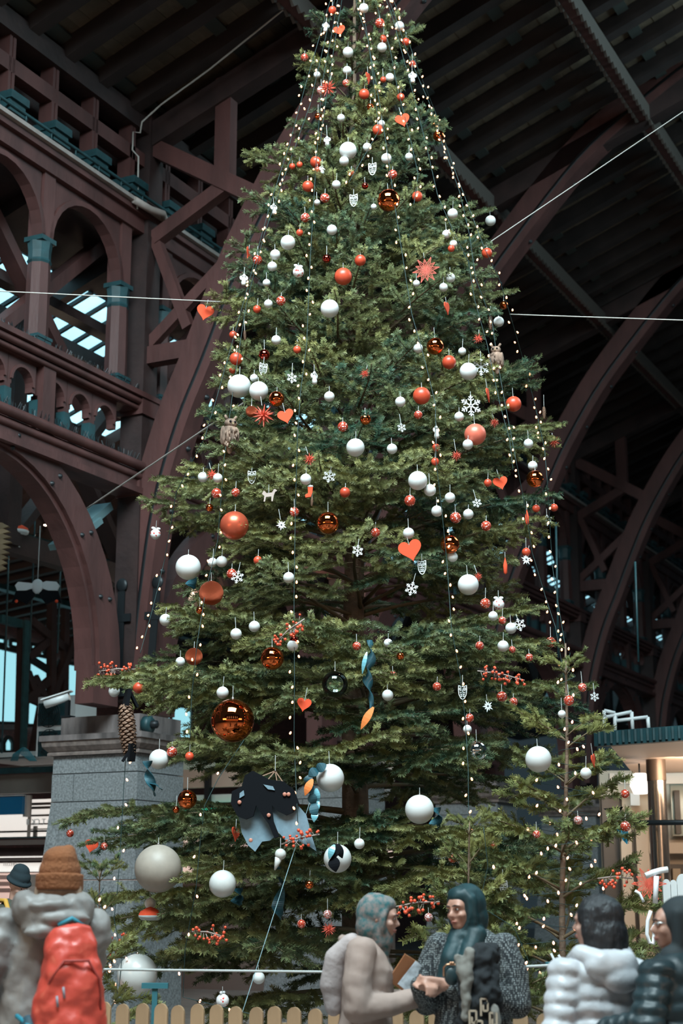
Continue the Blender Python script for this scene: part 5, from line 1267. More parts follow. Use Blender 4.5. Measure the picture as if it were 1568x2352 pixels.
for i, (x, y, Y) in enumerate(((356, 2270, 11.25), (1283, 2222, 10.9))):
    p = at(x, y, Y); e = empty('barrier_post', (p.x, p.y, 0)); tag(e, ['teal barrier post with flat top below the big white ball', 'teal barrier post beside the white puffer jacket'][i], 'barrier post', 'teal barrier posts')
    q = MB().use(m_tp); q.box((-0.018, -0.018, 0), (0.018, 0.018, p.z)); q.build('post', e); q = MB().use(m_tp); q.box((-0.09, -0.03, p.z), (0.09, 0.03, p.z + 0.035)); q.build('top_plate', e); q = MB().use(m_tp); q.lathe([(0.001, 0), (0.15, 0), (0.15, 0.02), (0.02, 0.03)], 16); q.build('foot', e)
    if i:
        q = MB().use(m_flake); q.bar((-0.02, 0, p.z + 0.03), (-0.05, 0, p.z + 0.09), 0.015, 0.015); q.bar((0.03, 0, p.z + 0.03), (0.0, 0, p.z + 0.08), 0.015, 0.015); q.build('clip', e)
rope(at(180, 2226, 10.95), at(800, 2233, 10.2), 0.009, 'grey barrier rope left of the beige coat', mat('grey_rope', (0.42, 0.44, 0.43), 0.6), name='barrier_rope'); rope(at(1130, 2224, 10.75), at(1275, 2217, 10.85), 0.011, 'grey barrier rope right of the dark knitted coat', MATS['grey_rope'], name='barrier_rope')
# ---------------------------------------------------------------- special ornaments on the big tree
def P2(x, y, f=0.95, pad=0.12): return on_tree(x, y, f, pad)
# feathered owls
def stuffed_owl(x, y, px, label, rz):
    p = P2(x, y, 0.97, 0.05); s = px / ppm(p); e = empty('stuffed_owl', p, rz); tag(e, label, 'owl', 'feathered owls on the tree')
    mf = mat('owl_feathers', (0.23, 0.15, 0.11), 0.9, noise=0.6, nscale=16, bump=1.0, bscale=25, stretch=(1, 1, 0.35))
    q = MB().use(mf, True); q.ball((0, 0, -0.1 * s), 0.62 * s, 18, 14, (0.85, 0.8, 1.25)); rgq = random.Random(int(x))
    for i in range(70):                        # feather tips
        a = rgq.uniform(0, 6.28); z = rgq.uniform(-0.8, 0.4); rr = 0.5 * math.sqrt(max(0.05, 1 - ((z + 0.1) / 0.8) ** 2)); b = Vector((rr * math.cos(a), rr * math.sin(a), z)) * s
        q.tube([b, b + Vector((0.08 * math.cos(a), 0.08 * math.sin(a), -0.16)) * s, b + Vector((0.06 * math.cos(a), 0.06 * math.sin(a), -0.3)) * s], [0.07 * s, 0.06 * s, 0.004], 5)
    q.build('body', e)
    q = MB().use(mf, True); q.ball((0, -0.08 * s, 0.66 * s), 0.42 * s, 16, 12, (1.05, 0.9, 0.85))
    for sx in (-1, 1): q.tube([Vector((sx * 0.22, -0.05, 0.9)) * s, Vector((sx * 0.42, -0.05, 1.22)) * s], [0.13 * s, 0.01], 6)
    q.build('head', e)
    for sx in (-1, 1):
        q = MB().use(m_black, True); q.ball(Vector((sx * 0.17, -0.42, 0.7)) * s, 0.08 * s, 10, 8); q.build('eye', e)
        q = MB().use(mf, True); q.ball(Vector((sx * 0.5, 0.05, -0.2)) * s, 0.5 * s, 12, 10, (0.3, 0.75, 1.35)); q.build('wing', e)
    q = MB().use(mat('owl_beak', (0.3, 0.22, 0.1), 0.5)); q.tube([Vector((0, -0.42, 0.6)) * s, Vector((0, -0.52, 0.48)) * s], [0.06 * s, 0.01 * s], 6); q.build('beak', e)
    q = MB().use(mf, True); q.ball(Vector((0.05, 0.15, -1.0)) * s, 0.34 * s, 10, 8, (0.7, 0.3, 1.2)); q.build('tail', e)
    tip_branch(p + Vector((0, -0.05, -0.8 * s)))
stuffed_owl(528, 995, 34, 'brown feathered owl perched at the left edge of the tree', 0.5)
stuffed_owl(1139, 822, 27, 'brown feathered owl perched at the right edge of the tree', -0.3)
# big pine cone with black ribbon
p = at(292, 1672, 12.9); e = empty('pine_cone', p, 0); e.rotation_euler = (0, -0.12, 0.4); tag(e, 'large brown pine cone hanging with black ribbon before the pier', 'pine cone', 'pine cones on the tree'); sc = 50 / ppm(p)
h = empty('cone', (0, 0, 0), 0, e); h.name = 'scaled_cone'; h.scale = (sc * 1.15,) * 3
mobj('core', core_mesh, h)
for i in range(120):
    f = (i + 0.5) / 120; z = 0.97 - 1.94 * f; a = i * 2.39996; w = 0.55 + 0.5 * math.sin(math.pi * min(1, f * 0.85 + 0.12))
    mobj('scale', scale_mesh, h, loc=(0.09 * math.cos(a), 0.09 * math.sin(a), z), rot=(0, 0.15, a), scale=w)
q = MB().use(m_black); q.bar((0, 0, 1.0 * sc), (0.04, 0, 1.75 * sc), 0.11, 0.03); q.bar((0.02, -0.05, -0.75 * sc), (0.0, -0.03, -1.55 * sc), 0.10, 0.02); q.bar((0.0, -0.04, -1.0 * sc), (-0.07, -0.03, -1.5 * sc), 0.06, 0.02); q.bar((0.05, 0.0, 1.6 * sc), (0.10, 0, 0.9 * sc), 0.05, 0.02); q.build('ribbon', e)
tip_branch(p + Vector((-0.25, -0.05, 0.42)))
def leaf_chain(parent, pts, m, w=0.07, name='ribbon_leaf'):
    for i, (a, b) in enumerate(zip(pts, pts[1:])):
        a = Vector(a); b = Vector(b); d = b - a; n = d.cross(Vector((0.2, 1, 0))).normalized(); u = d.cross(n).normalized()
        mb = MB().use(m); K = 6; vs = []
        for k in range(K + 1):
            s = k / K; c = a + d * s * 1.25; ww = w * math.sin(math.pi * (0.08 + 0.9 * s)) ; c = c + u * 0.02 * math.sin(s * math.pi)
            vs += [c - n * ww / 2 + u * 0.004, c + n * ww / 2 + u * 0.004, c - n * ww / 2 - u * 0.004, c + n * ww / 2 - u * 0.004]
        fs = []
        for k in range(K):
            o = k * 4; fs += [(o, o + 1, o + 5, o + 4), (o + 3, o + 2, o + 6, o + 7), (o, o + 4, o + 6, o + 2), (o + 1, o + 3, o + 7, o + 5)]
        fs += [(0, 2, 3, 1), (K * 4, K * 4 + 1, K * 4 + 3, K * 4 + 2)]
        mb.add(vs, fs, False); mb.build(name, parent)
def twist_ribbon(parent, pts, m, w=0.06, turns=1.5, name='ribbon'):
    P = [Vector(p) for p in pts]; mb = MB().use(m); K = 10 * (len(P) - 1); vs = []
    for k in range(K + 1):
        f = k / K * (len(P) - 1); i = min(int(f), len(P) - 2); c = P[i].lerp(P[i + 1], f - i); a = k / K * turns * math.pi * 2 + 0.4
        ww = w * 0.5 * (1.0 if k < K * 0.85 else 1.0 - (k - K * 0.85) / (K * 0.15) * 0.9); n = Vector((math.cos(a), math.sin(a), 0.1)) * ww; t = Vector((-math.sin(a), math.cos(a), 0)) * 0.003
        vs.append([c - n + t, c + n + t, c + n - t, c - n - t])
    mb.rings([[tuple(q) for q in r] for r in vs]); return mb.build(name, parent)
m_orange = mat('orange_felt', (0.75, 0.20, 0.04), 0.7); m_blueleaf = mat('pale_blue_ribbon', (0.14, 0.38, 0.45), 0.35, coat=0.3)
# garland of teal leaves on the white ball
p = P2(726, 1790, 0.93, 0.2); e = empty('leaf_garland', p); tag(e, 'garland of teal fabric leaves with one orange leaf on white ball', 'garland'); s = 1 / ppm(p)
G = [(22, 34), (4, 22), (-14, 10), (-18, -8), (-10, -30), (-6, -52), (-2, -80)]
leaf_chain(e, [(x * s, 0.02 * (i % 2), z * s) for i, (x, z) in enumerate(G)], m_tealcloth, 0.075); leaf_chain(e, [(-8 * s, -0.03, 0), (-22 * s, -0.03, -30 * s)], m_orange, 0.06); leaf_chain(e, [(0, 0.02, -20 * s), (4 * s, 0.03, -46 * s), (0, 0.02, -72 * s), (-4 * s, 0, -92 * s)], m_blueleaf, 0.055)
# long dark twisted ribbon with an orange end
p = P2(848, 1470, 0.9, 0.1); e = empty('twisted_ribbon', p); tag(e, 'long dark teal twisted ribbon with an orange tip', 'ribbon'); s = 1 / ppm(p)
mb = MB().use(m_tealcloth); K = 44; vs = []
for k in range(K + 1):
    f = k / K; a = f * 11; c = Vector((0.015 * math.sin(f * 9), 0, -f * 165 * s)); w = (5 + 8 * math.sin(math.pi * min(1, f * 1.1 + 0.05))) * s; n = Vector((math.cos(a), math.sin(a), 0)) * w; t = Vector((-math.sin(a), math.cos(a), 0)) * 0.004
    vs += [c - n + t, c + n + t, c - n - t, c + n - t]
fs = []
for k in range(K):
    o = k * 4; fs += [(o, o + 1, o + 5, o + 4), (o + 3, o + 2, o + 6, o + 7), (o, o + 4, o + 6, o + 2), (o + 1, o + 3, o + 7, o + 5)]
mb.add(vs, fs, True); mb.build('ribbon', e); leaf_chain(e, [(0.03, -0.03, -155 * s), (-0.05, -0.02, -195 * s)], m_orange, 0.06, 'orange_tip'); leaf_chain(e, [(-0.02, -0.05, -30 * s), (-0.05, -0.05, -70 * s)], m_blueleaf, 0.035)
# ribbon beside the white ball in front of the pier
p = P2(352, 1762, 0.98, 0.12); e = empty('teal_ribbon', p); tag(e, 'teal ribbon dangling from the white ball before the pier', 'ribbon', 'loose ribbons'); s = 1 / ppm(p)
twist_ribbon(e, [(-14 * s, 0, 14 * s), (-12 * s, 0, -10 * s), (-4 * s, 0, -38 * s), (6 * s, 0, -66 * s)], m_tealcloth, 0.085, 0.8); twist_ribbon(e, [(-4 * s, 0, -36 * s), (8 * s, 0, -40 * s), (22 * s, 0, -52 * s)], m_tealcloth, 0.05, 0.3)
# black and pale blue fabric bird
p = P2(636, 1892, 0.93, 0.1); e = empty('fabric_bird', p, 0); tag(e, 'large black fabric bird with pale blue felt panels hanging low in the tree', 'ornament'); s = 1.12 / ppm(p)
m_pb = mat('pale_blue_felt', (0.17, 0.255, 0.31), 0.9, noise=0.1, nscale=30)
def felt(name, pts, m, y0, y1):
    q = MB().use(m); q.prism([(x * s, -z * s) for x, z in pts], 1, y0, y1); return q.build(name, e)
felt('wing_panel', [(-80, -22), (-52, -22), (-44, -48), (-28, -28), (-10, -4), (0, 22), (-14, 34), (-30, 36), (-44, 56), (-58, 44), (-72, 18)], m_pb, -0.02, 0.02)
felt('wing_panel', [(-14, -50), (0, -34), (24, -26), (38, -42), (60, -18), (72, 26), (82, 56), (60, 42), (40, 36), (22, 38), (2, 16), (-8, -8)], m_pb, -0.05, -0.01)
felt('black_body', [(-66, -96), (-50, -106), (-34, -98), (-16, -88), (14, -84), (36, -66), (46, -40), (34, -22), (20, -16), (2, -24), (-10, -36), (-6, -4), (6, 26), (-4, 30), (-16, 2), (-32, -20), (-42, -36), (-48, -14), (-62, -8), (-80, -14), (-94, -40), (-92, -64), (-72, -74)], m_black, -0.09, -0.04)
felt('ear_tip', [(-76, -60), (-68, -66), (-66, -56), (-76, -50)], m_pb, -0.10, -0.08); felt('ear_tip', [(-28, -78), (-8, -74), (-4, -66), (-18, -68)], m_pb, -0.10, -0.08)
for x, z in ((-76, -42), (16, -58), (24, -58), (-16, -16), (-52, 34)):
    q = MB().use(mat('copper_button', (0.5, 0.2, 0.14), 0.4), True); q.ball((x * s, -0.10, -z * s), 4.2 * s, 10, 8, (1, 0.4, 1)); q.build('button', e)
q = MB().use(mat('thin_sticks', (0.3, 0.18, 0.12), 0.7))
for x1, z1 in ((-40, -92), (-24, -82), (2, -72), (24, -66)): q.bar((-4 * s, -0.06, 106 * s), (x1 * s, -0.06, -z1 * s), 0.008, 0.008)
q.build('hanger_sticks', e); mobj('thread', th_mesh, e, loc=(-4 * s, -0.06, 106 * s), scale=(0.003, 0.003, 0.12)); tip_branch(p + Vector((-0.05, -0.05, 106 * s + 0.14)))
# small teardrop figure hanging on the bird
p = P2(644, 1962, 0.92, 0.2); e = empty('teardrop_figure', p); tag(e, 'white round-headed drop ornament in front of the fabric bird', 'ornament'); s = 1 / ppm(p)
q = MB().use(m_pearl, True); q.ball((0, 0, 0), 13 * s, 20, 14); q.build('head', e); q = MB().use(m_pearl, True); q.tube([(-4 * s, 0, -8 * s), (-8 * s, 0, -22 * s), (-13 * s, 0, -36 * s)], [9 * s, 6 * s, 1.5 * s], 12); q.build('tail', e); mobj('thread', th_mesh, e, loc=(0, 0, 12 * s), scale=(0.003, 0.003, 0.08))
# black bow on the ball at (775, 1972)
p = P2(772, 1965, 0.93, 0.26); e = empty('black_bow', p); tag(e, 'black bow with pale ribbon tied on the white ball above the fence', 'ribbon', 'loose ribbons'); s = 1 / ppm(p)
leaf_chain(e, [(0, 0, 26 * s), (-6 * s, -0.02, -2 * s), (-2 * s, -0.03, -30 * s)], m_black, 0.09); leaf_chain(e, [(-4 * s, -0.03, 24 * s), (-14 * s, -0.04, -2 * s)], m_blueleaf, 0.05); leaf_chain(e, [(4 * s, -0.02, 26 * s), (12 * s, -0.02, 0)], m_black, 0.06)
for i, (x, y, h) in enumerate(((1000, 1880, 50), (640, 2050, 120), (1408, 1890, 60), (440, 1330, 50), (545, 2060, 40))):
    p = P2(x, y - h * 0.5, 0.86, 0.05) if i != 2 else at(1408, 1855, 12.6); e = empty('dark_ribbon', p); tag(e, ['dark ribbon tail beside the large white ball low on the right', 'long dark ribbon tail under the drop ornament', 'black and blue hanging cloth at the right beside the young fir', 'teal ribbon tail behind the big white ball', 'dark ribbon tail below the pearly white ball'][i], 'ribbon', 'loose ribbons'); s = 1 / ppm(p)
    twist_ribbon(e, [(0, 0, 0), (0.03, 0, -h * 0.4 * s), (-0.01, 0.01, -h * 0.75 * s), (0.02, 0, -h * s)], m_black if i == 2 else m_tealcloth, 0.18 if i == 2 else 0.09, 0.7)
    if i == 2: leaf_chain(e, [(0.03, -0.03, -20 * s), (0.08, -0.03, -70 * s)], mat('bright_blue_cloth', (0.02, 0.28, 0.45), 0.5), 0.08)
# berry sprigs
def sprig(x, y, L, n, label, ang, p=None, rr=0.013):
    p = p or P2(x, y, 0.95, 0.12); s = 1 / ppm(p); e = empty('berry_sprig', p); e.rotation_euler = (0, -ang, 0); tag(e, label, 'berry sprig', 'red berry sprigs')
    rgq = random.Random(int(x)); q = MB().use(m_stem); q.tube([(-L * s / 2, 0, 0), (0, 0, 0.015), (L * s / 2, 0, 0)], 0.006, 5)
    B = []
    for i in range(n):
        t = rgq.uniform(-0.5, 0.5); b = Vector((t * L * s, 0, 0)); d = Vector((rgq.uniform(-0.5, 0.5), rgq.uniform(-1, 0.6), rgq.uniform(-1, 1))).normalized() * rgq.uniform(0.03, 0.075); q.tube([b, b + d], 0.0025, 4); B.append(b + d)
    q.build('stem', e); q = MB().use(m_berry, True)
    for b in B: q.ball(b, rr * rgq.uniform(0.75, 1.1), 8, 6)
    o = q.build('berries', e); o['kind'] = 'stuff'
sprig(275, 1540, 90, 34, 'red berry sprig at the tip of the left branch above the pier', 0.05, at(272, 1540, 13.2)); sprig(665, 1450, 90, 30, 'red berry sprig on the drooping middle branch', 0.7); sprig(1150, 1552, 110, 34, 'red berry sprig on the right branch above the snowflake', -0.2)
sprig(690, 1928, 90, 28, 'red berry sprig over the fabric bird', 0.25); sprig(960, 2080, 110, 34, 'red berry sprig beside the dark teal headscarf', 0.12, at(955, 2078, 11.5)); sprig(475, 2145, 70, 28, 'red berry sprig lying on the low left branch', -0.15); sprig(275, 2170, 50, 22, 'red berry sprig right of the backpack', 0.5, at(275, 2170, 11.7)); sprig(1415, 2030, 80, 22, 'red berry sprig by the red star at the far right', 0.0, at(1412, 2018, 11.6))
# red and grey mushroom-like ornament near the cream ball
p = P2(345, 2098, 0.98, 0.0); e = empty('gnome_hat', p); tag(e, 'red and grey felt gnome hat below the cream ball', 'ornament'); s = 1 / ppm(p)
q = MB().use(m_felt, True); q.lathe([(27 * s, -4 * s), (24 * s, 4 * s), (10 * s, 12 * s), (0.001, 15 * s)], 18); q.build('hat', e); q = MB().use(mat('grey_felt', (0.4, 0.42, 0.42), 0.9), True); q.lathe([(0.001, -16 * s), (20 * s, -15 * s), (27 * s, -8 * s), (27 * s, -4 * s), (0.001, -3 * s)], 18); q.build('brim', e)
# white bent strips and red star at the right edge
p = at(1490, 2030, 11.2); e = empty('wire_star', p); tag(e, 'large red wire star at the far right', 'star', 'red stars on the tree'); s = 40 / ppm(p); o = mobj('star', straw_mesh, e, scale=s)
def strip(name, px, w, label, Y, m=m_flake):
    p = at(px[0][0], px[0][1], Y); e = empty(name, p); tag(e, label, 'ornament', 'white bent strips'); q = MB().use(m); P = [at(x, y, Y) - p for x, y in px]
    q.tube(P, w * 0.45, 8)
    q.build('strip', e)
strip('white_strip', [(1482, 2012), (1500, 2004), (1518, 1999), (1533, 1997)], 0.045, 'white bent strip pointing right over the red wire star', 11.0); strip('white_strip', [(1507, 2012), (1506, 2040), (1504, 2075)], 0.04, 'white upright strip in front of the red wire star', 10.98)
strip('white_strip', [(1494, 2092), (1487, 2115), (1485, 2145), (1491, 2165), (1500, 2168), (1502, 2145), (1497, 2135), (1505, 2122)], 0.028, 'white looped strip beside the dark hood', 10.9)
strip('white_strip', [(1458, 2046), (1468, 2052), (1474, 2064), (1478, 2072)], 0.022, 'short curved white strip left of the red wire star', 11.1)
for i, (x, y, r) in enumerate(((1530, 2034, 9), (1546, 2034, 8), (1567, 2030, 14))):
    p = at(x, y, 12.0); e = empty('white_chair', (p.x, p.y, 0)); e.name = 'white_board'; tag(e, ['first rounded white board beyond the dark hood', 'second rounded white board beyond the dark hood', 'widest rounded white board at the right edge'][i], 'board', 'rounded white boards'); w = r / ppm(p); z1 = p.z
    q = MB().use(m_lite); q.prism([(-w, 0), (w, 0), (w, z1)] + [(w * math.cos(a), z1 + 1.6 * w * math.sin(a)) for a in [math.pi * j / 8 for j in range(1, 8)]] + [(-w, z1)], 1, -0.015, 0.015); q.build('board', e)
p = at(1452, 2338, 8.6); e = empty('striped_bag', (p.x, p.y, 0)); tag(e, 'brown and white striped bag between the two right-hand people', 'bag')
for i in range(7):
    q = MB().use(m_white if i % 2 else m_brown); x0 = -0.10 + i * 0.03; q.box((x0, -0.06, 0.0), (x0 + 0.03, 0.06, 0.93)); q.build('stripe', e)
# ---------------------------------------------------------------- people: bodies grown from overlapping limbs, then remeshed to one skin
skin = mat('skin', (0.50, 0.27, 0.20), 0.5, noise=0.08, nscale=9); skin2 = mat('skin_pale', (0.56, 0.33, 0.26), 0.5, noise=0.08, nscale=9)
def cap(mb, p0, r0, p1, r1, n=14):
    p0 = Vector(p0); p1 = Vector(p1); d = (p1 - p0); L = d.length or 1e-4; d = d / L
    pts = []; rr = []
    for i in range(5): a = math.pi / 2 * (1 - i / 5); pts.append(p0 - d * r0 * math.sin(a)); rr.append(max(1e-4, r0 * math.cos(a)))
    for i in range(5): a = math.pi / 2 * i / 4 * 0.999; pts.append(p1 + d * r1 * math.sin(a)); rr.append(max(1e-4, r1 * math.cos(a)))
    mb.tube(pts, rr, n)
def chain(mb, pts, rad):
    for i in range(len(pts) - 1): cap(mb, pts[i], rad[i], pts[i + 1], rad[i + 1])
def ell(mb, c, r, rot=None):
    b = len(mb.v); mb.ball((0, 0, 0), 1, 20, 14, r)
    M = Matrix.Translation(c) @ (rot.to_4x4() if rot is not None else Matrix())
    for i in range(b, len(mb.v)): mb.v[i] = tuple(M @ Vector(mb.v[i]))
def loft(mb, rings, n=28):
    """closed body of elliptical rings (z, rx, ry, y[, x])"""
    pts = []; R2 = []
    Z = [r[0] for r in rings]; zs = []
    for i in range(len(rings) - 1):
        for j in range(4): zs.append(Z[i] + (Z[i + 1] - Z[i]) * j / 4)
    zs.append(Z[-1]); vs = []
    o = 1 if Z[-1] > Z[0] else -1
    def ip(z, c):
        xs = [q[0] * o for q in rings]; return float(np.interp(z * o, xs, [(q[c] if len(q) > c else 0.0) for q in rings]))
    for z in zs:
        rx, ry, yy, xx = ip(z, 1), ip(z, 2), ip(z, 3), ip(z, 4)
        vs.append([(xx + rx * math.cos(2 * math.pi * j / n), yy + ry * math.sin(2 * math.pi * j / n), z) for j in range(n)])
    mb.rings(vs)
def fuse(name, mb, m, parent, voxel=0.011, smooth=6, mats=None, loc=None, wr=None):
    me = mb.mesh(name); o = mobj(name, me, parent)
    r = o.modifiers.new('r', 'REMESH'); r.mode = 'VOXEL'; r.voxel_size = voxel; r.use_smooth_shade = True
    s = o.modifiers.new('s', 'SMOOTH'); s.iterations = smooth; s.factor = 0.5
    if wr:
        for i, (st_, sz) in enumerate(wr):
            tx = bpy.data.textures.new('folds', 'CLOUDS'); tx.noise_scale = sz; tx.noise_depth = 1
            dp = o.modifiers.new('d', 'DISPLACE'); dp.texture = tx; dp.strength = st_; dp.mid_level = 0.5; dp.texture_coords = 'LOCAL'
    dg = bpy.context.evaluated_depsgraph_get(); me2 = bpy.data.meshes.new_from_object(o.evaluated_get(dg)); o.modifiers.clear()
    me2.name = name; me2.materials.clear(); me2.materials.append(m); me2.polygons.foreach_set('use_smooth', [True] * len(me2.polygons)); me2.polygons.foreach_set('material_index', [0] * len(me2.polygons))
    o.data = me2; return o
def hand(mb, w, d, side, curl=0.8, s=1.0, palm=(0, 0, -1)):
    """hand at wrist w pointing along d; palm faces `palm`; thumb on `side`"""
    w = Vector(w); d = Vector(d).normalized(); n = Vector(palm); n = (n - d * n.dot(d)).normalized(); r = d.cross(n).normalized() * side
    c = w + d * 0.045 * s
    for k in (-1.2, -0.4, 0.4, 1.2): cap(mb, w + r * 0.012 * k * s, 0.018 * s, w + d * 0.085 * s + r * 0.020 * k * s, 0.015 * s, 10)
    for k, l in ((-1.35, 0.060), (-0.45, 0.074), (0.45, 0.080), (1.35, 0.070)):
        b = w + d * 0.088 * s + r * 0.0205 * k * s; q = b + (d * math.cos(curl * 0.5) + n * math.sin(curl * 0.5)) * l * 0.5 * s; t = q + (d * math.cos(curl * 1.5) + n * math.sin(curl * 1.5)) * l * 0.5 * s
        cap(mb, b, 0.0095 * s, q, 0.0088 * s, 8); cap(mb, q, 0.0088 * s, t, 0.0075 * s, 8)
    b = w + d * 0.025 * s + r * 0.030 * s; q = b + (d * 0.6 + r * 0.7 + n * 0.3).normalized() * 0.036 * s; t = q + (d * 0.9 + n * 0.4 - r * 0.1).normalized() * 0.034 * s
    cap(mb, b, 0.013 * s, q, 0.0105 * s, 8); cap(mb, q, 0.0105 * s, t, 0.0085 * s, 8)
def head(mb, c, R_):
    """head centred at c (centre of skull), R_ turns local -Y to the gaze; height 0.23"""
    def T(x, y, z): return c + R_ @ Vector((x, y, z))
    ell(mb, T(0, 0.012, 0.022), (0.074, 0.094, 0.092), R_); ell(mb, T(0, -0.030, -0.035), (0.060, 0.060, 0.078), R_); ell(mb, T(0, -0.045, -0.082), (0.040, 0.042, 0.032), R_)
    ell(mb, T(0, -0.058, 0.025), (0.058, 0.034, 0.050), R_)
    for s in (-1, 1): ell(mb, T(s * 0.038, -0.062, -0.028), (0.026, 0.026, 0.022), R_); ell(mb, T(s * 0.076, 0.012, -0.008), (0.010, 0.020, 0.030), R_); ell(mb, T(s * 0.030, -0.080, 0.022), (0.026, 0.016, 0.010), R_)
    cap(mb, T(0, -0.086, 0.008), 0.009, T(0, -0.108, -0.026), 0.013, 10); ell(mb, T(0, -0.098, -0.031), (0.018, 0.013, 0.010), R_); ell(mb, T(0, -0.084, -0.061), (0.026, 0.014, 0.011), R_)
def face_bits(parent, c, R_, brow=(0.03, 0.02, 0.018), lip=(0.42, 0.16, 0.13)):
    def T(x, y, z): return c + R_ @ Vector((x, y, z))
    me_ = mat('eye_dark', (0.02, 0.015, 0.012), 0.2); mw = mat('eye_white', (0.55, 0.5, 0.48), 0.3); mbw = mat('brow_dark', brow, 0.8); ml = mat('lips', lip, 0.5)
    for s in (-1, 1):
        q = MB().use(mw, True); ell(q, T(s * 0.031, -0.0855, 0.004), (0.013, 0.006, 0.0065), R_); q.use(me_, True); ell(q, T(s * 0.031, -0.0905, 0.004), (0.0062, 0.003, 0.006), R_); q.build('eye', parent)
        q = MB().use(mbw, True); q.tube([T(s * 0.012, -0.097, 0.021), T(s * 0.032, -0.098, 0.027), T(s * 0.053, -0.084, 0.020)], [0.0035, 0.0042, 0.002], 6); q.build('eyebrow', parent)
    q = MB().use(ml, True); q.tube([T(-0.024, -0.086, -0.062), T(-0.008, -0.098, -0.059), T(0.008, -0.098, -0.059), T(0.024, -0.086, -0.062)], [0.002, 0.005, 0.005, 0.002], 6); q.tube([T(-0.02, -0.087, -0.066), T(0, -0.097, -0.069), T(0.02, -0.087, -0.066)], [0.002, 0.0055, 0.002], 6); q.build('lips', parent)
def euler(rx, ry, rz): return (Matrix.Rotation(rz, 3, 'Z') @ Matrix.Rotation(ry, 3, 'Y') @ Matrix.Rotation(rx, 3, 'X'))
def legs(mb, hz, spread=0.09, r=(0.088, 0.058, 0.042), foot=True):
    for s in (-1, 1):
        chain(mb, [(s * spread, 0, hz), (s * spread * 1.02, -0.01, hz * 0.53), (s * spread * 1.05, 0.02, 0.09)], r)
        if foot: cap(mb, (s * spread * 1.05, 0.04, 0.045), 0.042, (s * spread * 1.15, -0.15, 0.035), 0.034)
def person(x, y, Y, rz, label, hgt_ref=None):
    p = at(x, y, Y); e = empty('person', (p.x, p.y, 0), rz); tag(e, label, 'person', 'people in the hall'); return e
trouser = mat('dark_trousers', (0.02, 0.022, 0.028), 0.8); shoe = mat('dark_shoes', (0.02, 0.018, 0.018), 0.5)
def shoes(e, spread):
    for s in (-1, 1):
        q = MB().use(shoe); cap(q, (s * spread * 1.05, 0.05, 0.045), 0.050, (s * spread * 1.15, -0.15, 0.04), 0.042); fuse('shoe', q, shoe, e, 0.014, 3)
def scarf_mat():
    return mat('floral_headscarf', (0.03, 0.115, 0.125), 0.85, noise=0.0, nscale=34, col2=(0.26, 0.20, 0.185), bump=0.15, bscale=12)

# ---- woman in beige coat, in profile, facing the other woman
e = person(838, 2150, 9.15, math.radians(82), 'person in a beige coat and floral headscarf holding papers, in profile')
H = Vector((0, -0.085, 1.465)); Rh = euler(math.radians(8), 0, 0)
b = MB().use(skin2); head(b, H, Rh); chain(b, [(0, -0.02, 1.27), (0, -0.055, 1.40)], [0.062, 0.056])
ell(b, (0, 0.0, 1.12), (0.16, 0.11, 0.2)); ell(b, (0, 0.01, 0.90), (0.15, 0.115, 0.14)); legs(b, 0.86)
for s in (-1, 1):
    sh = Vector((s * 0.175, 0.01, 1.27)); el = Vector((s * 0.22, 0.0, 0.99)); wr = Vector((s * 0.10, -0.30, 1.035))
    chain(b, [sh, el, wr], [0.05, 0.04, 0.028]); hand(b, wr, (-s * 0.35, -1, 0.25), -s, 0.7, 1.0, (s * -0.6, 0, 0.6) if s > 0 else (0.6, 0, 0.6))
o = fuse('body', b, skin2, e, 0.0085, 3)
face_bits(e, H, Rh)
beige = mat('beige_coat', (0.34, 0.25, 0.215), 0.85, noise=0.06, nscale=5, bump=0.25, bscale=6)
b = MB().use(beige)
loft(b, [(1.36, 0.075, 0.065, -0.01), (1.33, 0.13, 0.085, 0.0), (1.27, 0.19, 0.115, 0.0), (1.18, 0.20, 0.150, -0.015), (1.05, 0.185, 0.150, -0.01), (0.95, 0.178, 0.145, 0.0), (0.80, 0.20, 0.17, 0.005), (0.62, 0.22, 0.19, 0.01), (0.42, 0.235, 0.205, 0.01)])
for s in (-1, 1):
    chain(b, [(s * 0.17, 0.0, 1.28), (s * 0.215, 0.015, 1.13), (s * 0.232, 0.01, 0.985), (s * 0.18, -0.14, 1.00), (s * 0.115, -0.275, 1.03)], [0.085, 0.086, 0.080, 0.068, 0.055])
fuse('coat', b, beige, e, 0.010, 5, wr=((0.022, 0.14), (0.005, 0.05)))
b = MB().use(beige); q = [Vector((0.135 * math.sin(a), 0.03 - 0.10 * math.cos(a), 1.315 + 0.03 * math.cos(a + math.pi))) for a in [i * math.pi / 8 for i in range(17)]]; b.tube(q, 0.026, 8); fuse('collar', b, beige, e, 0.010, 2)
for z, y in ((1.16, -0.165), (0.98, -0.165), (0.86, -0.165)):
    q = MB().use(iron, True); q.ball((0.05, y - 0.005, z), 0.013, 10, 6, (1, 0.4, 1)); q.build('button', e)
q = MB().use(beige); q.box((-0.21, -0.05, 1.125), (-0.195, 0.06, 1.15)); q.build('pocket_flap', e)
b = MB().use(MATS.get('x') or skin2); ell(b, H + Vector((0, 0.030, 0.026)), (0.094, 0.108, 0.110)); ell(b, H + Rh @ Vector((0, -0.01, 0.07)), (0.080, 0.075, 0.055), Rh); ell(b, H + Vector((0, 0.055, -0.05)), (0.092, 0.085, 0.10)); cap(b, H + Vector((0, 0.0, -0.125)), 0.075, H + Vector((0, 0.02, -0.05)), 0.085); cap(b, H + Vector((0, -0.02, -0.135)), 0.055, (0, -0.09, 1.26), 0.045); cap(b, (0, -0.09, 1.27), 0.045, (0, -0.125, 1.20), 0.022)
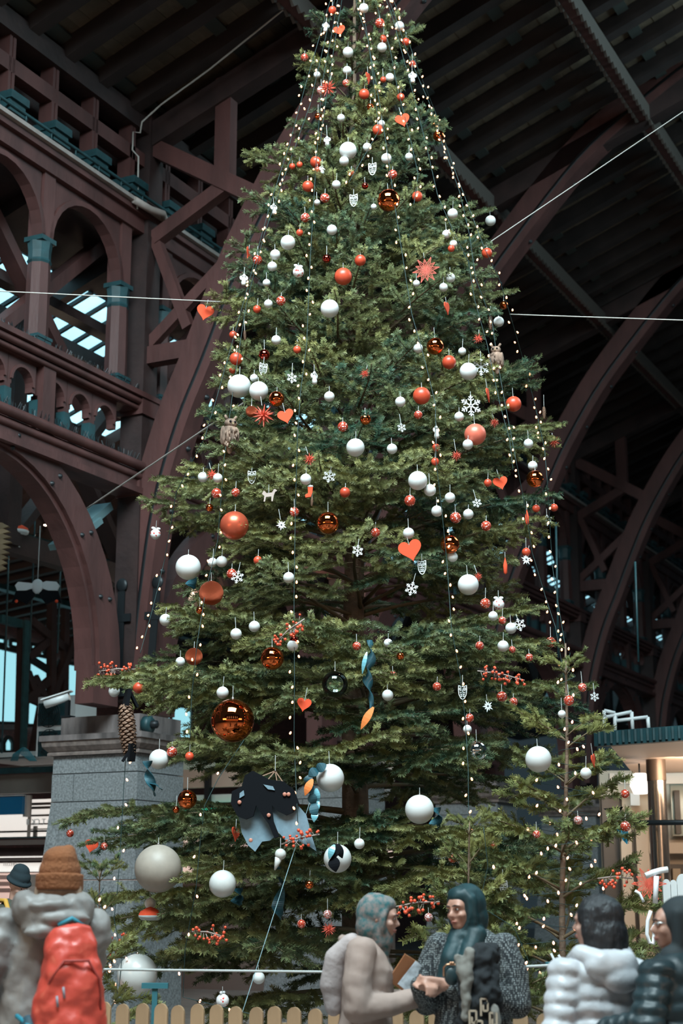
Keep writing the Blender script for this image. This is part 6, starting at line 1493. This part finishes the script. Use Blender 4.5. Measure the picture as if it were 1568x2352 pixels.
b.tube([H + Rh @ Vector((0.079 * math.sin(a), -0.052 + 0.022 * abs(math.sin(a)), -0.012 + 0.098 * math.cos(a))) for a in [i * math.pi / 12 for i in range(25)]], 0.018, 8); fuse('headscarf', b, scarf_mat(), e, 0.008, 5, wr=((0.007, 0.05),))
b = MB().use(m_white); chain(b, [(-0.10, 0.07, 1.33), (-0.08, 0.15, 1.24), (-0.06, 0.175, 1.10), (-0.06, 0.17, 0.98)], [0.05, 0.07, 0.075, 0.05]); chain(b, [(0.06, 0.08, 1.33), (0.04, 0.15, 1.22), (0.02, 0.16, 1.05)], [0.05, 0.06, 0.06]); fuse('lowered_hood', b, mat('pinkish_fleece', (0.44, 0.37, 0.36), 0.95, bump=0.4, bscale=20), e, 0.012, 3)
fuse('trousers', (lambda b: (legs(b, 0.80, 0.09, (0.10, 0.075, 0.055), False), b)[1])(MB().use(trouser)), trouser, e, 0.014, 3); shoes(e, 0.09)
E1 = e
pb = at(925, 2235, 9.10)
bk = empty('folder', pb); bk.rotation_euler = (0.25, math.radians(32), 0.25); tag(bk, 'brown folder held by the person in the beige coat', 'folder'); q = MB().use(mat('brown_leather', (0.36, 0.14, 0.06), 0.5)); q.box((-0.05, -0.01, -0.08), (0.05, 0.008, 0.095)); q.build('cover', bk); q = MB().use(m_flake); q.box((-0.046, -0.007, -0.078), (0.053, 0.005, 0.09)); q.build('sheets', bk)
pb = at(946, 2243, 9.06); bk = empty('leaflet', pb); bk.rotation_euler = (0.2, math.radians(38), 0.15); tag(bk, 'white and blue printed leaflet held before the brown folder', 'leaflet'); q = MB().use(mat('printed_paper', (0.62, 0.68, 0.74), 0.6, noise=0.35, nscale=22)); q.box((-0.038, -0.006, -0.08), (0.04, 0.0, 0.08)); q.build('paper', bk)

# ---- woman in knitted coat and dark teal headscarf
e = person(1082, 2150, 9.0, math.radians(-28), 'person in a dark knitted coat and dark teal headscarf with hands joined')
H = Vector((-0.02, -0.05, 1.51)); Rh = euler(math.radians(4), math.radians(-3), math.radians(-22))
b = MB().use(skin); head(b, H, Rh); chain(b, [(0, 0, 1.30), (-0.01, -0.03, 1.44)], [0.062, 0.056]); ell(b, (0, 0.0, 1.14), (0.17, 0.115, 0.2)); ell(b, (0, 0.01, 0.92), (0.16, 0.12, 0.14)); legs(b, 0.88)
wrs = {}
for s in (-1, 1):
    sh = Vector((s * 0.185, 0.01, 1.30)); el = Vector((s * 0.235, -0.03, 1.02)); wr = Vector((-0.10 + s * 0.075, -0.30, 1.12)); wrs[s] = wr
    chain(b, [sh, el, wr], [0.05, 0.042, 0.030]); hand(b, wr, (-s * 0.75, -0.55, 0.05), s, 1.0, 1.15, (0, -0.2, -1) if s < 0 else (-0.3, 0.9, 0.2))
fuse('body', b, skin, e, 0.0085, 3); face_bits(e, H, Rh)
def knit():
    m = bpy.data.materials.new('knitted_tweed'); m.use_nodes = True; N = m.node_tree.nodes; L = m.node_tree.links; bb = N['Principled BSDF']; bb.inputs['Roughness'].default_value = 0.95
    tc = N.new('ShaderNodeTexCoord'); vo = N.new('ShaderNodeTexVoronoi'); vo.inputs['Scale'].default_value = 95; vo.inputs['Randomness'].default_value = 0.35; L.new(tc.outputs['Object'], vo.inputs['Vector'])
    rp = N.new('ShaderNodeValToRGB'); rp.color_ramp.elements[0].position = 0.22; rp.color_ramp.elements[1].position = 0.42; rp.color_ramp.elements[0].color = (0.36, 0.40, 0.40, 1); rp.color_ramp.elements[1].color = (0.022, 0.026, 0.03, 1)
    L.new(vo.outputs['Distance'], rp.inputs[0]); L.new(rp.outputs[0], bb.inputs['Base Color']); return m
KN = knit(); b = MB().use(KN)
loft(b, [(1.41, 0.08, 0.07, 0.0), (1.37, 0.15, 0.09, 0.0), (1.30, 0.215, 0.12, 0.005), (1.20, 0.225, 0.150, 0), (1.05, 0.215, 0.16, 0), (0.90, 0.215, 0.165, 0), (0.72, 0.225, 0.175, 0.01), (0.50, 0.235, 0.185, 0.01)])
for s in (-1, 1):
    chain(b, [(s * 0.19, 0.0, 1.30), (s * 0.245, -0.01, 1.16), (s * 0.262, -0.03, 1.02), (s * 0.14 - 0.06, -0.18, 1.06), (s * 0.10 - 0.09, -0.26, 1.10)], [0.090, 0.092, 0.086, 0.074, 0.062])
fuse('coat', b, KN, e, 0.010, 5, wr=((0.022, 0.13),))
st = mat('teal_silk', (0.006, 0.034, 0.041), 0.55, noise=0.25, nscale=5, bump=0.2, bscale=7, stretch=(3, 3, 0.6)); b = MB().use(st)
def TH_(x, y, z): return H + Rh @ Vector((x, y, z))
ell(b, TH_(0, 0.038, 0.022), (0.098, 0.108, 0.118), Rh); ell(b, TH_(0, 0.06, -0.05), (0.096, 0.085, 0.11), Rh)
for s in (-1, 1): cap(b, TH_(s * 0.074, -0.012, 0.05), 0.032, TH_(s * 0.068, -0.008, -0.07), 0.034); cap(b, TH_(s * 0.05, -0.03, 0.095), 0.022, TH_(s * 0.074, -0.015, 0.05), 0.03)
cap(b, TH_(-0.055, 0.0, -0.13), 0.055, TH_(0.055, 0.0, -0.13), 0.055); ell(b, TH_(0, -0.035, -0.14), (0.075, 0.05, 0.035), Rh)
chain(b, [(-0.04, -0.07, 1.36), (-0.06, -0.14, 1.24), (-0.09, -0.17, 1.12)], [0.07, 0.065, 0.05]); chain(b, [(0.05, -0.06, 1.36), (0.03, -0.15, 1.22), (0.0, -0.175, 1.10)], [0.07, 0.06, 0.05])
b.tube([TH_(0.080 * math.sin(a), -0.052 + 0.024 * abs(math.sin(a)), -0.012 + 0.100 * math.cos(a)) for a in [i * math.pi / 12 for i in range(25)]], 0.019, 8); ell(b, TH_(0, 0.0, 0.07), (0.085, 0.085, 0.06), Rh); fuse('headscarf', b, st, e, 0.008, 6, wr=((0.007, 0.06),))
fuse('trousers', (lambda b: (legs(b, 0.82, 0.09, (0.10, 0.075, 0.055), False), b)[1])(MB().use(trouser)), trouser, e, 0.014, 3); shoes(e, 0.09)
# folded patterned shawl over her arm
sw = empty('patterned_shawl', at(1085, 2200, 8.58)); tag(sw, 'dark shawl with cream key pattern draped over the joined arms', 'shawl'); b = MB().use(m_black)
chain(b, [(0.10, 0.10, 0.02), (0.05, 0.0, 0.0), (0.06, -0.02, -0.2), (0.07, 0.0, -0.46)], [0.06, 0.075, 0.085, 0.075]); chain(b, [(-0.03, 0.0, -0.05), (-0.02, -0.02, -0.25), (-0.04, 0, -0.46)], [0.05, 0.06, 0.06]); fuse('cloth', b, mat('shawl_dark', (0.012, 0.015, 0.018), 0.9), sw, 0.009, 2, wr=((0.05, 0.05),))
b = MB().use(m_white); chain(b, [(-0.02, -0.05, 0.03), (-0.04, -0.07, -0.12), (-0.05, -0.075, -0.30)], [0.03, 0.032, 0.022]); chain(b, [(-0.08, -0.04, 0.0), (-0.06, -0.06, -0.10)], [0.025, 0.02]); chain(b, [(0.10, -0.07, -0.25), (0.12, -0.07, -0.45)], [0.03, 0.035]); fuse('grey_edge', b, mat('shawl_grey', (0.20, 0.19, 0.17), 0.95), sw, 0.008, 2, wr=((0.025, 0.05),))
q = MB().use(mat('cream_knit', (0.50, 0.40, 0.30), 0.9))
for x0, z0 in ((0.03, -0.20), (0.0, -0.31), (0.05, -0.38), (-0.03, -0.26), (0.075, -0.27)):
    for a, c in (((0, 0), (0.035, 0)), ((0.035, 0), (0.035, -0.06)), ((0.035, -0.06), (0.012, -0.06)), ((0.012, -0.06), (0.012, -0.03)), ((0, 0), (0, -0.085))): q.bar((x0 + a[0], -0.098, z0 + a[1]), (x0 + c[0], -0.098, z0 + c[1]), 0.009, 0.012, (0, 1, 0))
q.build('key_pattern', sw)
# small clasp purse
pu = empty('clasp_purse', at(1037, 2222, 8.66)); tag(pu, 'small dark purse with brass clasp above the joined hands', 'purse'); b = MB().use(m_black); ell(b, (0, 0, -0.045), (0.042, 0.022, 0.05)); fuse('pouch', b, mat('purse_dark', (0.02, 0.04, 0.045), 0.4), pu, 0.006, 2)
q = MB().use(mat('brass', (0.55, 0.30, 0.18), 0.3, metal=0.9), True); q.tube([(-0.042, -0.01, -0.045), (-0.042, -0.01, 0.0), (-0.025, -0.01, 0.015), (0.025, -0.01, 0.015), (0.042, -0.01, 0.0), (0.042, -0.01, -0.045)], 0.006, 8); q.ball((-0.006, -0.012, 0.022), 0.009, 8, 6); q.ball((0.006, -0.016, 0.022), 0.009, 8, 6); q.build('clasp', pu)

# ---- person with brown beanie and red backpack, from behind
e = person(112, 2150, 8.2, math.radians(203), 'person in grey puffer jacket and brown beanie seen from behind')
H = Vector((-0.05, -0.02, 1.645)); Rh = euler(0, 0, math.radians(-20))
b = MB().use(skin2); head(b, H, Rh); chain(b, [(0, 0, 1.45), (-0.01, -0.01, 1.60)], [0.065, 0.058]); ell(b, (0, 0, 1.27), (0.18, 0.12, 0.22)); ell(b, (0, 0, 1.0), (0.16, 0.12, 0.16)); legs(b, 0.95)
for s in (-1, 1):
    sh = Vector((s * 0.2, 0, 1.44)); el = Vector((s * (0.29 if s > 0 else 0.17), -0.06, 1.16)); wr = Vector((s * (0.22 if s > 0 else 0.08), -0.27, 1.16)); chain(b, [sh, el, wr], [0.055, 0.045, 0.03]); hand(b, wr, (-s * 0.4, -1, 0.3), -s, 0.9)
fuse('body', b, skin2, e, 0.0095, 3); face_bits(e, H, Rh)
beanie = mat('brown_beanie', (0.24, 0.088, 0.034), 0.95, noise=0.12, nscale=10, bump=0.5, bscale=60); b = MB().use(beanie)
def TB(x, y, z): return H + Rh @ Vector((x, y, z))
ell(b, TB(0, 0.018, 0.06), (0.108, 0.122, 0.095), Rh); ell(b, TB(0, 0.03, 0.12), (0.090, 0.098, 0.068), Rh); cap(b, TB(-0.02, 0.03, 0.13), 0.058, TB(-0.04, 0.03, 0.155), 0.04); fuse('beanie', b, beanie, e, 0.009, 4)
b = MB().use(beanie)
q = [TB(0.110 * math.sin(a), 0.016 + 0.124 * math.cos(a), 0.005 + 0.006 * math.cos(a)) for a in [i * math.pi / 12 for i in range(25)]]
for dz in (-0.03, -0.01, 0.012, 0.03): b.tube([p + Vector((0, 0, dz)) for p in q], 0.014, 8)
fuse('beanie_cuff', b, beanie, e, 0.008, 3)
hair = mat('light_brown_hair', (0.30, 0.20, 0.14), 0.6, bump=0.5, bscale=40, stretch=(4, 4, 0.4)); b = MB().use(hair)
for s in (-1, 1): chain(b, [TB(s * 0.08, 0.05, 0.0), TB(s * 0.10, 0.06, -0.08), TB(s * 0.115, 0.05, -0.13)], [0.035, 0.03, 0.02])
ell(b, TB(0, 0.075, -0.05), (0.08, 0.045, 0.09), Rh); fuse('hair', b, hair, e, 0.010, 3)
puff = mat('grey_puffer', (0.25, 0.235, 0.225), 0.5, noise=0.12, nscale=3, bump=0.4, bscale=7); b = MB().use(puff)
loft(b, [(1.52, 0.10, 0.09, 0), (1.48, 0.17, 0.12, 0), (1.42, 0.225, 0.15, 0), (1.30, 0.24, 0.175, 0), (1.15, 0.24, 0.18, 0), (1.0, 0.245, 0.185, 0), (0.82, 0.25, 0.18, 0), (0.76, 0.235, 0.165, 0)])
for s in (-1, 1):
    A0, A1, A2 = Vector((s * 0.22, 0.0, 1.43)), Vector((s * (0.335 if s > 0 else 0.17), -0.01 if s > 0 else -0.10, 1.16)), Vector((s * (0.22 if s > 0 else 0.08), -0.27, 1.13))
    chain(b, [A0, A0.lerp(A1, 0.5), A1, A1.lerp(A2, 0.5), A2], [0.10, 0.108, 0.10, 0.092, 0.07])
    for f, r in ((0.22, 0.118), (0.62, 0.122)): ell(b, A0.lerp(A1, f), (r, r, 0.085))
    for f, r in ((0.25, 0.108), (0.7, 0.098)): ell(b, A1.lerp(A2, f), (r, 0.08, r))
fuse('puffer_jacket', b, puff, e, 0.011, 5, wr=((0.040, 0.13), (0.010, 0.05)))
b = MB().use(puff)
for i in range(9):
    a = math.pi * (i / 8 - 0.5) * 1.35; ell(b, (0.15 * math.sin(a), 0.065 + 0.085 * math.cos(a), 1.52 - 0.01 * math.cos(a)), (0.066, 0.076, 0.085))
ell(b, (0, 0.13, 1.47), (0.175, 0.10, 0.12)); ell(b, (0.03, 0.19, 1.54), (0.11, 0.045, 0.03)); ell(b, (-0.03, 0.205, 1.475), (0.14, 0.045, 0.035)); ell(b, (0.02, 0.19, 1.41), (0.15, 0.05, 0.04)); fuse('hood', b, puff, e, 0.010, 4, wr=((0.028, 0.08),))
b = MB().use(trouser)
loft(b, [(0.84, 0.245, 0.175, 0), (0.7, 0.25, 0.185, 0), (0.58, 0.245, 0.18, 0)])
fuse('jacket_hem', b, mat('dark_grey_jacket', (0.10, 0.095, 0.09), 0.7, bump=0.4, bscale=10), e, 0.013, 2)
fuse('trousers', (lambda b: (legs(b, 0.85, 0.10, (0.11, 0.08, 0.06), False), b)[1])(MB().use(trouser)), trouser, e, 0.014, 3); shoes(e, 0.10)
# backpack
bpk = empty('backpack', (e.location.x, e.location.y, 0), math.radians(203)); tag(bpk, 'bright red backpack with teal straps on the grey puffer jacket', 'backpack'); redp = mat('red_nylon', (0.62, 0.075, 0.050), 0.42, noise=0.10, nscale=5, bump=0.35, bscale=6, coat=0.1); b = MB().use(redp); cx = -0.07
cx = -0.05
loft(b, [(1.46, 0.05, 0.04, 0.25, cx), (1.44, 0.09, 0.07, 0.26, cx), (1.36, 0.125, 0.10, 0.27, cx), (1.22, 0.155, 0.125, 0.28, cx), (1.05, 0.178, 0.14, 0.29, cx), (0.85, 0.192, 0.148, 0.29, cx), (0.68, 0.195, 0.14, 0.28, cx), (0.60, 0.17, 0.11, 0.27, cx)])
ell(b, (cx - 0.01, 0.36, 0.95), (0.13, 0.075, 0.22)); ell(b, (cx + 0.15, 0.28, 0.74), (0.13, 0.11, 0.09)); fuse('main_bag', b, redp, bpk, 0.010, 6, wr=((0.050, 0.13), (0.012, 0.05)))
tealn = mat('teal_webbing', (0.02, 0.22, 0.30), 0.6); q = MB().use(tealn); q.tube([(cx - 0.06, 0.25, 1.44), (cx, 0.27, 1.475), (cx + 0.06, 0.25, 1.44)], 0.013, 8); q.build('grab_handle', bpk)
for s in (-1, 1): q = MB().use(tealn); q.tube([(cx + s * 0.08, 0.19, 1.40), (s * 0.13, 0.12, 1.50), (s * 0.15, -0.09, 1.44), (s * 0.15, -0.17, 1.3)], 0.018, 8); q.build('shoulder_strap', bpk)
b = MB().use(tealn); ell(b, (cx + 0.19, 0.26, 0.93), (0.05, 0.085, 0.10)); fuse('side_pocket', b, mat('dark_teal_mesh', (0.02, 0.06, 0.085), 0.7), bpk, 0.010, 2)
q = MB().use(tealn); q.tube([(cx + 0.235, 0.20, 1.02), (cx + 0.20, 0.33, 0.98), (cx + 0.17, 0.38, 0.84)], 0.012, 6); q.tube([(cx + 0.24, 0.25, 0.72), (cx + 0.17, 0.36, 0.70)], 0.01, 6); q.build('compression_strap', bpk)
q = MB().use(mat('dark_red_seam', (0.34, 0.04, 0.03), 0.6)); q.tube([(cx + 0.135, 0.30, 1.05), (cx + 0.12, 0.375, 1.19), (cx + 0.06, 0.395, 1.28), (cx - 0.06, 0.395, 1.28), (cx - 0.12, 0.375, 1.19), (cx - 0.135, 0.36, 1.05)], 0.008, 6); q.build('zip_seam', bpk); q = MB().use(MATS['dark_red_seam']); q.tube([(cx + 0.15, 0.40, 0.80), (cx, 0.455, 0.815), (cx - 0.15, 0.40, 0.80)], 0.008, 6); q.build('zip_seam', bpk)
for x_, z_ in ((cx + 0.09, 1.12), (cx + 0.06, 1.16), (cx - 0.08, 0.86)): q = MB().use(mat('grey_zip', (0.25, 0.28, 0.33), 0.5), True); yy = 0.43 if z_ < 1 else 0.40; q.tube([(x_, yy, z_), (x_ - 0.005, yy + 0.01, z_ - 0.05)], 0.006, 6); q.build('zip_pull', bpk)

# ---- person in white puffer jacket, dark hair, turned away
e = person(1372, 2150, 7.9, math.radians(205), 'person with dark bobbed hair in a white puffer jacket turned away')
H = Vector((0.0, -0.02, 1.455)); Rh = euler(0, 0, math.radians(35))
def TB(x, y, z): return H + Rh @ Vector((x, y, z))
b = MB().use(skin2); head(b, H, Rh); chain(b, [(0, 0, 1.24), (0, -0.005, 1.38)], [0.06, 0.055]); ell(b, (0, 0, 1.08), (0.16, 0.11, 0.2)); ell(b, (0, 0, 0.86), (0.15, 0.115, 0.14)); legs(b, 0.82)
for s in (-1, 1):
    sh = Vector((s * 0.175, 0, 1.24)); el = Vector((s * 0.24, 0.03, 0.99)); wr = Vector((s * 0.27, -0.10, 0.80)); chain(b, [sh, el, wr], [0.05, 0.04, 0.028]); hand(b, wr, (s * 0.1, -0.5, -1), -s, 0.5)
fuse('body', b, skin2, e, 0.0095, 3); face_bits(e, H, Rh)
dh = mat('dark_hair', (0.018, 0.02, 0.024), 0.45, bump=0.6, bscale=30, stretch=(3, 3, 0.4)); b = MB().use(dh)
ell(b, TB(0, 0.03, 0.035), (0.102, 0.118, 0.105), Rh); ell(b, TB(0, 0.06, -0.05), (0.112, 0.10, 0.11), Rh)
for s in (-1, 1): chain(b, [TB(s * 0.08, 0.0, 0.05), TB(s * 0.098, 0.01, -0.05), TB(s * 0.10, 0.02, -0.14)], [0.04, 0.042, 0.03])
for i in range(9): a = -1.9 + i * 0.475; chain(b, [TB(0.10 * math.sin(a), 0.04 + 0.095 * math.cos(a), -0.06), TB(0.115 * math.sin(a), 0.04 + 0.11 * math.cos(a), -0.155)], [0.03, 0.016])
fuse('hair', b, dh, e, 0.010, 3, wr=((0.008, 0.03),))
wp = mat('white_puffer', (0.55, 0.56, 0.59), 0.4, noise=0.06, nscale=4, bump=0.25, bscale=12); b = MB().use(wp)
rg_ = [(1.33, 0.08, 0.07, 0), (1.30, 0.15, 0.10, 0)]
for i in range(33): z = 1.26 - 0.02 * i; q_ = 0.016 * abs(math.sin(math.pi * i / 4)); rg_.append((z, 0.19 + q_ + 0.015 * min(1, i / 8), 0.13 + q_ + 0.02 * min(1, i / 8), 0))
loft(b, rg_)
for s in (-1, 1):
    A0, A1, A2 = Vector((s * 0.19, 0, 1.24)), Vector((s * 0.265, 0.03, 0.98)), Vector((s * 0.285, -0.09, 0.80))
    for i in range(5): ell(b, A0.lerp(A1, i / 4), (0.082, 0.088, 0.056))
    for i in range(1, 5): ell(b, A1.lerp(A2, i / 4), (0.076, 0.082, 0.056))
fuse('puffer_jacket', b, wp, e, 0.010, 3, wr=((0.022, 0.09),))
b = MB().use(wp); ell(b, (0, 0.11, 1.255), (0.15, 0.085, 0.085)); ell(b, (-0.02, 0.155, 1.20), (0.10, 0.05, 0.07))
for s in (-1, 1): chain(b, [(s * 0.07, 0.12, 1.28), (s * 0.12, 0.03, 1.31), (s * 0.09, -0.08, 1.28)], [0.06, 0.05, 0.04])
fuse('hood', b, wp, e, 0.011, 3)
fuse('trousers', (lambda b: (legs(b, 0.76, 0.09, (0.10, 0.075, 0.055), False), b)[1])(MB().use(trouser)), trouser, e, 0.014, 3); shoes(e, 0.09)

# ---- person in dark coat and hood at the right edge
e = person(1562, 2150, 7.7, math.radians(222), 'person in a black quilted coat and dark hood at the right edge')
H = Vector((0.0, -0.03, 1.45)); Rh = euler(0, 0, math.radians(48))
def TB(x, y, z): return H + Rh @ Vector((x, y, z))
b = MB().use(skin); head(b, H, Rh); chain(b, [(0, 0, 1.24), (0, -0.01, 1.38)], [0.06, 0.055]); ell(b, (0, 0, 1.08), (0.17, 0.11, 0.2)); ell(b, (0, 0, 0.86), (0.15, 0.115, 0.14)); legs(b, 0.84)
for s in (-1, 1):
    sh = Vector((s * 0.18, 0, 1.25)); el = Vector((s * 0.30, 0.02, 1.03)); wr = Vector((s * 0.34, -0.2, 0.98)); chain(b, [sh, el, wr], [0.05, 0.04, 0.028]); hand(b, wr, (s * 0.3, -1, -0.1), -s, 0.6)
fuse('body', b, skin, e, 0.0095, 3); face_bits(e, H, Rh)
q = MB().use(m_cap, True); q.tube([TB(0.072, -0.05, 0.01), TB(0.06, -0.095, 0.012), TB(0.03, -0.112, 0.004)], 0.003, 6); q.build('glasses', e)
bc = mat('black_quilt', (0.014, 0.030, 0.036), 0.45, noise=0.2, nscale=5, bump=0.4, bscale=10); b = MB().use(bc)
rg_ = [(1.34, 0.08, 0.07, 0), (1.31, 0.15, 0.10, 0)]
for i in range(36): z = 1.27 - 0.02 * i; q_ = 0.014 * abs(math.sin(math.pi * i / 4)); rg_.append((z, 0.20 + q_ + 0.02 * min(1, i / 8), 0.135 + q_ + 0.025 * min(1, i / 8), 0))
loft(b, rg_)
for s in (-1, 1):
    A0, A1, A2 = Vector((s * 0.19, 0, 1.25)), Vector((s * 0.31, 0.02, 1.02)), Vector((s * 0.35, -0.18, 0.97))
    for i in range(5): ell(b, A0.lerp(A1, i / 4), (0.085, 0.09, 0.05))
    for i in range(1, 5): ell(b, A1.lerp(A2, i / 4), (0.078, 0.05, 0.075))
fuse('quilted_coat', b, bc, e, 0.010, 3, wr=((0.022, 0.09),))
bh = mat('dark_scarf', (0.014, 0.022, 0.026), 0.8); b = MB().use(bh); ell(b, TB(0, 0.04, 0.03), (0.10, 0.115, 0.108), Rh); ell(b, TB(0, 0.07, -0.06), (0.10, 0.09, 0.11), Rh); cap(b, (-0.06, 0, 1.29), 0.075, (0.06, 0, 1.29), 0.075)
for s in (-1, 1): cap(b, TB(s * 0.074, 0.0, 0.05), 0.032, TB(s * 0.072, 0.0, -0.09), 0.034)
fuse('hood', b, bh, e, 0.010, 4)
fuse('trousers', (lambda b: (legs(b, 0.78, 0.09, (0.10, 0.075, 0.055), False), b)[1])(MB().use(trouser)), trouser, e, 0.014, 3); shoes(e, 0.09)

# ---- man in the background with dark beanie looking down
e = person(28, 2150, 14.6, math.radians(48), 'person in olive jacket and black beanie looking down near the shop')
H = Vector((0.0, -0.06, 1.665)); Rh = euler(math.radians(26), 0, 0)
def TB(x, y, z): return H + Rh @ Vector((x, y, z))
b = MB().use(skin2); head(b, H, Rh); chain(b, [(0, 0, 1.45), (0, -0.03, 1.60)], [0.062, 0.058]); ell(b, (0, 0, 1.27), (0.18, 0.12, 0.22)); ell(b, (0, 0, 1.0), (0.16, 0.12, 0.16)); legs(b, 0.95)
for s in (-1, 1):
    sh = Vector((s * 0.2, 0, 1.43)); el = Vector((s * 0.26, -0.05, 1.16)); wr = Vector((s * 0.08, -0.32, 1.26)); chain(b, [sh, el, wr], [0.055, 0.045, 0.03]); hand(b, wr, (-s * 0.6, -0.8, 0.2), s, 0.9)
fuse('body', b, skin2, e, 0.011, 3); face_bits(e, H, Rh)
ol = mat('olive_jacket', (0.055, 0.058, 0.042), 0.8, noise=0.15, nscale=5, bump=0.3, bscale=12); b = MB().use(ol)
loft(b, [(1.52, 0.08, 0.07, 0), (1.48, 0.16, 0.11, 0), (1.42, 0.215, 0.14, 0), (1.28, 0.225, 0.16, 0), (1.05, 0.22, 0.165, 0), (0.80, 0.235, 0.17, 0)])
for s in (-1, 1): chain(b, [(s * 0.21, 0, 1.42), (s * 0.27, -0.03, 1.28), (s * 0.285, -0.05, 1.16), (s * 0.11, -0.28, 1.24)], [0.092, 0.085, 0.078, 0.058])
cap(b, (-0.06, 0.0, 1.49), 0.07, (0.06, 0.0, 1.49), 0.07); fuse('jacket', b, ol, e, 0.012, 4, wr=((0.030, 0.11), (0.012, 0.045)))
bb_ = mat('black_beanie', (0.010, 0.022, 0.028), 0.95); b = MB().use(bb_); ell(b, TB(0, 0.018, 0.075), (0.092, 0.108, 0.078), Rh); ell(b, TB(0, 0.03, 0.13), (0.075, 0.085, 0.055), Rh)
b.tube([TB(0.096 * math.sin(a), 0.014 + 0.112 * math.cos(a), 0.035) for a in [i * math.pi / 12 for i in range(25)]], 0.018, 8); fuse('beanie', b, bb_, e, 0.010, 3)
for s in (-1, 1): q = MB().use(mat('yellow_strap', (0.55, 0.30, 0.05), 0.7)); q.tube([(s * 0.13, 0.09, 1.53), (s * 0.135, -0.06, 1.53), (s * 0.14, -0.165, 1.35), (s * 0.15, -0.17, 1.18)], 0.022, 8); q.build('backpack_strap', e)
fuse('trousers', (lambda b: (legs(b, 0.9, 0.10, (0.11, 0.08, 0.06), False), b)[1])(MB().use(trouser)), trouser, e, 0.016, 3); shoes(e, 0.10)
gl = empty('turquoise_mitten', at(52, 2086, 14.2)); tag(gl, 'bright turquoise knitted bundle held by the person in olive', 'knitwear'); b = MB().use(m_white); ell(b, (0, 0, 0), (0.09, 0.05, 0.05)); ell(b, (-0.05, 0, -0.05), (0.05, 0.04, 0.05)); ell(b, (0.05, 0, 0.03), (0.05, 0.04, 0.03)); fuse('bundle', b, mat('turquoise_knit', (0.02, 0.36, 0.46), 0.9, bump=0.8, bscale=40), gl, 0.012, 2)
